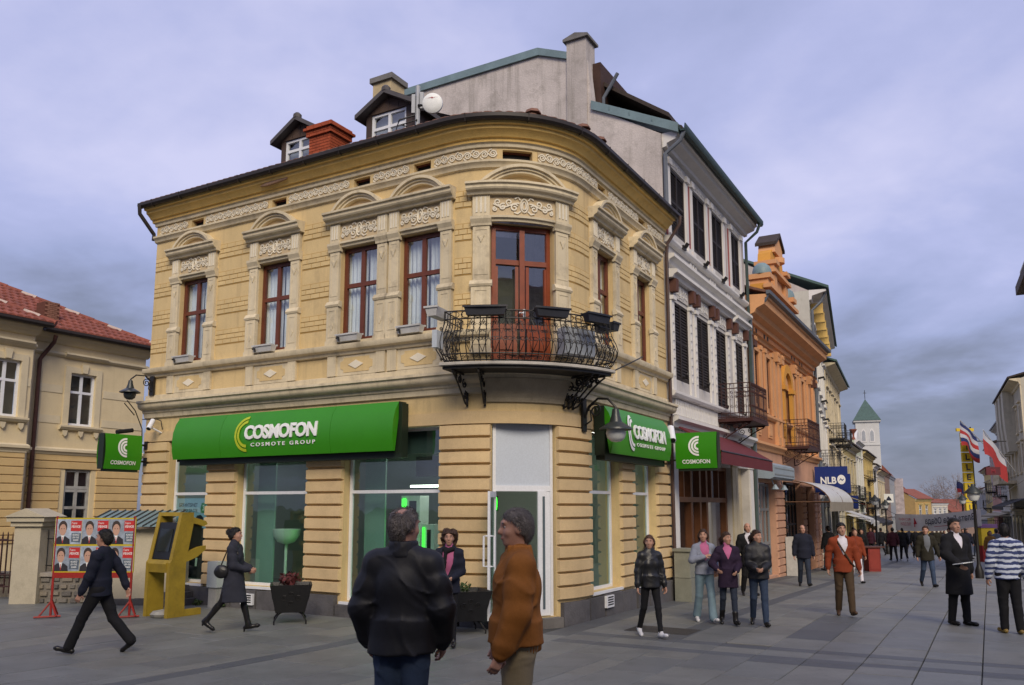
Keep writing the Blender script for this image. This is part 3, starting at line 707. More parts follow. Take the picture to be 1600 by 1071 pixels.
# pale chimney behind the second dormer
m = MB(); m.fbox(CB, 4.80, 5.34, 9.8, 11.92, -2.5, -2.0); c2o = m.build('plaster_chimney', M('chimney_plaster', (.46,.37,.22), .9, .15, 3, .3, 40, dirt=.4), B)
m = MB(); m.fbox(CB, 4.74, 5.40, 11.92, 12.05, -2.56, -1.94); m.build('chimney_cap', M('cap_grey', (.17,.165,.16), .9, .2, 5, .3), c2o)
m = MB(); m.lathe(CB(5.15,12.05,-2.3), [(.16,0),(.12,.08),(.03,.13),(0,.13)], 7); m.lathe(CB(4.95,12.05,-2.2), [(.1,0),(.06,.06),(0,.06)], 6); m.build('rubble', PLN, c2o)
# down pipes and corner hardware
m = MB(); m.tube([CB(-.1,9.04,.46), CB(-.1,8.85,.44), CB(-.06,8.45,.06), CB(-.06,8.3,.06)], .045, 8); m.build('downpipe', GUT, B, smooth=True)
m = MB(); m.tube([CB(15.98,9.04,.47), CB(15.98,8.85,.45), CB(15.98,8.4,.12), CB(15.98,8.1,.1), CB(15.98,0,.1)], .04, 8); m.build('downpipe', M('pipe_brown', (.06,.035,.03), .5, .2, 4, .05), B, smooth=True)
# ---- the corner balcony
SLAB = M('balcony_slab', (.42,.40,.36), .85, .2, 4, .2, 40, dirt=.4)
b0, b1, oo = 8.66, 10.98, .86
m = MB()
prof = lambda o: [(0,4.41),(o,4.41),(o+.02,4.42),(o+.02,4.455),(o,4.47),(0,4.47)]
m.sweep(CB, b0, b1, prof(oo)); bal = m.build('balcony', SLAB, B)
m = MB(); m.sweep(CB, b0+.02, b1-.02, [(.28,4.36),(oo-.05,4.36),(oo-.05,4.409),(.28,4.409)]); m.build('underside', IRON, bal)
bp = [(.80,4.47),(.90,4.56),(.99,4.70),(1.01,4.80),(.97,4.92),(.90,5.04),(.85,5.18),(.84,5.36)]
def belly(z):
    for (o_a, z_a), (o_b, z_b) in zip(bp[:-1], bp[1:]):
        if z <= z_b: return o_a+(o_b-o_a)*(z-z_a)/(z_b-z_a)
    return bp[-1][0]
# railing path: front follows the corner, sides return to the wall
nbar = 30
for i in range(nbar+1):
    a = b0+.04+(b1-b0-.08)*i/nbar
    m = MB(); m.tube([CB(a, z, o-.03) for o, z in bp], .009, 5); m.build('baluster', IRON, bal)
for z in (4.50, 4.60, 5.22, 5.36):
    o = belly(z)-.03; m = MB(); c = cuts(CB, b0+.04, b1-.04)
    m.tube([CB(b0+.04,z,.02)]+[CB(a, z, o) for a in c]+[CB(b1-.04,z,.02)], .012, 5); m.build('rail', IRON, bal)
for side in (b0+.04, b1-.04):
    for k in range(7):
        t = .1+.75*k/6; m = MB(); m.tube([CB(side + (1 if side > 9.8 else -1)*max(0,(o-.80))*.5, z, o*t) for o, z in bp], .009, 5); m.build('baluster', IRON, bal)
    m = MB()
    for k in range(4):
        for z, r_ in ((4.78,.085), (5.06,.06), (4.54,.035)):
            m.tube([CB(side + (1 if side > 9.8 else -1)*.06, z+y, .15+.2*k+x) for x, y in spiral((0,0), r_, r_*.25, 0, R(540), 12)], .007, 4)
    m.build('scrollwork', IRON, bal, kind='stuff')
m = MB()
for i in range(nbar//2):
    a = b0+.10+(b1-b0-.2)*(i+.5)/(nbar//2); w = (b1-b0)/nbar
    for sg in (-1, 1):
        for (x, z, r_, a0) in ((.045,5.13,.042,R(200)), (.045,4.84,.048,R(160)), (.03,4.545,.030,R(90)), (.05,4.98,.03,R(0))):
            m.tube([CB(a+sg*(x+p), z+q, belly(z+q)-.02) for p, q in spiral((0,0), r_, r_*.22, a0, a0+R(500), 12)], .0065, 4)
    m.tube([CB(a+w*.95*math.cos(t)*.8, 5.29+.055*math.sin(t), belly(5.29)-.025) for t in np.linspace(0, 2*math.pi, 13)], .0065, 4)
    m.tube([CB(a-w*.9,5.2,belly(5.2)-.02), CB(a-w*.45,5.06,belly(5.06)-.02), CB(a,4.92,belly(4.92)-.02), CB(a+w*.45,5.06,belly(5.06)-.02), CB(a+w*.9,5.2,belly(5.2)-.02)], .0065, 4)
    m.tube([CB(a-w*.9,4.62,belly(4.62)-.02), CB(a-w*.5,4.74,belly(4.74)-.02), CB(a,4.88,belly(4.88)-.02), CB(a+w*.5,4.74,belly(4.74)-.02), CB(a+w*.9,4.62,belly(4.62)-.02)], .0065, 4)
m.build('scrollwork', IRON, bal, kind='stuff')
def bracket(a, P=CB, top=4.35, reach=.78, drop=.55, par=None, mat=None):
    m = MB(); m.tube([P(a,top,.02), P(a,top,reach)], .022, 5); m.tube([P(a,top,.03), P(a,top-drop,.03)], .024, 5)
    m.tube([P(a, top-drop+.02+.0*t, .03) if t == 0 else P(a, top-drop*(1-t)**1.2-.03, .05+reach*.92*t) for t in np.linspace(0,1,9)], .018, 5)
    for (o, z, r_) in ((.20,-.14,.11), (.42,-.11,.08), (.60,-.08,.05), (.14,-.36,.08)):
        o *= reach/.78; m.tube([P(a, top+z*drop/.55+y, o+x) for x, y in spiral((0,0), r_, r_*.2, R(90), R(90)+R(600), 16)], .014, 4)
    return m.build('bracket', mat or IRON, par if par is not None else bal)
for a in (8.80, 9.12, 10.62, 10.86): bracket(a)
bracket(10.74)
# downward skirt under the balcony
m = MB(); m.sweep(CB, 9.15, 10.6, [(.002,3.88),(.05,3.88),(.07,3.95),(.25,4.28),(.002,4.28)]); m.build('corbel_board', M('corbel_cream', (.40,.34,.24), .9, .2, 3, .2, dirt=.5), bal)
# ================================================================ signs, lamps and other things fixed to the corner building
def fascia_sign(name, label, s0, s1, panels, text_s, emblem_col):
    t = thing(name, label, 'sign', loc=(0,0,0))
    prof = [(.26,3.95),(.36,3.80),(.42,3.62),(.44,3.42),(.43,3.22),(.39,3.04)]
    fo = lambda z: float(np.interp(z, [q[1] for q in prof[::-1]], [q[0] for q in prof[::-1]]))
    e = [s0]+panels+[s1]
    for a, b in zip(e[:-1], e[1:]):
        m = MB(); m.sweep(CB, a+.004, b-.004, prof+[(.36,3.04),(.22,3.95)]); m.build('face_panel', GREEN, t, smooth=True)
    m = MB(); m.fbox(CB, s0+.05, s1+.06, 2.92, 3.92, .06, .25); m.build('back_box', GREEND, t)
    for a in (s0-.012, s1-.002):
        m = MB(); k = len(prof); m.prism(CB, [(a,3.95),(a+.014,3.95),(a+.014,3.0),(a,3.0)], .06, .27); m.build('end_plate', GREEND, t)
    x0, x1 = text_s; w = x1-x0
    fn = lambda zo, dx, d=.012: (lambda x, y, z: CB(dx+x, zo+y, fo(zo+y)+d+z))
    vs, fs = text_fit('COSMOFON', w*.855, .29, .035, .92, .012)
    letter('lettering', (vs, fs), fn(3.38, x0+w*.145, .02), WHITE, t)
    vs, fs = text_fit('COSMOTE GROUP', w*.76, .075, .012, 1.5, .006)
    letter('lettering', (vs, fs), fn(3.235, x0+w*.225, .012), WHITE, t)
    letter('emblem', arcs_vf(0, 0, (.25,.335), .06, R(92), R(272), 24), lambda x, y, z: CB(x0+w*.165+x*.92, 3.50+y, fo(3.5+y)+.018), emblem_col, t)
    return t
LIME = M('emblem_lime', (.42,.50,.02), .5, .05, 2, 0)
fascia_sign('shop_sign', 'long curved green fascia sign with lime emblem above the three shop windows', 1.5, 7.5, [3.0,6.0], (3.40,5.68), LIME)
fascia_sign('shop_sign', 'short curved green fascia sign with white emblem beside the corner street lamp', 11.62, 14.95, [], (12.35,14.55), WHITE)
def box_sign(name, label, fn, w, z0, z1, d, lamp=True, flip=False):
    """projecting double-sided box sign; fn(x, z, y): x outwards 0..w, y across thickness"""
    t = thing(name, label, 'sign')
    m = MB(); vs = []
    c = (z0+z1)/2
    m.box8([fn(.0,z0,-d), fn(w,z0,-d), fn(w,z0,d), fn(0,z0,d), fn(0,z1,-d), fn(w,z1,-d), fn(w,z1,d), fn(0,z1,d)]); m.build('sign_body', GREEND, t)
    for sg in (-1, 1):
        m = MB(); n = 6; vs = []; fs = []
        for i in range(n+1):
            z = z0-.0+(z1-z0)*i/n; b = d+.012+.05*math.sin(math.pi*i/n)
            vs += [fn(.012,z,sg*b), fn(w-.012,z,sg*b)]
        fs = [(2*i,2*i+1,2*i+3,2*i+2) for i in range(n)]; m.add(vs, fs); f = m.build('sign_face', GREEN, t, smooth=True)
        bo = lambda z: d+.02+.05*math.sin(math.pi*(z-z0)/(z1-z0))
        mir = (lambda x: x) if (sg == 1) != flip else (lambda x: w-x)
        h = z1-z0
        letter('emblem', arcs_vf(w*.56, z0+h*.62, (h*.09,h*.17,h*.25), h*.055, R(85), R(275), 18), lambda x, y, z: fn(mir(x), y, sg*bo(y)), WHITE, f)
        letter('lettering', text_fit('COSMOFON', w*.66, h*.115, .03), lambda x, y, z: fn(mir(w*.17+x), z0+h*.13+y, sg*bo(z0+h*.13+y)), WHITE, f)
    m = MB(); m.box8([fn(.05,z0-.05,-d*.9), fn(w-.08,z0-.05,-d*.9), fn(w-.08,z0-.05,d*.9), fn(.05,z0-.05,d*.9), fn(.05,z0,-d*.9), fn(w-.08,z0,-d*.9), fn(w-.08,z0,d*.9), fn(.05,z0,d*.9)]); m.build('underside', GREEND, t)
    for z in (z0+.2, z1-.2):
        m = MB(); m.tube([fn(-.2,z,0), fn(.02,z,0)], .025, 6); m.box8([fn(-.22,z-.09,-.05), fn(-.17,z-.09,-.05), fn(-.17,z-.09,.05), fn(-.22,z-.09,.05), fn(-.22,z+.09,-.05), fn(-.17,z+.09,-.05), fn(-.17,z+.09,.05), fn(-.22,z+.09,.05)]); m.build('wall_bracket', IRON, t)
    if lamp:
        m = MB(); m.tube([fn(w*.62,z1+.05,0), fn(w*.2,z1+.12,0)], .05, 8); m.build('spot_lamp', IRON, t)
    return t
# left one: sticks out from the far end of the long front; right one beside the next house
box_sign('projecting_sign', 'green double-sided box sign projecting by the corner lamp at the yellow house end', lambda x, z, y: CB(.12+y, z, .24+x), .92, 2.85, 3.62, .09, flip=True)
box_sign('projecting_sign', 'green box sign projecting between the yellow house and the white house', lambda x, z, y: CB(15.75-y, z, .30+x), .98, 2.90, 3.72, .10, lamp=False, flip=False)
# street lamp on the corner, bracket with scroll, enamel shade and globe
GLOBE = M('lamp_globe', (.55,.57,.56), .3, .05, 2, 0)
SHADE = M('lamp_shade_dark', (.03,.036,.036), .35, .15, 6, .03)
def wall_lamp(label, P, a, z, reach, big=True):
    t = thing('wall_lamp', label, 'lamp', 'scroll bracket lamps on the corner building'); k = 1.0 if big else .72
    m = MB(); m.fbox(P, a-.07, a+.07, z-.30*k, z+.32*k, .045, .085); m.build('wall_plate', IRON, t)
    m = MB(); m.tube([P(a,z-.05,.085), P(a,z+.16*k,.16*k), P(a,z+.30*k,.36*k), P(a,z+.28*k,.55*reach/.7), P(a,z+.12*k,reach), P(a,z+.02*k,reach)], .022*k, 6)
    m.tube([P(a,z+y*k,.30*k+x*k) for x, y in spiral((0,.08), .14, .03, R(180), R(-420), 22)], .016*k, 5); m.tube([P(a,z-.18*k,.09), P(a,z-.1*k,.22*k), P(a,z+.1*k,.2*k)], .016*k, 5); m.build('scroll_bracket', IRON, t, smooth=True)
    c = P(a, z, reach)
    m = MB(); m.lathe(c, [(.03*k,.10*k),(.06*k,.08*k),(.08*k,-.04*k),(.12*k,-.16*k),(.30*k,-.27*k),(.31*k,-.30*k),(.28*k,-.30*k),(.10*k,-.18*k)], 20); m.build('lamp_shade', SHADE, t, smooth=True)
    m = MB(); m.lathe(c, [(.17*k,-.29*k),(.185*k,-.36*k),(.16*k,-.45*k),(.09*k,-.51*k),(0,-.525*k)], 18); m.build('lamp_globe' if big else 'bulb', GLOBE if big else SHADE, t, smooth=True)
wall_lamp('dark enamel wall lamp with white globe beside the short green fascia sign', CB, 11.16, 3.72, .72)
wall_lamp('small dark bell lamp on a scroll bracket at the yellow house end', CB, .22, 4.78, .62, False)
# security cameras
def camera_box(label, P, a, z, o, L=.28, r=.055, dirn=(-.3,-.2)):
    t = thing('security_camera', label, 'camera', 'security cameras'); c = np.array(P(a,z,o))
    v = np.array([dirn[0]*dL[0]-.6*dR[0], dirn[0]*dL[1]-.6*dR[1], -.75]); v /= np.linalg.norm(v)
    m = MB(); m.tube([c-v*L*.5, c+v*L*.5], r, 10); b = m.build('housing', WPVC, t, smooth=True)
    m = MB(); m.tube([c+v*L*.5, c+v*(L*.5+.008)], r*.8, 10); m.build('lens', DARK, t)
    m = MB(); m.tube([c, c+np.array([0,0,-.06]), P(a+.05,z-.17,.03)], .02, 6); m.build('arm', WPVC, t)
camera_box('white security camera on an arm beside the long fascia sign', CB, .55, 3.86, .28)
camera_box('white drum-shaped security camera beside the short fascia sign', CB, 15.15, 3.66, .38, .42, .085)
m = MB(); m.tube([CB(-.02,4.1,.3), CB(-.05,4.35,.55), CB(-.03,4.42,.5), CB(.0,4.2,.3), CB(.03,3.8,.12), CB(.03,3.5,.1)], .012, 5); m.tube([CB(.0,4.02,.1), CB(.5,4.0,.1), CB(.68,3.95,.12), CB(.72,3.75,.1)], .010, 5)
tag(m.build('cable', IRON), 'loose black cable looping at the corner above the left projecting sign', 'cable')
m = MB(); m.tube([CB(10.9,4.62,.1), CB(11.6,4.60,.5), CB(12.4,4.9,.6), CB(13.1,5.1,.5)], .014, 5); tag(m.build('cable', IRON), 'thin dark cable holder reaching from the balcony along the right-hand front', 'cable')
# window boxes
WBOX = M('planter_white', (.48,.48,.47), .6, .1, 4, .05, dirt=.3); DBOX = M('planter_dark', (.018,.020,.028), .5, .2, 4, .05)
def trough(label, P, a0, a1, z, o0, o1, mat, h=.13, grp=None, bracket_=False):
    t = thing('flower_box', label, 'flower box', grp); m = MB(); e = .025
    m.box8([P(a0+e,z,o0+e), P(a1-e,z,o0+e), P(a1-e,z,o1-e), P(a0+e,z,o1-e), P(a0,z+h,o0), P(a1,z+h,o0), P(a1,z+h,o1), P(a0,z+h,o1)]); m.build('trough', mat, t)
    m = MB(); m.fbox(P, a0-.012, a1+.012, z+h-.025, z+h+.008, o1-.001, o1+.014); m.fbox(P, a0-.012, a1+.012, z+h-.025, z+h+.008, o0-.014, o0+.001); m.build('rim', mat, t)
    m = MB(); m.fbox(P, a0+.03, a1-.03, z+h-.02, z+h+.003, o0+.03, o1-.03); m.build('soil', PLN, t)
    if bracket_:
        m = MB(); m.tube([P(a0+.1,z+.0,o1+.01), P(a0+.1,z+h*.5,o1+.02), P(a0+.03,z+h*.5,o1+.02)], .02, 5); m.build('clip', IRON, t)
    return t
for k, (c, h) in enumerate(WINS[:4]):
    trough('white flower box on the sill of the ' + ('end window above the bell lamp', 'single window between end and twin windows', 'twin window farther from the balcony', 'twin window beside the balcony')[k], CB, c-.42, c+.12, 5.24, .0, .17, WBOX, .14, 'white flower boxes on the window sills', True)
trough('white flower box hung on the left end of the balcony rail', CB, 8.50, 8.66, 5.28, .45, .98, WBOX, .16)
for a, b, l in ((8.98,9.45,'dark flower box on the balcony rail, left of the door handle'), (9.78,10.18,'dark flower box on the balcony rail in front of the right door leaf'), (10.42,10.78,'dark flower box on the balcony rail in front of the grey unit')):
    trough(l, CB, a, b, 5.24, .84, 1.02, DBOX, .15, 'dark flower boxes on the balcony rail')
trough('dark flower box on the rail end where the balcony turns to the wall', CB, 10.98, 11.14, 5.22, .42, .86, DBOX, .15, 'dark flower boxes on the balcony rail')
m = MB(); m.fbox(CB, 8.60, 8.66, 4.72, 5.02, .74, .98); t = m.build('junction_box', M('box_pale', (.45,.50,.55), .4, .05, 2, 0)); tag(t, 'pale grey electrical box clipped to the left end of the balcony', 'junction box')
m = MB(); m.fbox(CB, 10.30, 10.86, 4.72, 5.20, .30, .56); t = m.build('air_conditioner', M('ac_grey', (.36,.39,.42), .5, .06, 2, 0)); tag(t, 'grey air conditioner unit standing on the balcony behind the railing', 'air conditioner')
# radio mast with round white dish on the roof
t = thing('satellite_dish', 'round white microwave dish on a grey mast beside the right dormer', 'dish')
c = np.array(CB(7.2, 0, -.55)); m = MB(); m.tube([(c[0],c[1],9.35), (c[0],c[1],10.55)], .05, 8); m.box(c[0]-.12, c[0]-.05, c[1]-.06, c[1]+.06, 9.95, 10.35); m.box(c[0]+.05, c[0]+.12, c[1]-.06, c[1]+.06, 10.05, 10.4); m.build('mast', M('galvanised', (.35,.37,.40), .45, .1, 5, .05), t)
nv = np.array([-.08,-1.0,-.12]); nv /= np.linalg.norm(nv); ex = np.cross(nv, [0,0,1]); ex /= np.linalg.norm(ex); ey = np.cross(ex, nv); dc = c + np.array([.31,-.12,0]); dc[2] = 10.13
m = MB(); k = len(m.v); rings = [(0,.04),(.10,.036),(.16,.025),(.205,0),(.21,-.05),(.18,-.13),(.08,-.18),(0,-.18)]; n = 24
for r_, d_ in rings:
    for j in range(n): a = 2*math.pi*j/n; m.v.append(tuple(dc + nv*d_ + ex*r_*math.cos(a) + ey*r_*math.sin(a)))
for i in range(len(rings)-1):
    for j in range(n): m.f.append((i*n+j, i*n+(j+1)%n, (i+1)*n+(j+1)%n, (i+1)*n+j))
m.build('dish', WHITE, t, smooth=True)
m = MB(); pts = [(-.14,.07),(-.02,.045),(-.01,.06),(.14,.03),(.02,.045),(.01,.03)]; m.add([tuple(dc+nv*.042+ex*x+ey*(y+.05)) for x, y in pts], [tuple(range(6))]); m.build('red_mark', M('mark_red', (.35,.02,.03), .5, .05, 2, 0), t)
m = MB(); m.tube([(c[0]-.05,c[1]-.05,9.9), (c[0]-.35,c[1]-.15,9.75), (c[0]-.42,c[1]-.1,9.55), (c[0]-.1,c[1],9.45)], .018, 5); m.tube([(c[0],c[1]-.06,9.8), (c[0]-.3,c[1]-.2,9.62), (c[0]+.2,c[1]-.1,9.5)], .015, 5); m.build('cable_loop', IRON, t)
m = MB(); m.tube([(dc[0]-.3,dc[1]+.05,10.1), tuple(dc-nv*.15)], .03, 6); m.build('dish_arm', IRON, t)
# ================================================================ the row of houses along the right-hand street
def slabroof(name, P, s0, s1, o0, z0, o1, z1, th, mat, parent):
    m = MB(); m.sweep(P, s0, s1, [(o0,z0),(o0,z0+th),(o1,z1+th),(o1,z1)]); return m.build(name, mat, parent)
def rail_panel(P, parent, s0, s1, z0, z1, reach, mat, dense=.11, scroll=True):
    """balcony: slab, bars on three sides, scrolls and brackets"""
    m = MB(); m.fbox(P, s0, s1, z0-.10, z0, .0, reach); bal = m.build('balcony', IRON if mat is IRON else IRONR, parent)
    n = int((s1-s0)/dense)
    m = MB()
    for z in (z0+.03, z0+.14, z1-.14, z1):
        m.tube([P(s0+.03,z,.02), P(s0+.03,z,reach-.03), P(s1-.03,z,reach-.03), P(s1-.03,z,.02)], .014, 5)
    m.build('rail', mat, bal)
    for i in range(n+1):
        a = s0+.03+(s1-s0-.06)*i/n; m = MB(); m.tube([P(a,z0,reach-.03), P(a,z1,reach-.03)], .010, 4); m.build('baluster', mat, bal)
    k = int(reach/dense)
    for i in range(1, k):
        for a in (s0+.03, s1-.03):
            m = MB(); m.tube([P(a,z0,reach*i/k), P(a,z1,reach*i/k)], .010, 4); m.build('baluster', mat, bal)
    if scroll:
        m = MB()
        for i in range(n):
            a = s0+.03+(s1-s0-.06)*(i+.5)/n; r_ = dense*.42
            for z in (z0+.32, z1-.26): m.tube([P(a+x,z+y,reach-.02) for x, y in spiral((0,0), r_, r_*.3, R(90), R(500), 9)], .007, 4)
            m.tube([P(a+r_*math.cos(t), z1-.07+r_*math.sin(t), reach-.02) for t in np.linspace(0, 2*math.pi, 9)], .006, 4)
        for i in range(k):
            o = reach*(i+.5)/k; r_ = dense*.42
            for z in (z0+.32, z0+.6, z1-.26): m.tube([P(s0+.02,z+y,o+x) for x, y in spiral((0,0), r_, r_*.3, R(90), R(500), 9)], .008, 4)
        m.build('scrollwork', mat, bal, kind='stuff')
    bracket(s0+.12, P, z0-.12, reach*.92, .5, bal, mat); bracket(s1-.12, P, z0-.12, reach*.92, .5, bal, mat)
    return bal
# ---------------------------------------------------------------- white three-storey house
WH = thing('white_house', 'tall white three-storey house with dark louvred shutters and grey gable wall', 'building')
WHM = M('plaster_white', (.52,.50,.475), .9, .12, 1.2, .1, 55, dirt=.4, streak=.5, dcol=(.30,.27,.24)); WHT = M('stucco_white', (.66,.645,.62), .8, .06, 2, .1, 60, dirt=.15, dcol=(.36,.33,.30))
PINK = M('plaster_maroon', (.30,.085,.085), .9, .15, 2, .1, 55); RBRN = M('bracket_redbrown', (.10,.042,.030), .8, .2, 5, .2); SHUT = M('shutter_dark', (.028,.022,.020), .6, .2, 6, .05, spec=.25)
GRY = M('gable_render', (.50,.455,.43), .95, .20, .9, .4, 25, dirt=.55, streak=.75, dcol=(.17,.155,.13))
a0, a1 = 16.05, 23.95
W3 = [(17.15,.58), (18.98,.58), (20.78,.58), (22.82,.50)]
m = MB(); wall_grid(m, CB, a0, a1, -.9, 11.1, [(c-h, c+h, 8.92, 10.62, .2) for c, h in W3] + [(c-h, c+h, 5.15 if i < 2 else 4.72, 7.12, .2) for i, (c, h) in enumerate(W3)] + [(16.5,21.4,.1,3.15,.35), (22.0,23.5,.1,3.2,.3)], o=.02); m.build('wall', WHM, WH)
g0 = np.array(CB(a0, 0, .02)[:2])
def GP(b, z, o=0.0): q = g0 + dL*b - dR*o; return (q[0], q[1], z)     # gable plane: b inwards from the street front
m = MB(); m.prism(GP, [(0,4.0),(0,11.30),(1.85,12.45),(2.0,13.85),(3.47,14.42),(8.3,14.42),(8.3,4.0)], -.25, .0); m.build('gable_wall', GRY, WH)
m = MB(); m.prism(GP, [(2.0,9.5),(2.58,9.5),(2.58,14.50),(2.0,14.50)], -.5, .06); ch_ = m.build('party_chimney', GRY, WH)
m = MB(); m.prism(GP, [(1.92,14.48),(2.66,14.48),(2.66,14.55),(2.3,14.66),(1.92,14.55)], -.58, .14); m.build('chimney_cap', M('cap_grey', (.17,.165,.16), .9, .2, 5, .3), ch_)
for k_, p_ in enumerate(([(3.45,14.38),(8.35,14.38),(8.35,14.60),(3.47,14.60)], [(2.58,14.02),(3.45,14.38),(3.47,14.60),(2.58,14.22)], [(-.45,11.22),(1.88,12.40),(1.88,12.64),(-.45,11.46)])):
    m = MB(); m.prism(GP, p_, -.35, .07); m.build('coping_sheet', ZINC, WH)
for i_, x in enumerate((.2, .8, 1.35)):
    m = MB(); m.prism(GP, [(x,11.55+x*.506),(x+.02,11.56+x*.506),(x+.02,11.78+x*.506-.12),(x,11.77+x*.506-.12)], .07, .085); m.build('sheet_seam', ZINC, WH)
# roof planes behind the gable, with the dark overhanging attic roof
slabroof('roof', CB, a0, a1+.2, .55, 11.30, -1.85, 12.42, .10, ROOF, WH)
m = MB(); m.fbox(CB, a0+.35, a1-1.0, 12.2, 13.9, -2.3, -1.75); m.build('attic_wall', M('attic_brown', (.045,.022,.016), .8, .3, 3, .2), WH)
m = MB(); m.sweep(CB, a0+.55, a1-.6, [(.05,11.98),(.05,12.1),(-2.6,14.05),(-2.6,13.93)]); m.build('attic_roof', ROOF, WH)
m = MB(); m.tube([CB(a0+.45,13.5,-1.3), CB(a0+.45,13.2,-1.5), CB(a0+.45,12.9,-1.72), CB(a0+.45,12.4,-1.72)], .05, 8); m.build('downpipe', PIPE, WH, smooth=True)
m = MB(); m.sweep(CB, a0+.05, a1+.2, [(.02,10.95),(.12,10.97),(.14,11.05),(.36,11.12),(.40,11.22),(.46,11.24),(.46,11.32),(.02,11.32)]); m.build('eaves_cornice', WHT, WH)
m = MB(); m.sweep(CB, a0-.05, a1+.25, [(.50,11.30),(.53,11.24),(.62,11.24),(.66,11.30),(.66,11.42),(.64,11.42),(.62,11.28),(.54,11.28),(.50,11.42)]); m.build('gutter', M('gutter_green', (.025,.05,.045), .5, .2, 3, .05), WH, smooth=True)
m = MB(); m.tube([CB(a0+.05,11.26,.58), CB(a0+.05,11.05,.5), CB(a0+.02,10.75,.1), CB(a0+.02,9.2,.1)], .055, 8); m.build('downpipe', PIPE, WH, smooth=True)
m = MB(); m.tube([CB(a1-.02,11.26,.6), CB(a1-.02,11.0,.5), CB(a1-.02,10.7,.12), CB(a1-.02,.0,.12)], .05, 8); m.build('downpipe', M('pipe_green', (.05,.075,.07), .5, .2, 3, .05), WH, smooth=True)
for i, (c, h) in enumerate(W3):
    shutter(CB, WH, c-h, c+h, 8.92, 10.62, -.03, SHUT, 20); z0 = 5.15 if i < 2 else 4.72; shutter(CB, WH, c-h, c+h, z0, 7.12, -.03, SHUT, 24)
    for sg in (-1, 1):
        e = c+sg*(h+.13); m = MB(); m.fbox(CB, e-.10, e+.10, 8.75, 10.62, .021, .06); m.fbox(CB, e-.12, e+.12, 10.62, 10.78, .021, .12); m.fbox(CB, e-.12, e+.12, 8.66, 8.80, .021, .11); m.build('pilaster', WHT, WH)
        m = MB(); m.fbox(CB, e+sg*.12, e+sg*.20, 8.75, 10.62, .021, .045); m.build('maroon_strip', PINK, WH)
        m = MB(); m.fbox(CB, e-.11, e+.11, 4.75, 7.12, .021, .07); m.fbox(CB, e-.13, e+.13, 7.1, 7.2, .021, .13); m.fbox(CB, e-.13, e+.13, 4.66, 4.80, .021, .13); pl_ = m.build('pilaster', WHT, WH)
        m = MB(); [m.fbox(CB, e-.05, e+.05, 5.2+.22*k, 5.32+.22*k, .07, .09) for k in range(8)]; m.build('bead', WHT, pl_)
        m = MB(); m.prism(CB, [(e-.09,7.30),(e+.09,7.30),(e+.10,7.62),(e-.10,7.62)], .021, .20); m.build('console', RBRN, WH)
    m = MB(); m.fbox(CB, c-h-.02, c+h+.02, 10.64, 10.9, .021, .05); pn = m.build('ornament_panel', WHM, WH); m = MB(); relief(m, CB, pediment_scrolls(.8,.2), c, 10.77, .055, .014, 3); m.build('scroll_relief', WHT, pn)
    m = MB(); m.fbox(CB, c-h-.02, c+h+.02, 7.22, 7.62, .021, .05); pn = m.build('ornament_panel', WHM, WH); m = MB(); relief(m, CB, pediment_scrolls(.9,.33), c, 7.42, .055, .018, 3); m.build('scroll_relief', WHT, pn)
    m = MB(); m.sweep(CB, c-h-.36, c+h+.36, [(.02,7.63),(.16,7.63),(.20,7.70),(.28,7.74),(.28,7.82),(.02,7.86)]); m.build('window_hood', WHT, WH)
    m = MB(); m.fbox(CB, c-.12, c+.12, 8.56, 8.66, .02, .2); m.tube([CB(c,8.62,.2), CB(c,8.72,.28)], .05, 6); m.build('shutter_catch', IRON, WH)
    m = MB(); m.tube([CB(c-.1,z0+.05,.06), CB(c-.1,z0+.12,.2), CB(c-.2,z0+.16,.24)], .03, 5); m.build('shutter_catch', IRON, WH)
    if i < 3: m = MB(); [m.fbox(CB, c+h+.3+.0+k*.22, c+h+.42+k*.22, 8.28, 8.48, .021, .05) for k in range(3)]; m.build('relief_tile', WHT, WH)
for pr in ([(.02,7.95),(.10,7.97),(.14,8.05),(.26,8.10),(.26,8.18),(.02,8.22)], [(.02,8.50),(.12,8.52),(.16,8.58),(.16,8.64),(.02,8.68)], [(.02,4.66),(.16,4.68),(.20,4.74),(.20,4.80),(.02,4.84)], [(.02,3.92),(.10,3.94),(.14,4.04),(.26,4.10),(.26,4.18),(.02,4.22)]):
    m = MB(); m.sweep(CB, a0+.02, a1-.05, pr); m.build('string_course', WHT, WH)
for k in range(30):      # row of balusters in relief under the sills
    x = 16.5+k*.135
    if x > 20.1: break
    m = MB(); m.prism(CB, [(x-.035,4.26),(x+.035,4.26),(x+.045,4.42),(x+.02,4.52),(x+.045,4.60),(x+.045,4.64),(x-.045,4.64),(x-.045,4.60),(x-.02,4.52),(x-.045,4.42)], .021, .075); m.build('relief_baluster', WHT, WH)
rail_panel(CB, WH, 20.25, 22.15, 4.50, 5.48, 1.0, IRONR, .115)
for a, b in ((16.06,16.5), (21.4,21.75), (21.78,22.0), (23.5,23.9)):
    m = MB(); m.fbox(CB, a, b, -.8, 3.55, .021, .07); m.fbox(CB, a-.02, b+.02, 3.2, 3.32, .021, .1); m.build('pier', WHT if a < 17 or a > 23 else M('pier_cream', (.50,.43,.29), .9, .1, 2, .1, dirt=.2), WH)
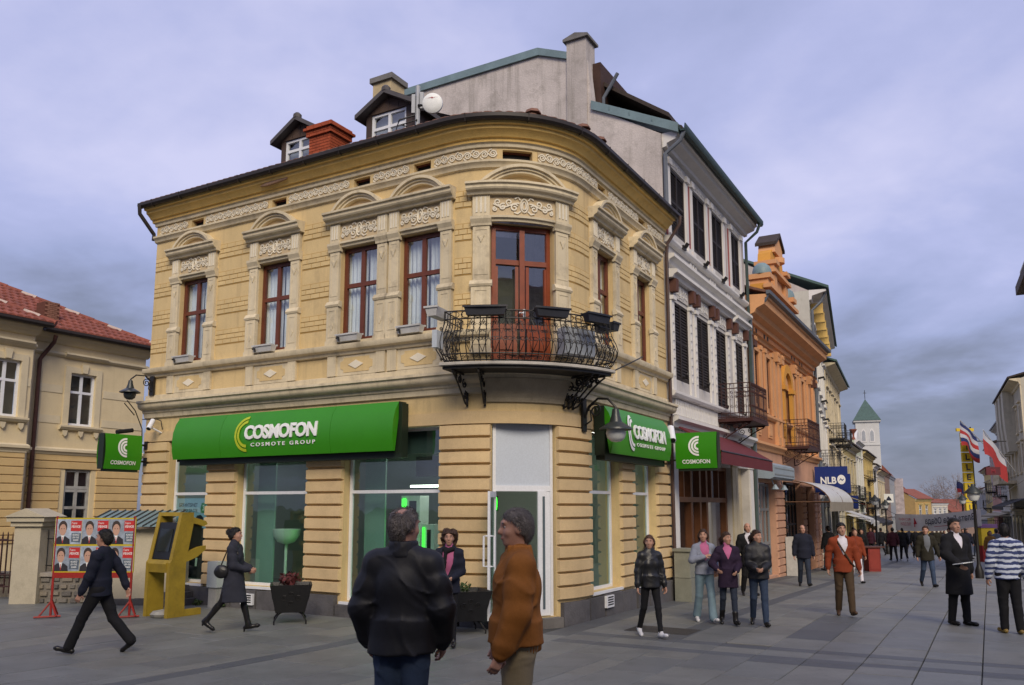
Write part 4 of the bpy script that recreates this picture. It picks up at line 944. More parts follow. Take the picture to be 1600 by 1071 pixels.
# wooden shop front below the red awning
SHW = M('shopfront_wood', (.15,.058,.022), .45, .25, 4, .08, 60); SF = MB()
for x in (16.5, 18.0, 18.75, 19.35, 21.25): SF.fbox(CB, x, x+.15, .1, 3.15, -.30, -.12)
for z in (2.15, 3.05): SF.fbox(CB, 16.5, 21.4, z, z+.13, -.30, -.11)
for x in (16.5, 19.35): SF.fbox(CB, x+.15, x+1.6 if x < 17 else x+1.9, .1, .62, -.29, -.15)
sf = SF.build('wooden_shopfront', SHW, WH)
for x in (16.75, 17.15, 19.6, 20.1, 20.6):
    m = MB(); m.fbox(CB, x, x+.3, .2, .52, -.15, -.12); m.build('raised_panel', SHW, sf)
for x in (16.85, 17.5, 19.9, 20.6): m = MB(); m.fbox(CB, x, x+.08, 2.28, 3.05, -.28, -.14); m.build('glazing_bar', SHW, sf)
m = MB(); m.quad(CB(16.5,.1,-.27), CB(21.4,.1,-.27), CB(21.4,3.15,-.27), CB(16.5,3.15,-.27)); m.build('pane', GLASS, sf)
m = MB(); m.fbox(CB, 16.4, 21.5, .0, 3.2, -1.6, -1.3); m.build('shop_interior', M('shop_dim', (.06,.055,.05), .9, .3, 1.5, 0), sf)
m = MB(); m.fbox(CB, 22.0, 23.5, .1, 3.2, -.3, -.22); m.build('side_door', M('pier_cream', (.5,.4,.24)), WH)
m = MB(); m.fbox(CB, 16.5, 21.4, -.7, .12, -.2, .16); m.fbox(CB, 22.0, 23.5, -.7, .05, -.2, .3); m.build('doorstep', M('step_stone', (.16,.15,.14)), WH)
AWN = M('awning_maroon', (.115,.018,.024), .85, .12, 3, .1, 60)
t = thing('awning', 'maroon fabric awning over the wooden shop front of the white house', 'awning')
m = MB(); m.sweep(CB, 16.35, 21.6, [(.15,3.92),(.17,3.95),(1.18,3.34),(1.16,3.31)]); m.build('canopy', AWN, t); m = MB(); m.sweep(CB, 16.35, 21.6, [(1.16,3.32),(1.18,3.33),(1.18,3.03),(1.165,3.03)]); m.build('valance', AWN, t)
m = MB(); [m.tube([CB(a,3.55,.1), CB(a,3.40,.6), CB(a,3.30,1.15)], .02, 5) for a in (16.5, 19.0, 21.45)]; m.tube([CB(16.35,3.325,1.17), CB(21.6,3.325,1.17)], .025, 6); m.build('frame', IRON, t)
# ---------------------------------------------------------------- orange house with the ornate gable
OR = thing('orange_house', 'orange ornate house with scrolled attic gable, arched balcony door and rusty iron balcony', 'building')
ORM = M('plaster_orange', (.44,.20,.090), .9, .12, 1.5, .1, 55, dirt=.2, streak=.3, dcol=(.24,.11,.06)); ORT = M('stucco_orange_pale', (.60,.315,.150), .85, .10, 2, .1, 60, dirt=.2, dcol=(.30,.15,.08)); OYL = M('plaster_orange_yellow', (.58,.28,.05), .85, .10, 2, .1, 55, dirt=.2, dcol=(.3,.15,.05)); ORG = M('plaster_rose', (.47,.265,.175), .9, .12, 1.5, .12, 55, dirt=.3, dcol=(.22,.14,.10))
a0, a1 = 24.0, 36.0
OW = [(25.06,.36), (26.76,.36), (31.5,.34), (33.1,.34)]
m = MB(); wall_grid(m, CB, a0, a1, 3.9, 8.3, [(c-h, c+h, 5.3, 7.22, .22) for c, h in OW] + [(28.95,30.45,4.45,7.1,.25)], o=.02)
m.build('wall', ORM, OR)
m = MB(); wall_grid(m, CB, a0, a1, -1.2, 3.9, [(24.6,27.1,-.3,2.85,.3), (28.5,31.8,-.2,2.95,.3), (32.7,34.4,-.6,2.85,.3)], o=.02); m.build('ground_floor_wall', ORG, OR)
for a, b in ((24.02,24.55), (27.12,28.45), (31.85,32.65), (34.45,35.1), (35.3,35.95)):
    for k in range(14):
        m = MB(); z = -.55+k*.26; 
        if z > 2.75: break
        block(m, CB, a, b, z+.012, z+.248, .02, .075, .02); m.build('block', ORG, OR)
for pr, mt in (([(.02,8.10),(.10,8.12),(.12,8.26),(.30,8.34),(.36,8.46),(.62,8.58),(.64,8.78),(.70,8.80),(.70,8.90),(-.1,8.95)], ORT), ([(.02,7.62),(.08,7.63),(.12,7.72),(.20,7.75),(.02,7.80)], ORT), ([(.02,5.02),(.08,5.03),(.14,5.10),(.14,5.18),(.02,5.22)], ORT), ([(.02,3.9),(.08,3.92),(.12,4.02),(.22,4.08),(.22,4.16),(.02,4.2)], ORT)):
    m = MB(); m.sweep(CB, a0-.02, a1, pr); m.build('cornice', mt, OR)
m = MB(); m.sweep(CB, a0-.05, a1+.1, [(.70,8.88),(.82,8.90),(.84,9.0),(.70,9.02)]); m.build('gutter', PIPE, OR); slabroof('roof', CB, a0, a1, .7, 8.95, -4.5, 10.9, .08, TILE, OR)
m = MB(); m.tube([CB(a0+.05,8.95,.75), CB(a0+.05,8.7,.65), CB(a0+.05,8.35,.15), CB(a0+.05,-.3,.12)], .05, 8); m.build('downpipe', PIPE, OR, smooth=True)
for c, h in OW:
    shutter(CB, OR, c-h, c+h, 5.3, 7.22, -.08, M('shutter_brown', (.075,.028,.018), .6, .2, 5, .05), 22)
    for sg in (-1, 1):
        e = c+sg*(h+.16); m = MB(); m.fbox(CB, e-.12, e+.12, 5.22, 7.4, .021, .09); m.fbox(CB, e-.14, e+.14, 7.35, 7.5, .021, .13); m.fbox(CB, e-.14, e+.14, 5.22, 5.4, .021, .12); m.build('pilaster', ORT, OR)
    m = MB(); m.fbox(CB, c-h, c+h, 7.25, 7.4, .021, .07); m.build('lintel', ORT, OR); m = MB(); panel = m; m.fbox(CB, c-.3, c+.3, 4.4, 4.9, .021, .05); m.fbox(CB, c-.22, c+.22, 4.48, 4.82, .05, .07); m.build('apron_panel', ORT, OR)
    for x in (c-.25, c+.25): m = MB(); m.fbox(CB, x-.1, x+.1, 7.86, 8.06, .015, .028); m.build('attic_vent', DARK, OR)
for e in (24.25, 27.75, 28.45, 30.9, 34.2, 35.4):
    m = MB(); m.fbox(CB, e-.17, e+.17, 4.25, 7.3, .021, .12); m.fbox(CB, e-.2, e+.2, 4.2, 4.5, .021, .16); m.build('pilaster', ORT, OR)
    m = MB(); m.prism(CB, [(e-.18,7.25),(e+.18,7.25),(e+.24,7.6),(e-.24,7.6)], .021, .24); cp = m.build('capital', RBRN if e in (24.25,35.4) else ORT, OR)
    m = MB(); [m.tube([CB(e+x,7.5+y,.25) for x, y in spiral((sg*.1,0), .09, .02, 0, R(480), 9)], .02, 4) for sg in (-1, 1)]; m.build('volute', ORT, cp)
# arched door bay
m = MB(); cA = 29.7; n = 14; vs = []; fs = []
for i in range(n+1):
    t_ = math.pi*i/n
    for r_ in (.62, .92):
        for o in (.021, .16): vs.append(CB(cA-r_*math.cos(t_), 6.45+r_*math.sin(t_)*1.08, o))
for i in range(n): k = 4*i; fs += [(k+1,k+5,k+7,k+3), (k,k+4,k+5,k+1), (k+2,k+3,k+7,k+6)]
m.add(vs, fs); m.fbox(CB, cA-.92, cA-.62, 4.3, 6.45, .021, .15); m.fbox(CB, cA+.62, cA+.92, 4.3, 6.45, .021, .15); m.fbox(CB, cA-1.0, cA-.55, 6.38, 6.55, .021, .22); m.fbox(CB, cA+.55, cA+1.0, 6.38, 6.55, .021, .22); m.build('arched_surround', OYL, OR)
m = MB(); m.prism(CB, [(cA-.62,6.5)] + [(cA-.62*math.cos(t_), 6.45+.65*math.sin(t_)) for t_ in np.linspace(.1, math.pi-.1, 9)] + [(cA+.62,6.5)], -.15, .03); m.build('fanlight', ORT, OR)
window(CB, OR, cA-.6, cA+.6, 4.46, 6.4, -.12, .09, (.5,), (.55,), M('door_dark', (.06,.025,.015), .5, .2, 4, .05), GLASS, 'room', .3, name='balcony_door')
rail_panel(CB, OR, 28.5, 30.9, 4.22, 5.2, 1.02, IRONR, .12)
# ornate attic gable
OG = lambda s, z, o=0: CB(s, z, o+.10)
m = MB(); m.prism(OG, [(26.3,8.95),(31.1,8.95),(31.1,9.9),(30.6,10.05),(30.5,10.5),(29.9,10.75),(29.7,11.4),(28.7,12.0),(27.7,11.4),(27.5,10.75),(26.9,10.5),(26.8,10.05),(26.3,9.9)], -.45, .02); gb = m.build('attic_gable', OYL, OR)
for x in (26.65, 27.75, 29.65, 30.75): m = MB(); m.fbox(OG, x-.22, x+.22, 9.0, 10.1 if x in (26.65,30.75) else 10.9, -.5, .16); m.fbox(OG, x-.3, x+.3, 10.1 if x in (26.65,30.75) else 10.9, 10.28 if x in (26.65,30.75) else 11.05, -.55, .26); m.build('gable_pilaster', ORT, gb)
m = MB(); m.fbox(OG, 26.25, 31.15, 9.72, 9.86, .02, .3); m.fbox(OG, 27.3, 30.1, 10.55, 10.68, .02, .26); m.build('gable_cornice', ORT, gb)
m = MB(); m.fbox(OG, 28.2, 29.2, 9.9, 10.5, .02, .06); m.lathe(OG(28.7,11.3,.02), [(.3,-.1),(.3,.1)], 12); m.build('gable_relief', ORT, gb)
for x in (26.65, 30.75): m = MB(); m.lathe(OG(x,10.28,-.1), [(.34,0),(.34,.14),(.28,.30),(.15,.42),(0,.46)], 12); m.build('zinc_dome', ZINC, gb, smooth=True)
m = MB(); m.prism(OG, [(28.0,11.5),(29.4,11.5),(29.3,11.9),(28.7,12.28),(28.1,11.9)], -.5, .12); m.build('crest', ORT, gb); m = MB(); m.prism(OG, [(27.95,11.78),(28.7,12.25),(29.45,11.78),(29.45,11.9),(28.7,12.40),(27.95,11.9)], -.6, .2); m.build('crest_sheet', ROOF, gb)
m = MB(); m.fbox(CB, 24.1, 26.3, 8.95, 9.75, -1.6, -.8); m.build('attic_room', M('attic_grey', (.09,.075,.065), .9, .3, 3, .3), OR)
# ground floor shops of the orange house
GFR = M('shop_grey_frame', (.20,.22,.23), .5, .1, 2, .03)
window(CB, OR, 24.65, 27.05, -.3, 2.8, -.18, .08, (.25,.5,.75), (.35,.72), GFR, GLASS, 'room', .4, name='shop_window', imat=M('shop_dim2', (.10,.12,.13), .9, .3, 1.5, 0))
window(CB, OR, 28.55, 31.75, -.2, 2.9, -.18, .07, (.2,.4,.6,.8), (.25,.5,.75), IRON, GLASS, 'room', .3, name='barred_shop_window')
window(CB, OR, 32.75, 34.35, -.6, 2.8, -.18, .1, (.5,), (.7,), SHW, GLASS, 'room', .3, name='house_door')
m = MB(); m.fbox(CB, 28.4, 31.9, -1.0, -.18, .0, .12); m.fbox(CB, 32.6, 34.5, -1.2, -.55, 0, .5); m.build('doorstep', M('step_stone', (.16,.15,.14)), OR)
t = thing('shutter_box', 'grey-blue metal roller shutter box over the glazed shop of the orange house', 'shutter box'); GB = M('box_greyblue', (.26,.32,.37), .45, .08, 2, .03)
m = MB(); m.sweep(CB, 24.35, 27.6, [(.08,2.95),(.5,2.92),(.62,2.98),(.62,3.36),(.5,3.44),(.08,3.44)]); m.build('casing', GB, t); m = MB(); m.sweep(CB, 24.45, 27.5, [(.62,3.05),(.632,3.05),(.632,3.09),(.62,3.09)]); m.sweep(CB, 24.45, 27.5, [(.62,3.26),(.632,3.26),(.632,3.29),(.62,3.29)]); m.build('trim', GFR, t)
for x in (25.2, 26.6): m = MB(); m.tube([CB(x,2.9,.35), CB(x,2.75,.4)], .02, 5); m.lathe(CB(x,2.6,.45), [(.03,.16),(.13,.0),(.12,-.01)], 10); m.build('spot_lamp', GB, t)
t = thing('barrel_awning', 'curved translucent white barrel awning over the door of the orange house', 'awning'); BAW = M('awning_polycarb', (.52,.53,.52), .45, .08, 2, 0)
n = 10
for k in range(8):
    a = 28.4+k*.72; m = MB(); pts = [(.1+1.55*math.sin(q), 2.15+.85*math.cos(q)) for q in np.linspace(0.02, 1.5, n)]
    m.sweep(CB, a+.01, a+.71, pts+[(o-.0, z-.02) for o, z in pts[::-1]]); m.build('sheet', BAW, t, smooth=True)
m = MB(); [m.tube([CB(a,2.98,.1)]+[CB(a,.0+2.13+.85*math.cos(q),.1+1.55*math.sin(q)) for q in np.linspace(.05,1.5,8)], .022, 5) for a in (28.4, 31.3, 34.2)]; m.tube([CB(28.4,2.2,.05), CB(28.4,2.2,1.65)], .02, 5); m.tube([CB(34.2,2.2,.05), CB(34.2,2.2,1.65)], .02, 5); m.build('frame', M('frame_rust', (.12,.06,.03), .7, .2, 4, .1), t)
m = MB(); m.sweep(CB, 28.4, 34.15, [(1.63,2.2),(1.65,2.2),(1.65,1.86),(1.63,1.86)]); m.build('valance', M('valance_beige', (.28,.25,.2), .8, .15, 3, .1), t)
# blue bank sign
BLU = M('sign_blue', (.012,.03,.17), .4, .08, 2, 0)
t = thing('bank_sign', 'blue projecting sign with white NLB letters by the curved awning', 'sign')
NP = lambda x, z, y=0: CB(34.6-y, z, .12+x*.82)
m = MB(); m.prism(lambda a, z, o: NP(a, z, o), [(0,2.62),(.95,2.62),(1.0,2.72),(1.55,2.72),(1.6,2.86),(1.6,3.72),(0,3.72)], -.08, .08); m.build('panel', BLU, t)
m = MB(); m.prism(lambda a, z, o: NP(a, z, o), [(.15,2.52),(1.2,2.52),(1.25,2.6),(1.72,2.6),(1.72,3.4),(1.5,3.4),(1.5,2.78),(1.0,2.78),(.15,2.6)], -.06, .05); m.build('offset_panel', BLU, t)  # second panel in the same blue, set lower and farther out
letter('lettering', text_fit('NLB', .78, .30, .03), lambda x, y, z: NP(.28+x, 2.98+y, .085), WHITE, t)
letter('emblem', arcs_vf(1.30, 3.16, (.10,), .20, 0, 2*math.pi, 20), lambda x, y, z: NP(x, y, .085), WHITE, t)
letter('emblem_wave', ([(1.2,3.14,0),(1.27,3.22,0),(1.34,3.15,0),(1.42,3.2,0),(1.42,3.16,0),(1.34,3.1,0),(1.27,3.17,0),(1.2,3.1,0)], [(0,1,6,7),(1,2,5,6),(2,3,4,5)]), lambda x, y, z: NP(x, y, .09), BLU, t)
wall_lamp_like = None
# ================================================================ houses farther down the street
def chain(P0, segs):
    out = []; p = np.array(P0[:2], float)
    for L, ang in segs: out.append(Line(p, R(ang))); p = p + np.array([math.sin(R(ang)), math.cos(R(ang))])*L
    return out
def house(name, label, P, s0, s1, zb, zt, wall, trim, cols, rows, roofm=None, roof_rise=1.6, eave=.4, balc=(), shut=None, shop=True, depth=7.0, cornice=True, pil=False, cap=None, group=None, awn=None):
    """rows: (z0, z1) of each window storey; cols: fractions along the front"""
    t = thing(name, label, 'building', group); L = s1-s0; ww = min(.55, L/len(cols)*.30)
    op = [(s0+L*c-ww, s0+L*c+ww, a, b, .18) for c in cols for a, b in rows]
    gsh = []
    if shop:
        n = max(1, round(L/3.2)); gsh = [(s0+L*(i+.12)/n, s0+L*(i+.88)/n, zb+.35, zb+2.9, .25) for i in range(n)]
    m = MB(); wall_grid(m, P, s0, s1, zb-1.5, zt, op+gsh, 0.0)
    for a in (s0, s1): m.quad(P(a,zb-1.5,0), P(a,zb-1.5,-depth), P(a,zt,-depth), P(a,zt,0))
    m.build('wall', wall, t)
    for q in op:
        if shut: shutter(P, t, q[0], q[1], q[2], q[3], -.06, shut, 8)
        else: window(P, t, q[0], q[1], q[2], q[3], -.1, .07, (.5,), (.62,), WPVC if trim is not None else WOOD, GLASS, 'room', .2)
        if trim is not None:
            m = MB(); m.fbox(P, q[0]-.14, q[0], q[2], q[3]+.14, .001, .06); m.fbox(P, q[1], q[1]+.14, q[2], q[3]+.14, .001, .06); m.fbox(P, q[0], q[1], q[3], q[3]+.14, .001, .055); m.sweep(P, q[0]-.22, q[1]+.22, [(.001,q[3]+.2),(.18,q[3]+.24),(.18,q[3]+.32),(.001,q[3]+.34)]); m.fbox(P, q[0]-.2, q[1]+.2, q[2]-.12, q[2], .001, .12); m.build('window_surround', trim, t)
    for q in gsh: window(P, t, *q[:4], -.15, .08, (.5,), (.78,), GFR, GLASS, 'room', .4, name='shop_window')
    tr = trim or wall
    if cornice:
        for pr in ([(0.001,zt-.45),(.10,zt-.42),(.14,zt-.25),(eave*.8,zt-.12),(eave,zt-.08),(eave,zt),(0.001,zt+.02)], [(.001,zb+3.25),(.12,zb+3.3),(.16,zb+3.42),(.001,zb+3.46)]):
            m = MB(); m.sweep(P, s0, s1, pr); m.build('cornice', tr, t)
    if pil:
        for x in (s0+.18, s1-.18): m = MB(); m.fbox(P, x-.18, x+.18, zb+3.46, zt-.46, .001, .08); m.build('pilaster', tr, t)
    if roofm is not None:
        m = MB(); m.sweep(P, s0-.1, s1+.1, [(eave+.12,zt+.02),(eave+.12,zt+.14),(-depth/2,zt+roof_rise+.12),(-depth,zt+.14),(-depth,zt+.02),(-depth/2,zt+roof_rise)]); m.build('roof', roofm, t)
        m = MB(); m.prism(lambda a, z, o: P(s0-.0+o, z, -a), [(0,zt),(depth/2,zt+roof_rise),(depth,zt)], 0, .2); m.build('gable', cap or wall, t)
    for (c, w, z, rch) in balc:
        x = s0+L*c; rail_panel(P, t, x-w/2, x+w/2, z, z+.95, rch, IRON, .16, True)
    return t
SEG = chain(CB(36.05,0), [(15.5,22.7), (13,25.4), (90,27.2)])
LA, LB, LC = SEG
pal = lambda n, c, **k: M(n, c, .9, .10, 1.2, .1, 50, dirt=.25, streak=.3, **k)
CRM = pal('far_cream', (.50,.46,.36)); GRN = pal('far_palegreen', (.46,.50,.38)); OCR = pal('far_ochre', (.46,.30,.11)); WHF = pal('far_white', (.55,.54,.50)); BRF = pal('far_brown', (.25,.17,.13)); GYF = pal('far_grey', (.34,.36,.38)); PNK = pal('far_pink', (.50,.27,.23)); YLF = pal('far_yellow', (.55,.44,.19)); RTL = M('far_redroof', (.22,.07,.045), .85, .3, 3, .3, 30, dirt=.3); GCP = M('copper_green', (.05,.095,.085), .6, .3, 3, .1, 30)
gy = pal('greenish_render', (.50,.49,.43))
hA = house('three_storey_house', 'pale three-storey house with ochre eaves brackets next to the orange house', LA, .05, 15.2, -.9, 11.9, gy, WHT, (.10,.30,.5,.7,.9), ((4.4,6.5), (8.0,10.2)), GCP, 2.0, .75, (), SHUT, True, cap=GRY)
for i in range(7): m = MB(); m.prism(LA, [(1+i*2,11.0),(1.3+i*2,11.0),(1.3+i*2,11.5),(1+i*2,11.5)], .01, .55); m.build('eaves_bracket', OCH, hA)
for z, s in ((9.4,2.4), (8.5,5.0), (7.6,7.6), (6.8,9.5)):
    m = MB(); m.tube([LA(s,z,.02), LA(s,z+.05,.3), LA(s,z-.1,.34)], .06, 6); m.build('flood_lamp', IRON, hA)
m = MB(); m.tube([LA(.35,11.8,.7), LA(.35,11.4,.5), LA(.25,11.0,.1), LA(.25,0,.1)], .07, 8); m.build('downpipe', PIPE, hA)
rail_panel(LA, hA, 1.2, 3.6, 3.6, 4.6, .95, IRON, .14)
hB = house('three_storey_house', 'cream three-storey house with green eaves and two stacked corner balconies', LB, 0.0, 12.8, -1.2, 11.0, CRM, TRIM, (.08,.24,.4,.56,.72,.9), ((3.6,5.6), (7.0,9.3)), GCP, 1.6, .7, ((.16,2.2,6.3,1.0), (.62,2.2,6.3,1.0), (.2,2.4,2.7,1.0)), SHUT, True, pil=True)
for i, a in enumerate(np.linspace(.15, .95, 8)): m = MB(); x = 12.8*a; m.fbox(LB, x-.14, x+.14, 6.3, 10.5, .001, .10); m.build('pilaster', TRIM, hB)
hC = house('two_storey_house', 'cream two-storey house with brown shutters and a small balcony before the church tower', LC, .1, 11.5, -1.7, 6.9, YLF, CRM, (.12,.37,.62,.87), ((3.4,5.6),), ROOF, 1.4, .5, ((.25,1.8,2.7,.9), (.75,1.8,2.7,.9)), M('shutter_olive', (.10,.075,.03), .7, .2, 5, .05), True)
hD = house('two_storey_house', 'pale green house with parapet and iron balcony between cream and ochre houses', LC, 11.6, 19.0, -2.0, 7.9, GRN, WHT, (.2,.5,.8), ((3.2,6.2),), None, 1.4, .4, ((.5,3.2,2.4,.8),), None, True, pil=True)
m = MB(); m.prism(LC, [(12.4,7.9),(13.6,8.6),(14.8,9.0),(16.2,8.6),(18.2,7.9)], -.3, .1); m.build('parapet', WHT, hD); m = MB(); m.lathe(LC(12.2,7.95,-.1), [(.2,0),(.08,.3),(.1,.55),(.32,.85),(.34,.95),(.1,.9)], 8); m.build('urn', RTL, hD)
hE = house('two_storey_house', 'ochre yellow house with rows of balconies below the church tower', LC, 19.1, 33.0, -2.3, 7.3, OCR, YLF, (.08,.25,.42,.58,.75,.92), ((2.6,4.6), (5.2,6.7)), ROOF, 1.0, .4, ((.2,3.5,1.9,.8), (.7,3.5,1.9,.8), (.45,3.0,4.7,.7)), None, True)
hF = house('two_storey_house', 'narrow white house next to the ochre yellow house', LC, 33.1, 40.0, -2.4, 6.6, WHF, WHT, (.25,.75), ((2.6,5.2),), ROOF, 1.2, .4, (), None, True)
hG = house('two_storey_house', 'cream house with red tiled roof and dark shutters farther down the street', LC, 40.1, 55.0, -2.6, 6.3, CRM, TRIM, (.15,.38,.62,.85), ((2.4,4.8),), RTL, 1.6, .5, ((.3,1.6,1.7,.7),), SHUT, True)
hH = house('brown_block', 'plain brown block with a grey end beyond the cream house', LC, 55.1, 68.0, -2.8, 6.6, BRF, None, (.2,.5,.8), ((2.2,4.4),), RTL, 1.0, .3, (), None, True)
hI = house('grey_block', 'grey office block at the far end of the left-hand row', LC, 68.1, 84.0, -2.9, 6.6, GYF, None, (.1,.3,.5,.7,.9), ((2.0,5.4),), None, 1.0, .3, (), None, True)
m = MB(); m.fbox(LC, 84.2, 84.4, -1, 6.6, .0, 1.3); tag(m.build('tall_banner', M('banner_print', (.42,.36,.36), .8, .4, 1.6, 0)), 'tall white printed banner hanging at the end of the left-hand row', 'banner')
# house closing the street
e0 = pdist(1431, 800, 150); e1 = pdist(1475, 800, 156)
LE = Line(e0, math.atan2(e1[0]-e0[0], e1[1]-e0[1])); Lw = float(np.hypot(*(e1-e0)[:2]))
hJ = house('end_house', 'orange house with red hipped roof closing the far end of the street', LE, 0, Lw*.55, -3.2, 3.3, OCR, YLF, (.3,.7), ((.2,2.2),), RTL, 1.8, .4, (), None, False, depth=6)
hK = house('end_house', 'low cream building beside the orange house at the far end', LE, Lw*.57, Lw*1.15, -3.2, 2.6, CRM, WHT, (.2,.5,.8), ((.6,1.6),), RTL, .5, .3, (), None, False, depth=6)
hL = house('end_house', 'low dark house with red roof under the bare trees at the street end', LE, Lw*1.2, Lw*2.4, -3.2, .9, BRF, None, (.2,.5,.8), ((-1.2,.2),), RTL, 2.4, .3, (), None, False, depth=6)
# church tower
TW = thing('church_tower', 'white square church tower with arched twin windows and green pyramid roof', 'tower'); tx, ty = pdist(1356, 700, 172)[:2]; tr_ = R(-20)
def TP(a, z, o=0.0, face=0):
    th = tr_+face*math.pi/2; d = np.array([math.cos(th), math.sin(th)]); n = np.array([d[1], -d[0]]); q = np.array([tx, ty]) + d*a + n*(2.25+o); return (q[0], q[1], z)
zE = pdist(1355, 658, 172)[2]; zA = pdist(1353, 624, 172)[2]
TWM = M('tower_white', (.52,.52,.50), .9, .08, .6, .05, 20, streak=.2)
m = MB(); c = [TP(-2.25,-4), TP(2.25,-4), TP(2.25,-4,-4.5), TP(-2.25,-4,-4.5)]; m.box8(c+[(x,y,zE) for x,y,_ in c]); m.build('shaft', TWM, TW)
apx = TP(0, zA, -2.25); c = [TP(-2.7,zE-.1,.45), TP(2.7,zE-.1,.45), TP(2.7,zE-.1,-4.95), TP(-2.7,zE-.1,-4.95)]
for i in range(4): m = MB(); m.add([c[i], c[(i+1)%4], apx], [(0,1,2)]); m.build('roof_face', GCP, TW)
m = MB(); m.add(c, [(0,1,2,3)]); m.build('roof_soffit', TWM, TW)
m = MB(); m.box8([TP(-2.6,zE-.45,.3), TP(2.6,zE-.45,.3), TP(2.6,zE-.45,-4.8), TP(-2.6,zE-.45,-4.8), TP(-2.6,zE-.12,.36), TP(2.6,zE-.12,.36), TP(2.6,zE-.12,-4.86), TP(-2.6,zE-.12,-4.86)]); m.build('roof_cornice', TWM, TW)
m = MB(); m.tube([apx, (apx[0],apx[1],apx[2]+1.9)], .06, 5); m.tube([(apx[0]-.35,apx[1],apx[2]+1.3), (apx[0]+.35,apx[1],apx[2]+1.3)], .05, 5); m.build('cross', IRON, TW)
zW = pdist(1355, 690, 172)[2]
for f in (0, 3):
    for sx in (-.8, .8):
        m = MB(); m.prism(lambda a, z, o: TP(a, z, o, f), [(sx-.5,zW-.3),(sx+.5,zW-.3),(sx+.5,zE-2.6),(sx+.3,zE-2.1),(sx,zE-1.75),(sx-.3,zE-2.1),(sx-.5,zE-2.6)], .01, .08); wo_ = m.build('arched_window', WHT, TW)
        m = MB(); m.prism(lambda a, z, o: TP(a, z, o, f), [(sx-.34,zW-.1),(sx+.34,zW-.1),(sx+.34,zE-2.6),(sx,zE-2.1),(sx-.34,zE-2.6)], .08, .10); m.build('louvre_screen', GYF, wo_)
    m = MB(); m.prism(lambda a, z, o: TP(a, z, o, f), [(-2.3,zW-1.0),(2.3,zW-1.0),(2.3,zW-.75),(-2.3,zW-.75)], .0, .12); m.build('band', TWM, TW)
m = MB(); q0 = TP(2.0,0,-3.0); m.add([TP(2.4,-3,-1), TP(2.4,-3,-12), TP(2.4,8.6,-12), TP(2.4,10.5,-1), TP(7,-3,-1), TP(7,-3,-12), TP(7,5,-12), TP(7,5,-1)], [(0,1,2,3),(3,2,6,7),(0,3,7,4)]); m.build('nave', RTL, TW)
# ---------------------------------------------------------------- right-hand side
L3 = Line((39.4,64.0), R(26.9), -1)
rA = house('cream_house', 'cream house with stone balcony and stepped eaves behind the white and red flag', L3, -6.0, 11.0, -1.6, 11.2, CRM, TRIM, (.12,.3,.48,.66,.84), ((4.6,6.6), (7.6,9.4)), ROOF, 1.2, .7, (), None, True, pil=True)
bz = 4.1; m = MB(); m.fbox(L3, 3.5, 10.6, bz-.25, bz, .0, 1.3); bb = m.build('stone_balcony', TRIM, rA)
m = MB(); m.fbox(L3, 3.5, 10.6, bz+.85, bz+1.0, 1.1, 1.35); m.fbox(L3, 10.35, 10.6, bz+.85, bz+1.0, 0, 1.1); m.build('handrail', TRIM, bb)
for i in range(26):
    m = MB(); m.lathe(L3(3.7+i*.27,bz,1.22), [(.07,0),(.05,.1),(.09,.35),(.05,.6),(.07,.85)], 7); m.build('baluster', TRIM, bb)
for i in range(4):
    m = MB(); m.lathe(L3(10.47,bz,.15+i*.27), [(.07,0),(.05,.1),(.09,.35),(.05,.6),(.07,.85)], 7); m.build('baluster', TRIM, bb)
for s in (0.5, 4.0, 7.5): m = MB(); m.sweep(L3, s, s+1.8, [(.01,6.3),(.6,6.3),(.75,8.6),(.75,11.0),(.01,11.0)]); m.build('bay_window', CRM, rA)
rB = house('pale_house', 'pale plain house with grey roof beyond the cream house with stone balcony', L3, 11.1, 22.0, -1.8, 9.6, WHF, None, (.15,.4,.65,.88), ((3.6,5.6), (6.4,8.4)), GYF, 1.2, .5, ((.4,1.8,3.0,.8),), None, True)
rC = house('pink_house', 'pink house with iron balcony beside the tall yellow letter sign', L3, 22.1, 36.0, -2.0, 8.4, PNK, WHT, (.15,.4,.65,.88), ((3.2,5.4), (6.0,7.6)), RTL, 1.4, .5, ((.6,2.4,3.6,.9),), None, True)
rD = house('yellow_house', 'yellow house with shop behind the tall yellow letter sign', L3, 36.1, 50.0, -2.3, 6.4, YLF, CRM, (.15,.4,.65,.88), ((2.6,4.8),), RTL, 1.3, .5, ((.3,2.0,1.8,.8),), None, True)
rE = house('grey_house', 'low grey house at the far end of the right-hand row', L3, 50.1, 80.0, -2.8, 4.2, GYF, WHT, (.1,.3,.5,.7,.9), ((1.6,3.4),), RTL, 1.4, .5, (), None, True)
# eave of a nearer house on the right, mostly outside the frame
q = pdist(1590, 440, 36.0); Ln = Line((q[0]+.75, q[1]), R(26.9), -1)
rN = house('corner_house', 'cream house on the right with deep projecting eaves, cut by the frame', Ln, -9.0, .0, -.8, q[2]-.5, CRM, TRIM, (.2,.5,.8), ((4.5,6.5), (7.5,9.5)), None, 1.2, .4, (), None, True)
m = MB(); m.prism(Ln, [(-9,q[2]-.5),(.3,q[2]-.5),(.3,q[2]-.1),(-9,q[2]-.1)], -5, .72); m.build('eaves', M('eaves_brown', (.10,.08,.07), .8, .2, 3, .1), rN); m = MB(); m.prism(Ln, [(-9,q[2]-.1),(.35,q[2]-.1),(.2,q[2]+.55),(-9,q[2]+.55)], -5, .5); m.build('roof_edge', CRM, rN)
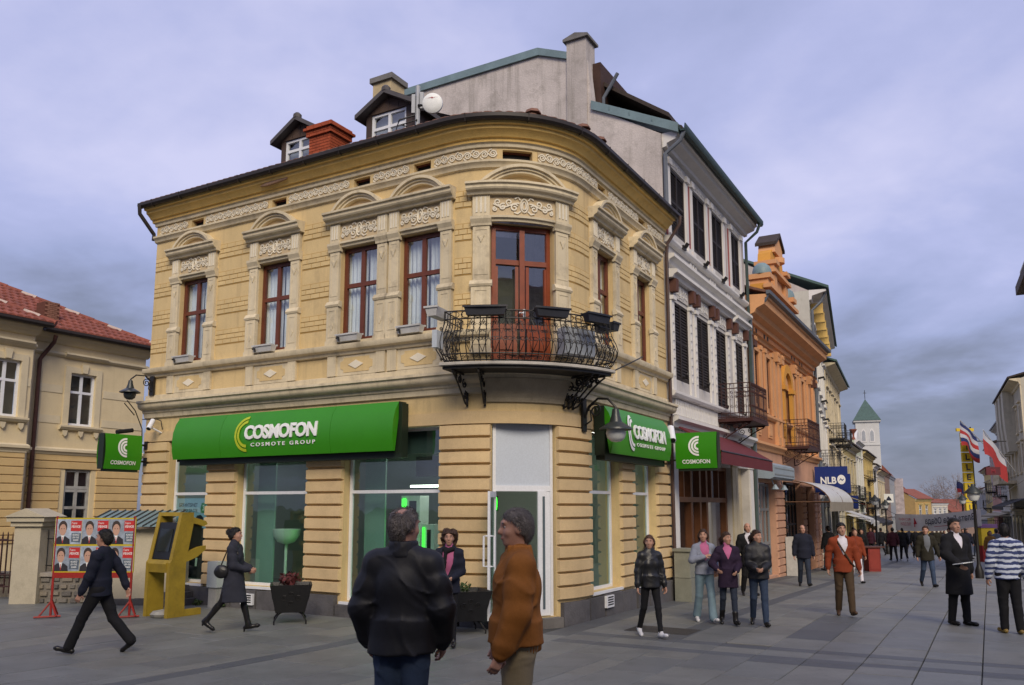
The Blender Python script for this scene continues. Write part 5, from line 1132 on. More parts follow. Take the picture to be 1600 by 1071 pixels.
# ================================================================ ground and paving slabs
GRD = M('ground_joint', (.055,.055,.052), .95, .25, 2, .3, 30)
SLB = [M('slab_%d' % i, c, .55, .20, 1.4, .22, 55, dirt=.5, dcol=(.070,.070,.064), spec=.5, spots=.6) for i, c in enumerate(((.155,.160,.150), (.145,.150,.145), (.165,.165,.148)))]
SLBD = M('slab_dark', (.090,.096,.102), .6, .16, 1.4, .22, 55, dirt=.2, dcol=(.10,.105,.10), spec=.45)
gm = MB()
xs = sorted(set([-400,-200,-100,-60] + list(np.arange(-40, 80.1, 2.0)) + [100,150,250,400])); ys = sorted(set([-100,-30] + list(np.arange(-6, 90.1, 1.5)) + [110,140,190,300,500,800,1200]))
gv = [(x, y, gz(x, y)-.035) for y in ys for x in xs]; nx = len(xs)
gm.add(gv, [(j*nx+i, j*nx+i+1, (j+1)*nx+i+1, (j+1)*nx+i) for j in range(len(ys)-1) for i in range(nx-1)])
ground = gm.build('ground', GRD, None, kind='structure')
def uvxy(u, v): q = VTX + dR*u - dL*v; return float(q[0]), float(q[1])
def pxof(x, y, z):
    Z = z-CAMH; d = y*math.cos(PITCH)+Z*math.sin(PITCH)
    return (CXP+FPX*x/d, CYP-FPX*(-y*math.sin(PITCH)+Z*math.cos(PITCH))/d) if d > .5 else (9e9, 9e9)
vb = [-2.55, -2.25, -1.95]
v = -2.55
while v > -14: v -= .68; vb.append(round(v, 3))
v = -1.95
for w in [.65,.65,.70,.45,.70,.68,.32]: v += w; vb.append(round(v, 3))
while v < 22: v += .68; vb.append(round(v, 3))
vb = sorted(vb)
slabs = []
def in_building(x, y):
    q = np.array([x, y])-VTX; u = float(q@dR); w = float(q@-dL)
    return (w < -.02 and u > .05 and not (u < .6 and w > -.6)) and w > -10.6
for a, b in zip(vb[:-1], vb[1:]):
    vc = (a+b)/2; off = random.uniform(0, 1.2); step = 1.22 if vc > -2 else 1.05
    ub = [-14+off+i*step for i in range(0, 66)]
    ub = sorted(set([u for u in ub if not (-.62 < u < .62)] + ([-.60,-.28,.22,.54] if vc > .5 else [-.02])))
    for p, q in zip(ub[:-1], ub[1:]):
        if q-p < .12: continue
        uc = (p+q)/2; x, y = uvxy(uc, vc)
        if y < 7.5 or y > 46 or in_building(x, y) or in_building(*uvxy(p+.1, vc)): continue
        px, py = pxof(x, y, gz(x, y))
        if not (-90 < px < 1690 and py < 1110): continue
        dark = (-2.26 < vc < -1.94 and uc < -.7) or (.05 < vc < .56 and uc > -.1 and b-a < .5) or (b-a < .34 and 1.7 < vc < 2.7 and uc > .6) or (vc > .5 and q-p < .33 and uc < .6) or (2.0 < uc < 4.7 and 3.3 < vc < 4.2) or (random.random() < .025 and vc > 2.5)
        area = 1.0/(y*y*y)*(b-a)*(q-p)
        slabs.append((area, a, b, p, q, dark))
slabs.sort(reverse=True)
rest = {0: MB(), 1: MB(), 2: MB(), 3: MB()}
def slab(mb, a, b, p, q):
    g = .006; dz = random.uniform(-.003, .003); ch = .006; vs = []
    for (u, v) in ((p+g,a+g), (q-g,a+g), (q-g,b-g), (p+g,b-g)):
        x, y = uvxy(u, v); vs.append((x, y, gz(x, y)-.04))
    for (u, v) in ((p+g+ch,a+g+ch), (q-g-ch,a+g+ch), (q-g-ch,b-g-ch), (p+g+ch,b-g-ch)):
        x, y = uvxy(u, v); vs.append((x, y, gz(x, y)+dz))
    vs2 = [(vs[i][0], vs[i][1], vs[i+4][2]-.008) for i in range(4)]
    mb.add(vs[:4]+vs2+vs[4:], [(i, (i+1)%4, 4+(i+1)%4, 4+i) for i in range(4)] + [(4+i, 4+(i+1)%4, 8+(i+1)%4, 8+i) for i in range(4)] + [(8,9,10,11)])
for k, (ar, a, b, p, q, dark) in enumerate(slabs):
    i = 3 if dark else random.choice((0, 0, 1, 2))
    if k < 298: m = MB(); slab(m, a, b, p, q); m.build('paving_slab', (SLB+[SLBD])[i], ground)
    else: slab(rest[i], a, b, p, q)
for i in rest:
    if rest[i].v: rest[i].build('paving_slabs', (SLB+[SLBD])[i], ground, kind='stuff')
# a manhole cover in the paving beside the right-hand front
def frame_at(u, v, w, h, name, mat, lab, cat):
    m = MB(); vs = []
    for z in (.0, .006):
        for (du, dv) in ((-w,-h), (w,-h), (w,h), (-w,h)):
            x, y = uvxy(u+du, v+dv); vs.append((x, y, gz(x, y)+z))
    m.box8(vs); o = m.build(name, mat, None); tag(o, lab, cat); return o
frame_at(1.35, 1.62, .35, .55, 'manhole_cover', M('manhole_iron', (.045,.042,.038), .6, .3, 10, .5, 50), 'rectangular dark iron manhole cover set in the grey paving', 'manhole cover')
# ================================================================ the cream house with the red tiled roof, its fence, and the things on the left
qh = pdist(226, 600, 30.0); HL = Line(qh, AR_)
LH = thing('tiled_house', 'cream two-storey house with red tiled roof and bay behind the iron fence', 'building')
HCR = M('house_cream', (.64,.535,.34), .9, .08, 1.0, .1, 55, dirt=.15, streak=.2, dcol=(.36,.28,.17)); HTR = M('house_trim', (.60,.52,.36), .85, .08, 2, .1, 55, dirt=.2, dcol=(.34,.29,.2)); HYL = M('house_yellow', (.58,.42,.20), .9, .10, 1.2, .12, 55, dirt=.2, streak=.2, dcol=(.33,.23,.13))
m = MB(); wall_grid(m, HL, -4.3, .0, -.5, 7.75, [(-2.84,-1.92,4.75,6.53,.2), (-2.78,-1.85,1.5,3.27,.2)], 0.0)
m.quad(HL(0,-.5,0), HL(0,-.5,-8), HL(0,7.75,-8), HL(0,7.75,0)); m.build('wall', HCR, LH)
BY = Line(np.array(HL(0,0,.62)), AR_)
m = MB(); wall_grid(m, BY, -10, -4.5, -.5, 7.75, [(-5.75,-4.85,4.8,6.57,.2), (-8.2,-7.2,4.8,6.57,.2)], 0.0); m.quad(HL(-4.5,-.5,.62), HL(-4.1,-.5,0), HL(-4.1,7.75,0), HL(-4.5,7.75,.62)); m.build('bay', HCR, LH)
m = MB(); m.prism(lambda a, z, o: HL(a, z, o), [(-9.5,3.7),(-4.5,3.7),(-4.5,3.95),(-9.5,3.95)], .3, .68); m.build('bay_band', HTR, LH)
for k in range(11):      # long rusticated courses of the ground floor
    z = .9+.262*k
    for a, b in ((-4.08,-2.95), (-1.68,-.02)) if 1.35 < z < 3.2 else ((-4.08,-.02),):
        m = MB(); block(m, HL, a, b, z+.012, z+.25, .002, .04, .016); m.build('course', HYL, LH)
    m = MB(); block(m, BY, -9.5, -4.52, z+.012, z+.25, .002, .04, .016); m.build('course', HYL, LH)
for pr in ([(.001,3.72),(.06,3.74),(.10,3.82),(.14,3.84),(.14,3.92),(.001,3.98)], [(.001,7.0),(.06,7.02),(.12,7.08),(.12,7.14),(.001,7.18)], [(.001,7.42),(.08,7.44),(.16,7.52),(.26,7.58),(.34,7.68),(.34,7.75),(.001,7.75)]):
    for P, a, b in ((HL,-4.2,.06), (BY,-9.8,-4.45)):
        m = MB(); m.sweep(P, a, b, pr); m.build('cornice', HTR, LH)
for z in (4.9, 5.92):
    for P, a, b in ((HL,-4.05,-3.1), (HL,-1.62,-.02), (BY,-4.78,-4.52)): m = MB(); m.fbox(P, a, b, z-.13, z+.13, .001, .02); m.build('band', HTR, LH)
for P, a, b, z0, z1 in ((HL,-2.84,-1.92,4.75,6.53), (BY,-5.75,-4.85,4.8,6.57), (BY,-8.2,-7.2,4.8,6.57)):
    window(P, LH, a, b, z0, z1, -.08, .075, (.5,), (.64,), WPVC, GLASS, 'room', .25, imat=M('room_blind', (.16,.155,.13), .9, .3, 2, 0))
    c = (a+b)/2; m = MB(); m.fbox(P, a-.2, a, z0-.05, z1+.2, .001, .05); m.fbox(P, b, b+.2, z0-.05, z1+.2, .001, .05); m.fbox(P, a, b, z1, z1+.2, .001, .045); m.build('window_surround', HTR, LH)
    m = MB(); m.prism(P, [(c-.08,z1+.02),(c+.08,z1+.02),(c+.12,z1+.32),(c-.12,z1+.32)], .05, .11); m.build('keystone', HTR, LH)
    m = MB(); m.sweep(P, a-.3, b+.3, [(.001,z1+.46),(.12,z1+.5),(.2,z1+.58),(.2,z1+.64),(.001,z1+.68)]); m.build('window_hood', HTR, LH)
    m = MB(); m.sweep(P, a-.3, b+.3, [(.001,z0-.18),(.10,z0-.16),(.16,z0-.08),(.16,z0-.02),(.001,z0)]); m.build('window_sill', HTR, LH)
    for x in (a-.1, c, b+.1): m = MB(); m.prism(P, [(x-.09,z0-.19),(x+.09,z0-.19),(x+.06,z0-.34),(x,z0-.4),(x-.06,z0-.34)], .001, .09); m.build('corbel', HTR, LH)
window(HL, LH, -2.78, -1.85, 1.5, 3.27, -.06, .085, (.5,), (.28,.60,.66), M('frame_grey_paint', (.34,.34,.33), .8, .2, 5, .1, dirt=.4), GLASS, 'room', .25)
m = MB(); m.tube([HL(-3.7,7.62,.42), HL(-3.7,7.4,.35), HL(-3.9,6.95,.12), HL(-3.98,6.8,.1), HL(-3.98,-.2,.1)], .065, 8); m.build('downpipe', M('pipe_rust', (.075,.03,.024), .6, .25, 4, .1), LH, smooth=True)
m = MB(); m.sweep(HL, -4.1, .35, [(.36,7.74),(.40,7.70),(.5,7.70),(.55,7.76),(.55,7.84),(.53,7.84),(.36,7.80)]); m.sweep(BY, -9.8, -4.2, [(.36,7.74),(.40,7.70),(.5,7.70),(.55,7.76),(.55,7.84),(.53,7.84),(.36,7.80)]); m.build('gutter', GUT, LH)
# tiled roof, row by row: pitch .52, hip on the right-hand end
PT = .52; RT = M('tile_red', (.21,.062,.040), .85, .28, 5, .3, 40, dirt=.30, dcol=(.12,.07,.055)); RTP = M('tile_mortar', (.42,.33,.28), .9, .2, 6, .3)
m = MB(); m.add([HL(.3,7.78,.52), HL(-10,7.78,.52), HL(-10,7.78+PT*6,.52-6), HL(-5.7,7.78+PT*6,.52-6)], [(0,1,2,3)]); m.add([HL(.3,7.78,.52), HL(-5.7,7.78+PT*6,.52-6), HL(.3,7.78,.52-12)], [(0,1,2)])
m.add([BY(-4.1,7.78,.5), BY(-10,7.78,.5), BY(-10,7.78+PT*3,-2.5), BY(-7.1,7.78+PT*3,-2.5)], [(0,1,2,3)]); m.add([BY(-4.1,7.78,.5), BY(-7.1,7.78+PT*3,-2.5), HL(-4.1,7.78+.3,-.1)], [(0,1,2)]); rfo = m.build('roof', RT, LH)
nT = 0; restT = MB()
tile_pts = [(math.cos(t)*.115, .035+math.sin(t)*.055) for t in np.linspace(math.pi*1.05, -.05*math.pi, 6)]
for (P, sx, oo_, a_end) in ((HL, .22, .55, -6.2), (BY, -4.25, .56, -8.6)):
    for r_ in range(15 if P is HL else 7):
        d0 = r_*.34; d1 = d0+.39; a = sx-d0-.1
        while a > a_end:
            v = [P(a+x, 7.80+PT*d0+y+.015, oo_-d0) for x, y in tile_pts] + [P(a+x*.9, 7.80+PT*d1+y*.8, oo_-d1) for x, y in tile_pts]
            f = [(i,i+1,i+7,i+6) for i in range(5)] + [tuple(range(6))]
            if nT < 290 and (P is HL or r_ < 3): q_ = MB(); q_.add(v, f); q_.build('tile', RT, rfo, smooth=False)
            else: restT.add(v, f)
            nT += 1; a -= .245
restT.build('tiles', RT, rfo, kind='stuff')
for k in range(18):
    d0 = k*.34; a = .28-d0; m = MB(); m.tube([HL(a,7.84+PT*d0,.52-d0), HL(a-.36,7.84+PT*(d0+.36),.52-d0-.36)], [.12,.10], 7); m.build('hip_tile', RT if k % 3 else RTP, rfo)
    if k < 8: m = MB(); m.tube([BY(-4.15-d0,7.84+PT*d0,.5-d0), BY(-4.5-d0,7.84+PT*(d0+.36),.5-d0-.36)], [.12,.10], 7); m.build('hip_tile', RTP if k % 2 else RT, rfo)
m = MB(); m.fbox(HL, -3.75, -3.25, 7.9, 8.85, -.75, -.25); c_ = m.build('brick_chimney', CHM, LH)
BR2 = M('brick_brown', (.25,.12,.08), .9, .25, 6, .3)
for k in range(11):
    z = 8.15+k*.066
    for i in range(3):
        x = -3.75+(.09 if k % 2 else 0)+i*.17
        if x+.15 < -3.24: m = MB(); m.fbox(HL, x, x+.155, z, z+.055, -.26, -.235); m.build('brick', BR2, c_)
    for i in range(2): m = MB(); m.fbox(HL, -3.26, -3.235, z, z+.055, -.74+i*.25, -.52+i*.25); m.build('brick', BR2, c_)
# ---- fence in front of it
ST = thing('garden_wall', 'low rubble stone garden wall with iron railing and cream gate pillar', 'wall')
FL = Line((-10.3, 17.95), R(90)); FL.n = np.array([0., -1.])
m = MB(); m.fbox(FL, 0, 3.2, -.3, .56, -.3, -.02); m.build('core', M('mortar_grey', (.20,.18,.155), .95, .2, 6, .4), ST)
RUB = [M('rubble_%d' % i, c, .95, .25, 6, .5, 30) for i, c in enumerate(((.17,.155,.135), (.22,.19,.15), (.13,.12,.11)))]
for r_ in range(4):
    a = 0.0
    while a < 3.1:
        w_ = random.uniform(.14, .3); z = -.02+r_*.145; m = MB(); block(m, FL, a+.01, min(a+w_,3.18)-.01, z+.01+random.uniform(0,.02), z+.135, -.1, .02+random.uniform(-.01,.015), .025); m.build('stone', random.choice(RUB), ST); a += w_
m = MB(); m.fbox(FL, -.05, 3.25, .56, .64, -.36, .04); m.build('coping', M('coping_stone', (.30,.27,.23), .9, .2, 4, .3), ST)
m = MB(); m.tube([FL(.1,.78,-.16), FL(3.0,.78,-.16)], .015, 5); m.tube([FL(.1,1.35,-.16), FL(3.0,1.35,-.16)], .015, 5); m.build('rail', IRON, ST)
for k in range(24):
    x = .12+k*.125; m = MB(); m.tube([FL(x,.66,-.16), FL(x,1.48,-.16), FL(x,1.56,-.16)], [.011,.011,.002], 5); m.build('bar', IRON, ST)
PLC = M('pillar_cream', (.48,.43,.32), .9, .1, 2, .15, 40, dirt=.3)
def pillar(x, y, w, h, label):
    t = thing('gate_pillar', label, 'pillar'); m = MB(); m.box(x-w, x+w, y-w, y+w, -.3, h); m.build('shaft', PLC, t)
    m = MB(); m.box(x-w-.06, x+w+.06, y-w-.06, y+w+.06, h, h+.1); m.box(x-w-.12, x+w+.12, y-w-.12, y+w+.12, h+.1, h+.2); e = .16
    m.add([(x-w-e,y-w-e,h+.2),(x+w+e,y-w-e,h+.2),(x+w+e,y+w+e,h+.2),(x-w-e,y+w+e,h+.2),(x,y-w-e,h+.38),(x,y+w+e,h+.38)], [(0,1,4),(1,2,5,4),(2,3,5),(3,0,4,5),(0,3,2,1)]); m.build('cap', PLC, t)
pillar(-10.35, 18.1, .28, 1.62, 'square cream gate pillar with gabled cap beside the iron gate')
m = MB(); m.box(-8.5, -7.3, 17.75, 18.1, -.2, 1.55); tw = thing('entrance_wall', 'cream rendered wall with slanted striped tin canopy beside the yellow house', 'wall'); m.build('panel', PLC, tw); m = MB(); m.add([(-9.1,17.5,1.62),(-7.4,17.5,1.62),(-7.2,18.4,1.95),(-8.9,18.4,1.95)], [(0,1,2,3)]); cn = m.build('canopy', ZINC, tw)
for i in range(11): x = -9.08+i*.165; m = MB(); m.tube([(x,17.5,1.635), (x+.2,18.4,1.965)], .018, 4); m.build('rib', M('rib_dark', (.05,.055,.055), .5, .1, 4, 0), cn)
m = MB(); m.box(-8.5, -7.1, 17.6, 18.0, -.3, .12); m.build('footing', PLN, tw)
t = thing('iron_gate', 'black wrought iron gate panels with spiked bars beside the cream pillar', 'gate')
for k in range(20):
    x = -12.9+k*.115; y = 18.9 if x < -11.4 else 18.5; m = MB(); m.tube([(x,y,.15), (x,y,1.38), (x,y,1.48)], [.013,.013,.003], 5); m.build('bar', IRONR, t)
for z in (.3, .55, 1.3): m = MB(); m.tube([(-13,18.9,z), (-11.4,18.9,z), (-11.35,18.5,z), (-10.65,18.5,z)], .018, 5); m.build('rail', IRONR, t)
for x, y in ((-11.38,18.0), (-10.75,18.4)): m = MB(); m.tube([(x,y,0), (x,y,1.75)], .035, 6); m.build('post', IRONR, t)
t2 = thing('rubble_wall', 'rubble stone footing wall behind the black iron gate', 'wall'); m = MB(); m.box(-14, -10.9, 19.2, 19.5, -.2, .45); m.build('core', RUB[1], t2); m = MB(); m.box(-14, -10.9, 19.15, 19.55, .45, .55); m.build('coping', RUB[0], t2)
m = MB(); m.box(-7.45, -7.02, 18.0, 18.22, .25, 1.68); e_ = tag(m.build('meter_cabinet', M('cabinet_grey', (.26,.27,.23), .7, .2, 3, .1, dirt=.3)), 'tall grey metal meter cabinet between the fence wall and the yellow house', 'cabinet')
m = MB(); m.box(-7.36, -7.18, 17.992, 17.998, .95, 1.15); m.box(-7.30, -7.12, 17.992, 17.998, 1.30, 1.55); m.build('notice', WHITE, e_)
# ---- poster board on a red stand
PB = thing('poster_board', 'red metal stand with six election posters in front of the stone wall', 'poster board')
RED = M('stand_red', (.30,.022,.016), .5, .15, 4, .05); PX0, PY, PW = -8.60, 15.70, 1.52
def PP(x, z, o=0.0): return (PX0+x, PY-o, z)
for x in (.03, PW-.03):
    m = MB(); m.tube([PP(x,.02), PP(x,1.86)], .022, 6); m.build('post', RED, PB)
    m = MB()
    for e in (-.18, .18): m.tube([PP(x,.30), PP(x+e*.9,.03,.1)], .017, 5)
    m.tube([PP(x-.19,.03,.22), PP(x+.19,.03,-.0)], .02, 5); m.tube([PP(x,.34), PP(x,.03,-.25)], .017, 5); m.build('foot', RED, PB)
m = MB(); m.box(PX0+.03, PX0+PW-.03, PY-.018, PY+.018, .72, .82); m.build('crossbar', RED, PB)
m = MB(); m.box(PX0+.0, PX0+PW, PY-.012, PY+.012, .82, 1.83); m.build('backing', M('board_yellow', (.52,.40,.02), .6, .05, 3, 0), PB)
SKIN = M('print_skin', (.50,.30,.22), .6, .05, 3, 0); SUIT = M('print_suit', (.03,.028,.035), .6, .1, 3, 0); HAIRP = M('print_hair', (.05,.035,.03), .6, .1, 3, 0); PBG = M('print_bg', (.30,.35,.42), .6, .45, 9, 0); PRD = M('print_red', (.50,.03,.03), .6, .05, 3, 0); PDK = M('print_slate', (.10,.13,.17), .6, .2, 6, 0)
def disc(cx, cz, rx, rz, n=14): return [(cx+rx*math.cos(t), cz+rz*math.sin(t)) for t in np.linspace(0, 2*math.pi, n, endpoint=False)]
for i in range(3):
    for j in range(2):
        x0, z0 = .01+i*.502, .845+j*.497; w_, h_ = .495, .462
        m = MB(); m.prism(PP, [(x0,z0),(x0+w_,z0),(x0+w_,z0+h_),(x0,z0+h_)], .012, .015); po = m.build('poster', PBG, PB)
        lay = [('suit', SUIT, [(x0+.0,z0),(x0+.29,z0),(x0+.28,z0+.09),(x0+.20,z0+.145),(x0+.08,z0+.145),(x0+.01,z0+.09)], .0156), ('shirt', WHITE, [(x0+.115,z0+.16),(x0+.175,z0+.16),(x0+.15,z0+.02)], .0162), ('tie', PRD, [(x0+.138,z0+.13),(x0+.152,z0+.13),(x0+.158,z0+.03),(x0+.145,z0+.01)], .0168), ('hair', HAIRP, disc(x0+.14,z0+.32,.082,.115), .0162), ('face', SKIN, disc(x0+.142,z0+.265,.066,.108), .0168), ('neck', SKIN, [(x0+.115,z0+.19),(x0+.172,z0+.19),(x0+.165,z0+.13),(x0+.12,z0+.13)], .0159), ('red_box', PRD, [(x0+.29,z0+.24),(x0+.49,z0+.24),(x0+.49,z0+.435),(x0+.29,z0+.435)], .0162), ('slogan_block', PDK, [(x0+.31,z0+.04),(x0+.48,z0+.03),(x0+.49,z0+.2),(x0+.31,z0+.21)], .0158)]
        for nm, mt, pl, o in lay: m = MB(); m.add([PP(a, b, o) for a, b in pl], [tuple(range(len(pl)))]); m.build(nm, mt, po)
        m = MB(); m.add([PP(a, b, .0174) for a, b in disc(x0+.118,z0+.285,.012,.007,8)] , [tuple(range(8))]); m.add([PP(a, b, .0174) for a, b in disc(x0+.166,z0+.285,.012,.007,8)], [tuple(range(8))]); m.build('eyes', HAIRP, po)
        letter('lettering', text_fit('Ѓорге', .10, .05, .01), lambda x, y, z: PP(x0+.305+x, z0+.365+y, .0172), WHITE, po); letter('lettering', text_fit('ИВАНОВ', .165, .05, .02), lambda x, y, z: PP(x0+.305+x, z0+.30+y, .0172), WHITE, po)
        letter('lettering', text_fit('КАКО', .12, .035, .02), lambda x, y, z: PP(x0+.335+x, z0+.155+y, .0166), WHITE, po); letter('lettering', text_fit('ДА ОД', .12, .035, .02), lambda x, y, z: PP(x0+.335+x, z0+.105+y, .0166), WHITE, po); letter('lettering', text_fit('2009', .10, .03, .02), lambda x, y, z: PP(x0+.345+x, z0+.058+y, .0166), WHITE, po)
# ---- yellow information kiosk
KY = thing('information_kiosk', 'worn mustard yellow information kiosk with black screen on the pavement', 'kiosk'); MUS = M('mustard_paint', (.31,.215,.022), .6, .2, 4, .15, 40, dirt=.4, dcol=(.10,.075,.02))
def KP(x, z, o): return CB(2.80+x, z, 1.36+o)
for x0_, x1_ in ((0,.085), (.60,.685)):
    m = MB(); m.add([KP(x, z, o) for x in (x0_, x1_) for o, z in ((.12,.0),(.50,.0),(.50,1.0),(.46,1.05),(.28,1.93),(.02,1.93),(.02,1.70),(.14,1.02),(.14,.5))], [tuple(range(9))[::-1], tuple(range(9,18))] + [(i,(i+1)%9,9+(i+1)%9,9+i) for i in range(9)]); m.build('side_frame', MUS, KY)
m = MB(); m.add([KP(x, z, o) for x in (.60, .68) for o, z in ((.14,1.0),(.14,1.18),(-.15,1.27),(-.30,1.29),(-.30,1.21),(-.1,1.08))], [tuple(range(6))[::-1], tuple(range(6,12))] + [(i,(i+1)%6,6+(i+1)%6,6+i) for i in range(6)])
m.add([KP(x, z, o) for x in (.60, .68) for o, z in ((.02,1.72),(.02,1.84),(-.28,1.76),(-.32,1.70),(-.22,1.66),(-.1,1.7))], [tuple(range(6))[::-1], tuple(range(6,12))] + [(i,(i+1)%6,6+(i+1)%6,6+i) for i in range(6)]); m.add([KP(x, z, o) for x in (.60, .68) for o, z in ((.2,0),(.2,.12),(-.26,.12),(-.26,0))], [(3,2,1,0),(4,5,6,7)] + [(i,(i+1)%4,4+(i+1)%4,4+i) for i in range(4)]); m.build('side_arm', MUS, KY)
m = MB(); m.add([KP(x, z, o) for x in (.085, .60) for o, z in ((.50,.82),(.53,.98),(.46,1.05),(.15,1.05),(.15,.82))], [tuple(range(5))[::-1], tuple(range(5,10))] + [(i,(i+1)%5,5+(i+1)%5,5+i) for i in range(5)]); m.build('desk', MUS, KY)
m = MB(); m.box8([KP(.085,1.86,.05), KP(.60,1.86,.05), KP(.60,1.86,.29), KP(.085,1.86,.29), KP(.085,1.93,.03), KP(.60,1.93,.03), KP(.60,1.93,.28), KP(.085,1.93,.28)]); m.build('top_bar', MUS, KY)
m = MB(); m.box8([KP(.085,1.06,-.25), KP(.60,1.06,-.25), KP(.60,1.06,.44), KP(.085,1.06,.44), KP(.085,1.74,-.25), KP(.60,1.74,-.25), KP(.60,1.74,.30), KP(.085,1.74,.30)]); sc_ = m.build('screen_housing', M('kiosk_black', (.010,.011,.012), .35, .2, 3, .02), KY)
m = MB(); m.box8([KP(.17,1.2,.415), KP(.52,1.2,.415), KP(.52,1.2,.423), KP(.17,1.2,.423), KP(.17,1.62,.328), KP(.52,1.62,.328), KP(.52,1.62,.336), KP(.17,1.62,.336)]); m.build('screen', M('screen_glass', (.02,.026,.028), .1, .1, 2, 0), sc_)
m = MB(); m.lathe(CB(3.2,.06,1.75), [(.02,-.06),(.19,-.05),(.22,0),(.17,.05),(.0,.08)], 10); tag(m.build('stone', M('pale_stone', (.30,.29,.26), .9, .2, 6, .4)), 'pale flat boulder lying under the yellow kiosk', 'stone')
# ---- stone steps by the yellow house end
t = thing('entrance_steps', 'worn dark stone steps below the poster window', 'steps')
for k in range(3): m = MB(); m.fbox(CB, .2+.05*k, 2.1-.12*k, -.1+.13*k if k else -.2, .13+.13*k, .08, .75-.2*k); m.build('step', PLN, t)
# ---- grey meter post and planters
t = thing('meter_post', 'grey electric meter box on a concrete post against the shop pier', 'meter box'); m = MB(); m.fbox(CB, 2.72, 2.95, -.1, .62, .10, .30); m.build('post', M('post_concrete', (.33,.33,.32), .9, .15, 4, .2), t); m = MB(); m.fbox(CB, 2.69, 2.98, .40, .92, .09, .33); m.build('box', M('cabinet_pale', (.36,.40,.42), .6, .1, 3, .05), t)
PLT = M('planter_black', (.010,.010,.011), .5, .3, 8, .2, 60); LEAF = M('leaf_wine', (.10,.018,.02), .7, .4, 12, 0); LEAFG = M('leaf_green', (.07,.11,.035), .7, .4, 12, 0)
def leafmass(c, r, n, mat, name, parent, sz=.045, flat=.7):
    m = MB()
    for _ in range(n):
        d = rng.normal(size=3); d /= np.linalg.norm(d); p = np.array(c) + d*np.array([r,r,r*flat])*rng.uniform(.35,1)**.6; a = rng.normal(size=3); a /= np.linalg.norm(a); b = np.cross(a, d); b /= np.linalg.norm(b)+1e-9; l = sz*rng.uniform(.6,1.3)
        m.add([p-a*l, p+b*l*.45, p+a*l, p-b*l*.45], [(0,1,2,3)])
    return m.build(name, mat, parent, kind='stuff')
def planter(x, y, rz, label, plant=True):
    z = gz(x, y); t = thing('planter', label, 'planter', 'black tapered metal planters', (x, y, z), rz)
    m = MB(); b, u = .25, .36; z0, z1 = .20, .68; m.add([(-b,-b,z0),(b,-b,z0),(b,b,z0),(-b,b,z0),(-u,-u,z1),(u,-u,z1),(u,u,z1),(-u,u,z1),(-u+.03,-u+.03,z1),(u-.03,-u+.03,z1),(u-.03,u-.03,z1),(-u+.03,u-.03,z1),(-u+.06,-u+.06,z1-.08),(u-.06,-u+.06,z1-.08),(u-.06,u-.06,z1-.08),(-u+.06,u-.06,z1-.08)], [(3,2,1,0)] + [(i,(i+1)%4,4+(i+1)%4,4+i) for i in range(4)] + [(4+i,4+(i+1)%4,8+(i+1)%4,8+i) for i in range(4)] + [(8+i,8+(i+1)%4,12+(i+1)%4,12+i) for i in range(4)] + [(12,13,14,15)]); tub = m.build('tub', PLT, t)
    for sx in (-1, 1):
        for sy in (-1, 1): m = MB(); m.tube([(sx*.10,sy*.10,.22), (sx*.2,sy*.2,.17), (sx*.27,sy*.27,.06), (sx*.27,sy*.27,0)], .015, 5); m.build('leg', IRON, t)
    for k in range(4):
        th = k*math.pi/2; m = MB(); c_, s_ = math.cos(th), math.sin(th)
        for px_, pz_, r_ in ((-.12,.45,.06), (.12,.45,.06), (0,.52,.05), (0,.36,.05)):
            pts = []
            for a_, b_ in spiral((px_,pz_), r_, r_*.2, 0, R(500), 10): o = b+(u-b)*(b_-z0)/(z1-z0)+.006; pts.append((a_*c_-(-o)*s_, a_*s_+(-o)*c_, b_))
            m.tube(pts, .006, 4)
        m.build('relief', IRON, tub)
    if plant: leafmass((-.03,.0,.76), .19, 170, LEAF, 'foliage', t, .05)
    else: leafmass((0,0,.72), .12, 60, LEAFG, 'foliage', t, .04)
planter(-3.95, 15.05, R(45-30), 'black tapered planter with wine-red plant between two shop windows')
pc = CB(8.95, 0, .62); planter(pc[0], pc[1], R(20), 'black tapered planter beside the shop door, half hidden by a woman', False)
pc = CB(2.6, 0, .5)
for k, a in enumerate((2.25, 2.75, 2.95)): leafmass(CB(a,.06,.18), .09, 45, LEAFG, 'weed', None, .05); o_ = bpy.context.scene.collection.objects[-1]; o_['label'] = 'small green weeds growing at the foot of the shop pier'; o_['kind'] = 'stuff'
# cabinet by the white house
t = thing('utility_cabinet', 'grey-green concrete utility cabinet between the yellow and white houses', 'cabinet'); UC = M('cabinet_greygreen', (.22,.225,.185), .9, .2, 3, .2, dirt=.3)
m = MB(); m.fbox(CB, 15.75, 16.3, -.35, .42, .16, .55); m.build('base', UC, t); m = MB(); m.fbox(CB, 15.78, 16.27, .43, 1.02, .15, .52); m.build('body', UC, t); m = MB(); m.fbox(CB, 15.74, 16.31, 1.02, 1.08, .12, .57); m.build('lid', UC, t)
t = thing('utility_cabinet', 'pale utility cabinet with stickers by the barred window of the orange house', 'cabinet'); m = MB(); m.fbox(CB, 28.1, 28.8, -.6, .95, .1, .5); m.build('body', M('cabinet_white', (.42,.42,.40), .7, .15, 3, .1, dirt=.3), t); m = MB(); m.fbox(CB, 28.2, 28.45, .3, .75, .5, .505); m.build('sticker', M('sticker_pink', (.5,.12,.14), .7, .5, 20, 0), t)
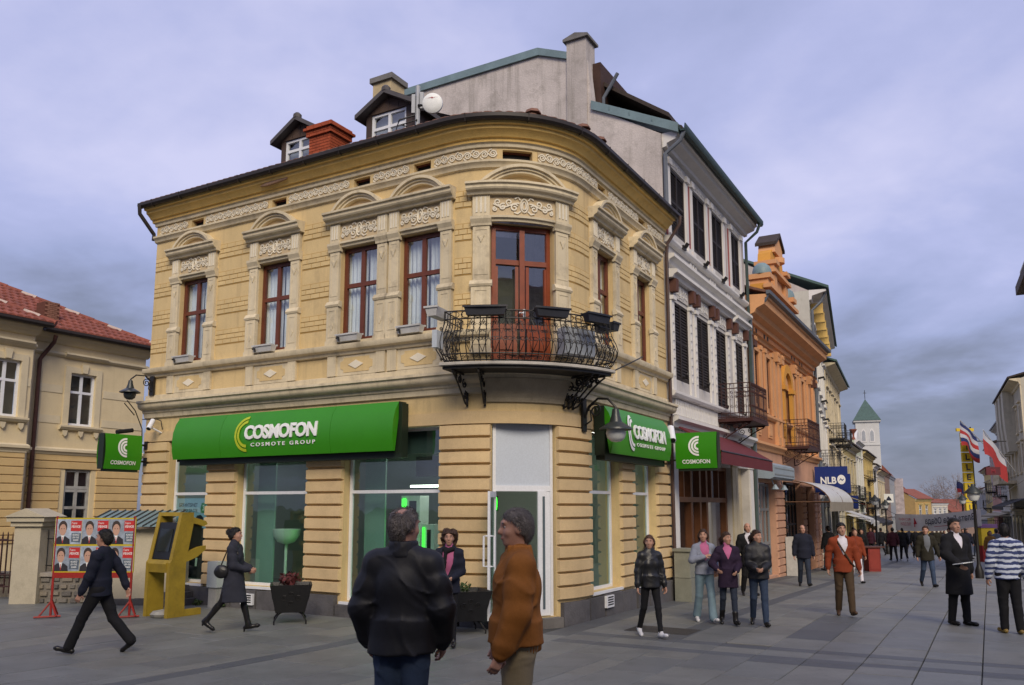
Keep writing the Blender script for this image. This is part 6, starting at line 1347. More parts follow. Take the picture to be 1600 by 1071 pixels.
# ================================================================ people: bodies and clothes as smooth implicit surfaces
def surface_nets(f, org, h):
    s = f < 0; n = f.shape
    c = np.zeros((n[0]-1, n[1]-1, n[2]-1), np.int8)
    for i in (0, 1):
        for j in (0, 1):
            for k in (0, 1): c += s[i:n[0]-1+i, j:n[1]-1+j, k:n[2]-1+k]
    act = (c > 0) & (c < 8); idx = np.argwhere(act)
    if len(idx) == 0: return [], []
    pos = np.zeros((len(idx), 3)); cnt = np.zeros(len(idx)); I, J, K = idx.T
    cor = [(i, j, k) for i in (0,1) for j in (0,1) for k in (0,1)]
    for a in range(8):
        for b in range(a+1, 8):
            A, B_ = cor[a], cor[b]
            if sum(abs(A[q]-B_[q]) for q in range(3)) != 1: continue
            fa = f[I+A[0], J+A[1], K+A[2]]; fb = f[I+B_[0], J+B_[1], K+B_[2]]; x = (fa < 0) != (fb < 0)
            t = np.where(x, fa/(fa-fb+1e-12), 0)
            for q in range(3): pos[:, q] += np.where(x, A[q]+t*(B_[q]-A[q]), 0)
            cnt += x
    pos = pos/cnt[:, None] + idx
    lut = -np.ones(act.shape, np.int64); lut[I, J, K] = np.arange(len(idx))
    faces = []
    for ax in range(3):
        o1, o2 = [(1,2), (2,0), (0,1)][ax]
        sl0 = [slice(None)]*3; sl1 = [slice(None)]*3; sl0[ax] = slice(0, n[ax]-1); sl1[ax] = slice(1, n[ax])
        e = s[tuple(sl0)] != s[tuple(sl1)]; E_ = np.argwhere(e)
        m = (E_[:, o1] > 0) & (E_[:, o2] > 0) & (E_[:, o1] < n[o1]-1) & (E_[:, o2] < n[o2]-1); E_ = E_[m]
        if len(E_) == 0: continue
        fl = s[tuple(E_.T)]
        def g(d1, d2): q = E_.copy(); q[:, o1] -= d1; q[:, o2] -= d2; return lut[tuple(q.T)]
        Q = np.stack([g(1,1), g(0,1), g(0,0), g(1,0)], 1); Q[~fl] = Q[~fl][:, ::-1]; faces.append(Q)
    F_ = np.concatenate(faces); F_ = F_[(F_ >= 0).all(1)]
    return pos*h + np.array(org), F_
class SDF:
    """list of shapes blended into one field"""
    def __init__(s): s.p = []; s.lo = np.full(3, 9.); s.hi = np.full(3, -9.); s.post = []
    def bb(s, *pts, r=.1):
        for q in pts: s.lo = np.minimum(s.lo, np.array(q)-r); s.hi = np.maximum(s.hi, np.array(q)+r)
    def rc(s, a, b, ra, rb, k=.03):
        a = np.array(a, float); b = np.array(b, float); s.bb(a, b, r=max(ra, rb)+.03)
        def f(X):
            d = b-a; t = np.clip(((X-a)@d)/(d@d+1e-12), 0, 1); return np.linalg.norm(X-a-t[..., None]*d, axis=-1)-(ra+(rb-ra)*t)
        s.p.append((f, k)); return s
    def el(s, c, r, k=.03, rot=None):
        c = np.array(c, float); r = np.array(r, float); s.bb(c, r=max(r)+.03)
        def f(X):
            q = X-c
            if rot is not None: q = q@rot
            k0 = np.linalg.norm(q/r, axis=-1); k1 = np.linalg.norm(q/(r*r), axis=-1); return k0*(k0-1)/(k1+1e-9)
        s.p.append((f, k)); return s
    def cone(s, z0, z1, r0, r1, c0=(0,0), c1=(0,0), k=.03):
        s.bb((c0[0],c0[1],z0), (c1[0],c1[1],z1), r=max(*r0, *r1)+.02)
        def f(X):
            t = np.clip((X[..., 2]-z0)/(z1-z0), 0, 1); rx = r0[0]+(r1[0]-r0[0])*t; ry = r0[1]+(r1[1]-r0[1])*t
            q = np.sqrt(((X[..., 0]-c0[0]-(c1[0]-c0[0])*t)/rx)**2+((X[..., 1]-c0[1]-(c1[1]-c0[1])*t)/ry)**2)
            return np.maximum((q-1)*np.minimum(rx, ry), np.maximum(min(z0,z1)-X[..., 2], X[..., 2]-max(z0,z1)))
        s.p.append((f, k)); return s
    def cut(s, fn): s.post.append(fn); return s
    def mesh(s, h):
        lo, hi = s.lo-.03, s.hi+.03; n = np.ceil((hi-lo)/h).astype(int)+1
        ax = [lo[i]+h*np.arange(n[i]) for i in range(3)]; X = np.stack(np.meshgrid(*ax, indexing='ij'), -1).astype(np.float32); d = None
        for f, k in s.p:
            e = f(X)
            if d is None: d = e
            else: q = np.clip(.5+.5*(e-d)/k, 0, 1); d = e*(1-q)*0+ (d*q*0) + (np.minimum(d, e) - k*np.maximum(0, 1-np.abs(d-e)/k)**2*.25)
        for fn in s.post: d = fn(X, d)
        return surface_nets(d, lo, h)
    def build(s, name, mat, parent, h, xf=None):
        v, f = s.mesh(h)
        me = bpy.data.meshes.new(name)
        if len(v) == 0: return None
        me.from_pydata(v.tolist(), [], f.tolist()); me.polygons.foreach_set('use_smooth', [True]*len(me.polygons))
        return link(name, me, mat, parent)
def folds(amp, sc=1.0, seed=0.0, puff=0.0):
    """cloth creases: slanted ripples, stronger where warped"""
    def fn(X, d):
        x, y, z = X[..., 0], X[..., 1], X[..., 2]
        w = .5*np.sin(7*x*sc+3*z+seed)+.5*np.sin(6*y*sc-4*z+seed*2)
        w2 = np.sin(11*sc*(x-y)+5*z+2.3*seed+1.5*w)*np.sin(9*z-4*y+seed)
        r1 = 1-np.abs(np.sin(9*sc*(z+.55*x+.35*y)+2.6*w+1.4*w2+seed)); r2 = 1-np.abs(np.sin(13*sc*(z-.7*x+.3*y)+2.2*w2+2*w+seed*1.7)); r3 = 1-np.abs(np.sin(24*sc*(.6*z+x-.5*y)+3*w2))
        n = 1.1-(r1**3*1.5+r2**3*1.3+r3**2*.35)
        d = d + amp*n*(.45+.55*w2)
        if puff: d = d - puff*np.abs(np.sin(z*math.pi/.11+.4*w))
        return d
    return fn
def rotz(a): c, s = math.cos(a), math.sin(a); return np.array([[c,-s,0],[s,c,0],[0,0,1]])
def rotx(a): c, s = math.cos(a), math.sin(a); return np.array([[1,0,0],[0,c,-s],[0,s,c]])
def roty(a): c, s = math.cos(a), math.sin(a); return np.array([[c,0,s],[0,1,0],[-s,0,c]])
CL = lambda n, c, r=.85, v=.15, sh=.2: M(n, c, r, v, 6, .12, 160, spec=.25, sheen=0.0)
SKN = M('skin', (.42,.235,.165), .55, .06, 9, .03, 90, spec=.35); SKR = M('skin_ruddy', (.46,.25,.18), .5, .10, 9, .04, 90, spec=.35); LIP = M('lips', (.30,.10,.085), .5, .05, 9, 0); EYE = M('eye_dark', (.015,.012,.01), .2, .1, 9, 0); EYW = M('eye_white', (.55,.52,.49), .3, .03, 9, 0)
H_BR = M('hair_brown', (.045,.022,.013), .5, .35, 30, .5, 120); H_BK = M('hair_black', (.010,.008,.007), .45, .35, 30, .5, 120); H_GR = M('hair_grey', (.15,.13,.118), .55, .5, 30, .6, 120); H_LB = M('hair_light', (.075,.035,.018), .5, .35, 30, .5, 120)
BLK = CL('cloth_black', (.010,.010,.012)); SHO = M('shoe_black', (.010,.009,.009), .35, .2, 8, .05); LEA = M('leather_black', (.010,.010,.011), .42, .25, 8, .06, 70, spec=.5)
def ik(S, W, l1, l2, hint):
    S, W, hint = (np.array(q, float) for q in (S, W, hint)); d = W-S; D = np.linalg.norm(d); D2 = min(D, l1+l2-.004); u = d/(D+1e-9); W = S+u*D2
    a = (l1*l1-l2*l2+D2*D2)/(2*D2); hh = math.sqrt(max(l1*l1-a*a, 0)); p = hint-u*(hint@u); p /= np.linalg.norm(p)+1e-9
    return S+u*a+p*hh, W
def person(label, px, top, foot, face=0.0, height=None, pos=None, legs=((12,6,0),(-14,18,25)), arms=None, head=(0,0,0), fem=False, hair='short', hairm=None, skin=None, top_=None, hem=.78, topt=.022, bot=None, bott=.012, boots=None, vneck=None, shirt=None, coat=None, h=.016, collar=.0, puff=0.0, fold=.006, fat=1.0, group=None, shoe=None, heel=0.0, lean=0.0, bell=0.0, facial=True, scarf=None, extra=None, sleeve=1.0):
    """px: photo column; top, foot: photo rows of crown and soles (foot row fixes the distance on the paving)"""
    skin = skin or SKN
    if pos is None: G = pground(px, foot); x, y, z = G
    else: x, y = pos; z = gz(x, y)
    H_ = height or (1.66 if fem else 1.77)
    t = thing('person', label, 'person', group, (x, y, z), math.atan2(-x, y)*0 + face, H_/1.76)
    sw = .165 if fem else .19; hw = .085
    # ---- legs
    L1, L2 = .43, .42; pts = {}; low = 9
    for sg, (a, kn, fp) in zip((-1, 1), legs):
        hp = np.array([sg*hw, 0, 0]); a_, k_ = R(a), R(kn)
        kne = hp+L1*np.array([sg*.015, math.sin(a_), -math.cos(a_)]); an = kne+L2*np.array([sg*.01, math.sin(a_-k_), -math.cos(a_-k_)])
        f_ = R(fp)      # foot pitch: positive = heel lifted
        toe = an+np.array([sg*.03, .155*math.cos(f_)+.0, -.155*math.sin(f_)]) + np.array([0, 0, -.045*math.cos(f_)]); hl = an+np.array([0, -.055*math.cos(f_)+.05*math.sin(f_)*0, .055*math.sin(f_)]) + np.array([0, 0, -.045*math.cos(f_)])
        pts[sg] = (hp, kne, an, toe, hl); low = min(low, toe[2], hl[2])
    zh = .032-low+heel
    for sg in pts: pts[sg] = tuple(q+np.array([0, 0, zh]) for q in pts[sg])
    zp = zh       # pelvis height
    up = lambda z_: zp+(z_-.92)           # reference heights are for a pelvis at .92
    ln = math.tan(R(lean)); T = lambda x_, y_, z_: np.array([x_, y_+ln*(up(z_)-zp), up(z_)])
    # ---- arms
    arms = arms or (((-.27,.10,.84), None), ((.27,-.06,.85), None)); A = {}
    for sg, (w, hint) in zip((-1, 1), arms):
        S = T(sg*sw, -.01, 1.415); W = T(*w); e, W = ik(S, W, .29, .265, hint or (sg*.5, -1, 0)); A[sg] = (S, e, W)
    # ---- head frame
    RH = rotz(R(head[0]))@rotx(R(head[1]))@roty(R(head[2])); nk = T(0, -.005, 1.53)
    hd = lambda x_, y_, z_: nk+RH@np.array([x_, y_, z_-1.53])
    # ---- body (skin): head, neck, trunk core, arms, hands, legs core
    b = SDF(); fw = .93 if fem else 1.0
    b.el(hd(0,-.008,1.668), (.075*fw,.096,.098), .02, RH); b.el(hd(0,.030,1.598), (.056*fw,.064,.072), .035, RH); b.el(hd(0,.052,1.553), (.030*fw,.030,.024), .03, RH)
    b.el(hd(0,.080,1.690), (.05*fw,.018,.016), .02, RH); b.el(hd(-.038,.062,1.625), (.024,.024,.024), .02, RH); b.el(hd(.038,.062,1.625), (.024,.024,.024), .02, RH)
    b.rc(hd(0,.086,1.672), hd(0,.109 if not fem else .104,1.628), .011, .016, .018); b.el(hd(0,.088,1.588), (.023,.012,.012), .012, RH)
    for sg in (-1, 1): b.el(hd(sg*.076*fw,-.004,1.640), (.011,.024,.033), .008, RH)
    b.rc(hd(0,-.02,1.60), T(0,-.022,1.44), .052*fw, .058*fw, .03); b.rc(T(0,-.01,1.45), T(0,0,1.0), .07, .09, .03); b.rc(T(-.12,-.01,1.40), T(.12,-.01,1.40), .05, .05, .04)
    for sg in (-1, 1):
        S, e, W = A[sg]; b.rc(S, e, .043, .036, .02); b.rc(e, W, .036, .026, .02); q = pts[sg]; b.rc(q[0]+np.array([0,0,.05]), q[1], .07, .045, .03); b.rc(q[1], q[2], .045, .032, .02)
    bo = b.build('body', skin, t, min(h, .013) if h < .02 else .02)
    # hands: palm, four fingers and a thumb, finer grid, joined into the body mesh
    hm = []
    for sg in (-1, 1):
        S, e, W = A[sg]; d = (W-e)/np.linalg.norm(W-e); inn = np.array([-sg, .25, 0.]) ; inn -= d*(inn@d); inn /= np.linalg.norm(inn)+1e-9; sd_ = np.cross(d, inn)*sg
        g = SDF(); P0 = W+d*.015; P1 = W+d*.085
        g.rc(W-d*.03, W+d*.01, .026, .025, .02)
        for w_ in (-.024, -.008, .008, .024): g.rc(P0+sd_*w_*.7, P1+sd_*w_, .016, .013, .012)
        for i, (w_, l_) in enumerate(((-.027,.062), (-.009,.074), (.009,.070), (.027,.055))):
            k1 = P1+sd_*w_; k2 = k1+(d*.80+inn*.45)*l_*.55; k3 = k2+(d*.45+inn*.85)*l_*.5; g.rc(k1, k2, .0095, .0088, .004); g.rc(k2, k3, .0088, .0075, .004)
        th0 = P0-sd_*.022; th1 = th0+(d*.6-sd_*.7+inn*.35)*.045; th2 = th1+(d*.9+inn*.35)*.035; g.rc(th0, th1, .013, .011, .008); g.rc(th1, th2, .011, .009, .004)
        hm.append(g.mesh(.0065 if h < .014 else .0085 if h < .02 else .011))
    if bo is not None:
        me = bo.data; nv = len(me.vertices); V = [tuple(v.co) for v in me.vertices]; F_ = [tuple(p.vertices) for p in me.polygons]
        for v, f in hm:
            if len(v): k = len(V); V += [tuple(q) for q in v]; F_ += [tuple(int(i)+k for i in q) for q in f]
        m2 = bpy.data.meshes.new('body'); m2.from_pydata(V, [], F_); m2.polygons.foreach_set('use_smooth', [True]*len(m2.polygons)); m2.materials.append(skin); bo.data = m2
    if facial:
        def blob(nm, c, r, mat, n=8):
            m = MB(); vs = []
            for i in range(5):
                a = math.pi*i/4
                for j in range(n): q = np.array([r[0]*math.sin(a)*math.cos(2*math.pi*j/n), r[1]*math.sin(a)*math.sin(2*math.pi*j/n), r[2]*math.cos(a)]); vs.append(tuple(c+RH@q))
            m.add(vs, [(i*n+j, i*n+(j+1)%n, (i+1)*n+(j+1)%n, (i+1)*n+j) for i in range(4) for j in range(n)]); m.build(nm, mat, bo, smooth=True)
        for sg in (-1, 1):
            blob('eye', hd(sg*.031*fw,.0785,1.662), (.0125,.008,.0070), EYW); blob('iris', hd(sg*.031*fw,.0838,1.662), (.0062,.004,.0068), EYE); blob('eyebrow', hd(sg*.033*fw,.0915,1.688), (.019,.007,.005), hairm or H_BK)
        blob('mouth', hd(0,.0985,1.588), (.020,.006,.0055), LIP)
    # ---- hair
    hm_ = hairm or H_BK; hs = SDF(); tmx = lambda X: (X-nk)@RH+np.array([0,0,1.53])
    if hair == 'bald':
        hs.el(hd(0,-.018,1.655), (.082*fw,.098,.085), .02, RH); hs.el(hd(0,-.06,1.60), (.068,.055,.07), .03, RH)
        hs.cut(lambda X, d: np.maximum(d, np.maximum((lambda q: q[..., 1]-.040-.012*np.sin(60*q[..., 2]))(tmx(X)), (lambda q: q[..., 2]-1.738+.35*(q[..., 1]+.03)+.010*np.sin(70*q[..., 0]))(tmx(X)))))
        hs.cut(lambda X, d: d+.005*np.sin(150*X[..., 0]+12*X[..., 2])*np.sin(140*X[..., 1]+9*X[..., 2]))
    else:
        o = .006 if hair == 'crop' else .013
        hs.el(hd(0,-.012,1.672), (.074*fw+o,.097+o,.098+o), .02, RH)
        if hair in ('short', 'crop', 'thin'): hs.el(hd(0,-.045,1.622), (.064*fw+o*.4,.060+o*.3,.078), .03, RH)
        fy = .052 if hair != 'curly' else .06
        def face_cut(X, d):
            q = tmx(X); y_, z_, x_ = q[..., 1], q[..., 2], np.abs(q[..., 0])
            edge = -.04+np.clip((z_-1.585)/.09, 0, 1)*.062+np.clip(z_-1.69, 0, 1)*1.5+.006*np.sin(70*z_)
            front = np.minimum(y_-edge, 1.730-z_+.10*x_+.006*np.sin(95*q[..., 0]))     # face opening
            return np.maximum(d, np.maximum(np.where(y_ > -.045, front, -1), (1.548 if hair in ('short','crop','thin') else 1.2)-z_))
        if hair in ('long', 'bun', 'pony', 'curly'):
            if hair == 'long':
                for sx in (-1, 1): hs.rc(hd(sx*.066,-.02,1.66), T(sx*.085,.035,1.36), .030, .032, .05); hs.rc(hd(sx*.045,-.06,1.64), T(sx*.06,-.085,1.34), .045, .035, .05)
                hs.rc(hd(0,-.07,1.65), T(0,-.10,1.34), .055, .045, .05)
            else: hs.el(hd(0,-.05,1.63), (.074,.065,.075), .03, RH)
            if hair == 'bun': hs.el(hd(0,-.125,1.70), (.05,.045,.05), .02, RH)
            if hair == 'pony': hs.rc(hd(0,-.11,1.69), hd(0,-.16,1.62), .025, .04, .03); hs.rc(hd(0,-.16,1.62), hd(0.01,-.145,1.46), .04, .02, .03)
            if hair == 'curly':
                for i in range(80): a = rng.uniform(0, 2*math.pi); zz = rng.uniform(1.50, 1.775); rr = .108*math.sqrt(max(.05, 1-((zz-1.65)/.14)**2)); hs.el(hd(rr*math.cos(a), -.035+rr*math.sin(a)*.85, zz), (.030,.030,.026), .03)
        hs.cut(face_cut)
        if hair == 'thin': hs.cut(lambda X, d: np.maximum(d, -(np.linalg.norm((tmx(X)-np.array([.012,-.072,1.775]))*np.array([1,.8,1]), axis=-1)-.058-.01*np.sin(60*X[..., 0])*np.sin(50*X[..., 1]))))
        amp = .008 if hair == 'curly' else (.003 if hair in ('short','crop') else .005)
        hs.cut(lambda X, d: d+amp*np.sin(110*X[..., 0]+18*X[..., 2]+2*np.sin(40*X[..., 1]))*np.sin(60*X[..., 1]+22*X[..., 2]+2*np.sin(50*X[..., 0])))
    ho = hs.build('hair', hm_, t, min(h, .011) if h < .02 else .018)
    if ho is not None and h < .02:
        V = np.array([v.co for v in ho.data.vertices]); Nn = np.array([v.normal for v in ho.data.vertices]); k = 2600 if h < .012 else 900; ii = rng.integers(0, len(V), k)
        p = V[ii]; nn = Nn[ii]; fl = np.tile(RH@np.array([0,-.55,-.8]), (k,1)) + rng.normal(size=(k,3))*(.35 if hair != 'curly' else 1.2); fl -= nn*(fl*nn).sum(1, keepdims=True); fl /= np.linalg.norm(fl, axis=1, keepdims=True)+1e-9; sd2 = np.cross(nn, fl)
        l = rng.uniform(.018, .042, (k,1)); wd = .0016 if h < .012 else .0028; vs = np.concatenate([p-sd2*wd, p+sd2*wd, p+fl*l*.55+nn*.006+sd2*wd, p+fl*l*.55+nn*.006-sd2*wd, p+fl*l+nn*rng.uniform(-.002,.010,(k,1))])
        fs = [(i, k+i, 2*k+i, 3*k+i) for i in range(k)] + [(3*k+i, 2*k+i, 4*k+i) for i in range(k)]
        me = bpy.data.meshes.new('hair_strands'); me.from_pydata(vs.tolist(), [], fs); link('hair_strands', me, hm_, ho, kind='stuff')
    # ---- trousers / legs
    bt = SDF(); bm = bot or BLK; w = bott
    if coat is None or coat[0] < .99 or True:
        bt.el(T(0,-.01,.945), (.155*fat+w,.108*fat+w,.12), .05)
        for sg in (-1, 1):
            q = pts[sg]; bt.rc(q[0]+np.array([0,-.005,-.0]), q[1], (.082 if fem else .085)*(.5+.5*fat)+w, .052+w, .03); an = q[2]+np.array([0,0,.0]); bt.rc(q[1], an, .052+w, .040+w+bell, .02)
            bt.rc(q[1]+(an-q[1])*.22+np.array([0,-.012,0]), q[1]+(an-q[1])*.45+np.array([0,-.008,0]), .05+w*.7, .044+w*.7, .02)
        bt.cut(folds(fold*.9, 1.1, sum(map(ord, label)) % 7)); bt.build('trousers' if w > .004 else 'leggings', bm, t, h)
    # ---- shoes
    for sg in (-1, 1):
        q = pts[sg]; sh_ = SDF(); mid = (q[3]+q[4])/2
        sh_.rc(q[4], mid, .034, .036, .02); sh_.rc(mid, q[3], .037, .032, .02); sh_.rc(q[3], q[3]+(q[3]-mid)*.25, .034, .024, .02); sh_.rc(q[2]+np.array([0,0,-.03]), q[2]+np.array([0,0,.02]), .042, .044, .03)
        if boots: sh_.rc(q[2], q[2]+(q[1]-q[2])*boots, .046, .058, .03)
        so = sh_.build('boot' if boots else 'shoe', shoe or SHO, t, min(h, .013) if h < .02 else .018)
        if heel: m = MB(); m.tube([q[4]+np.array([0,-.005,-.005]), q[4]+np.array([0,-.012,-.03-heel])], [.02,.012], 7); m.build('heel', shoe or SHO, so)
    # ---- shirt under an open jacket
    if shirt is not None:
        s_ = SDF(); s_.el(T(0,.0,1.27), (.15,.105,.22), .05); s_.el(T(0,.0,1.0), (.145,.10,.14), .06); s_.rc(T(-.1,-.01,1.42), T(.1,-.01,1.42), .055, .055, .04); s_.rc(T(0,-.015,1.44), hd(0,-.01,1.545), .068, .062, .03); s_.build('shirt', shirt, t, h)
    # ---- jacket / sweater / coat
    tm = top_ or BLK; w = topt; j = SDF()
    j.el(T(0,-.005,1.27), (.158*fw*fat+w,.105*fat+w,.21), .06); j.el(T(0,0,1.05), (.145*fw*fat+w,.105*fat+w,.16), .08); j.rc(T(-sw+.03,-.01,1.405), T(sw-.03,-.01,1.405), .052+w*.6, .052+w*.6, .06)
    if fem: j.el(T(-.07,.075,1.26), (.055,.05,.06), .05); j.el(T(.07,.075,1.26), (.055,.05,.06), .05)
    if hem < .95 and coat is None: j.cone(up(hem), up(1.06), (.162*fat+w+.008,.118*fat+w+.008), (.15*fat+w,.105*fat+w), k=.05)
    if coat is not None: j.cone(up(coat[0]), up(1.08), (coat[1],coat[2]), (.15*fat+w,.11*fat+w), (0,coat[3] if len(coat) > 3 else 0), (0,0), .06)
    j.rc(T(0,-.02,1.43), T(0,-.02,1.47), .072+w*.4, .07+w*.3, .04)
    if collar: j.rc(hd(0,-.022,1.50)-np.array([0,0,.02]), hd(0,-.012,1.52+collar*.5), .078, .070, .03)
    for sg in (-1, 1):
        S, e, W = A[sg]; j.rc(T(sg*.05,-.02,1.475), S+np.array([-sg*.01,0,.0]), .045+w*.35, .05+w*.45, .07); j.rc(S, S+(e-S)*.5, .052+w*.5, .05+w*.85, .05); j.rc(S+(e-S)*.5, e, .05+w*.85, .044+w, .04)
        j.rc(e, e+(W-e)*.8, .044+w, .034+w*.85, .03); j.rc(e+(W-e)*.8, W, .034+w*.85, .031+w*.45, .02)
    zb = up(coat[0] if coat is not None else hem)
    arm_pts = [(A[sg][1], A[sg][2]) for sg in (-1, 1)]
    def hemcut(X, d):
        far = np.full(X.shape[:-1], 9., np.float32)
        for a_, b_ in arm_pts: dd = b_-a_; tt = np.clip(((X-a_)@dd)/(dd@dd), 0, 1); far = np.minimum(far, np.linalg.norm(X-a_-tt[..., None]*dd, axis=-1))
        return np.maximum(d, np.where(far < .085+w, -1, zb-X[..., 2]))
    j.cut(folds(fold, 1.0, sum(map(ord, label)) % 5, puff)); j.cut(hemcut)
    if vneck is not None:
        zv = up(vneck)
        j.cut(lambda X, d: np.maximum(d, -np.maximum(np.maximum(np.abs(X[..., 0])-np.clip((X[..., 2]-zv)*.42, 0, .085)-.002, .02-X[..., 1]+ln*(X[..., 2]-zp)), zv-X[..., 2])))
    nm = 'coat' if coat is not None else 'jacket'
    j.build(nm, tm, t, h)
    if scarf is not None:
        s_ = SDF(); 
        for a_ in np.linspace(0, 2*math.pi, 9)[:-1]: s_.el(T(.075*math.cos(a_), .0+.075*math.sin(a_), 1.465+.012*math.sin(3*a_)), (.045,.045,.04), .04)
        s_.rc(T(.03,.10,1.44), T(.05,.13,1.2), .03, .035, .03); s_.cut(folds(.006, 2.0)); s_.build('scarf', scarf, t, h)
    t_ = dict(T=T, hd=hd, A=A, pts=pts, up=up, root=t, h=h)
    if extra: extra(t_)
    return t_
def attach_thing(name, label, cat, ref, mb, mat, smooth=False):
    """something carried: built in the carrier's frame, then placed in the world as a thing of its own"""
    o = mb.build(name, mat, None, smooth=smooth); r = ref['root']; o.location = r.location; o.rotation_euler = r.rotation_euler; o.scale = r.scale
    return tag(o, label, cat)
def attach_sdf(name, label, cat, ref, s_, mat, h):
    o = s_.build(name, mat, None, h); r = ref['root']; o.location = r.location; o.rotation_euler = r.rotation_euler; o.scale = r.scale; return tag(o, label, cat)
# facing: 0 looks down the street away (+Y); 180 towards the camera; +90 turns to the left of the picture
NAVYC = CL('cloth_navy', (.012,.014,.026)); JEAN = M('denim', (.030,.050,.095), .85, .30, 5, .15, 140); JEAND = M('denim_dark', (.018,.026,.046), .85, .3, 5, .15, 140); CHAR = CL('cloth_charcoal', (.030,.032,.045)); TAN = M('suede_tan', (.31,.115,.024), .8, .30, 4, .08, 90, spec=.2, sheen=0.0); KHAK = CL('cloth_khaki', (.27,.215,.13)); PLUM = CL('cloth_plum', (.022,.012,.030)); PINKC = CL('cloth_pink', (.42,.12,.24)); GHOOD = CL('cloth_grey', (.22,.24,.30)); LBLU = CL('cloth_lightblue', (.17,.25,.30)); RUST = CL('cloth_rust', (.20,.038,.014)); BRWN = CL('cloth_brown', (.065,.042,.024)); SHRT = CL('cloth_white', (.62,.60,.66)); GTEE = CL('cloth_midgrey', (.14,.15,.17)); NYL = M('nylon_black', (.012,.012,.015), .55, .2, 6, .04, 60, spec=.4); WSHO = M('shoe_white', (.58,.58,.60), .5, .1, 6, .05); DOLV = CL('cloth_darkolive', (.020,.018,.012)); MUST = CL('cloth_mustard', (.30,.16,.04)); BURG = CL('cloth_burgundy', (.05,.012,.02))
# ---- the two men talking in front
q1 = pdist(632, 800, 5.6); q2 = pdist(806, 800, 5.6)
SEAM = M('seam_dark', (.005,.005,.006), .8, .1, 5, 0)
def parka(rf):
    T = rf['T']; s_ = SDF()
    for a_ in np.linspace(R(40), R(320), 13): s_.rc(T(.086*math.sin(a_), -.018+.082*math.cos(a_), 1.465), T(.082*math.sin(a_), -.014+.078*math.cos(a_), 1.548), .020, .015, .03)
    s_.cut(folds(.003, 2.0)); s_.build('collar', NYL, rf['root'], .010)
person('person seen from behind in a bulky black jacket and jeans with thinning grey hair', 0, 0, 0, R(-6), 1.80, (q1[0], q1[1]), ((2,2,0),(-2,3,0)), (((-.245,.10,.90), (-.55,-1,0)), ((.245,.10,.90), (.55,-1,0))), (-36,-4,0), False, 'thin', H_GR, SKR, NYL, .85, .046, JEAN, .022, None, h=.010, collar=.0, puff=0.0, fold=.008, fat=1.06, facial=True, extra=parka)
def blouson(rf):
    T = rf['T']; s_ = SDF(); s_.cone(rf['up'](.875), rf['up'](.94), (.192,.16), (.20,.168), k=.02); s_.cut(lambda X, d: d+.004*np.sin(np.arctan2(X[..., 1], X[..., 0])*46)); s_.build('waistband', TAN, rf['root'], .010)
    s_ = SDF()
    for a_ in np.linspace(R(40), R(320), 11): s_.rc(T(.085*math.sin(a_), -.015+.085*math.cos(a_), 1.465), T(.082*math.sin(a_), -.012+.08*math.cos(a_), 1.53), .020, .015, .03)
    s_.build('collar', TAN, rf['root'], .010)
person('person in a tan suede jacket and khaki trousers, grey hair, in profile', 0, 0, 0, R(98), 1.79, (q2[0], q2[1]), ((2,3,0),(-3,3,0)), (((-.225,.13,.885), (-.5,-1,0)), ((.20,.08,.90), (.6,-1,0))), (4,-3,0), False, 'short', H_GR, SKR, TAN, .92, .050, KHAK, .030, None, h=.010, collar=.0, fold=.010, fat=1.08, facial=True, extra=blouson)
# ---- walkers on the left
person('person in a dark navy sweater walking past the poster board, black trousers', 150, 829, 1021, R(88), 1.74, None, ((26,4,-12),(-22,20,38)), (((-.24,.16,.86), None), ((.25,-.26,.92), (1,-1,.2))), (0,0,0), False, 'short', H_BK, SKR, NAVYC, .84, .022, BLK, .020, None, h=.013, bell=.012)
def bag(rf):
    s_ = SDF(); s_.el(rf['T'](.17,-.17,1.03), (.07,.13,.12), .03); s_.cut(folds(.006, 1.5)); attach_sdf('shoulder_bag', 'black shoulder bag carried by the woman in the dark trench coat', 'bag', rf, s_, LEA, .013)
    m = MB(); m.tube([rf['T'](.15,-.2,1.1), rf['T'](.16,-.1,1.36), rf['T'](.12,.02,1.47), rf['T'](.16,.1,1.33), rf['T'](.18,-.1,1.08)], .012, 5); attach_thing('bag_strap', 'black strap of the shoulder bag over the trench coat', 'strap', rf, m, LEA)
person('person in a dark grey trench coat and high boots, hair tied in a bun', 362, 828, 989, R(-90), 1.66, None, ((20,6,-8),(-22,16,34)), (((-.10,.26,1.06), None), ((.08,.27,1.05), None)), (0,0,0), True, 'bun', H_BK, SKN, CHAR, .6, .030, BLK, .004, .75, h=.013, coat=(.50,.20,.24), collar=.03, fold=.008, heel=.045, extra=bag)
def coatarm(rf):
    s_ = SDF(); s_.rc(rf['T'](.05,.17,1.02), rf['T'](.32,.12,.98), .07, .06, .05); s_.cone(rf['up'](.55), rf['up'](1.03), (.16,.06), (.15,.07), (.2,.14), (.2,.14), .05); s_.cut(folds(.016, 1.6)); attach_sdf('carried_coat', 'black coat carried over the arm of the woman with curly hair', 'coat', rf, s_, BLK, .014)
person('person with dark curly hair, pink top and black scarf near the shop door', 700, 832, 1011, R(172), 1.65, None, ((6,4,0),(-8,14,22)), (((-.10,.20,1.04), None), ((.16,.20,1.02), None)), (8,0,0), True, 'curly', H_BR, SKN, NAVYC, .80, .022, BLK, .003, None, h=.013, vneck=1.06, shirt=PINKC, scarf=BLK, extra=coatarm)
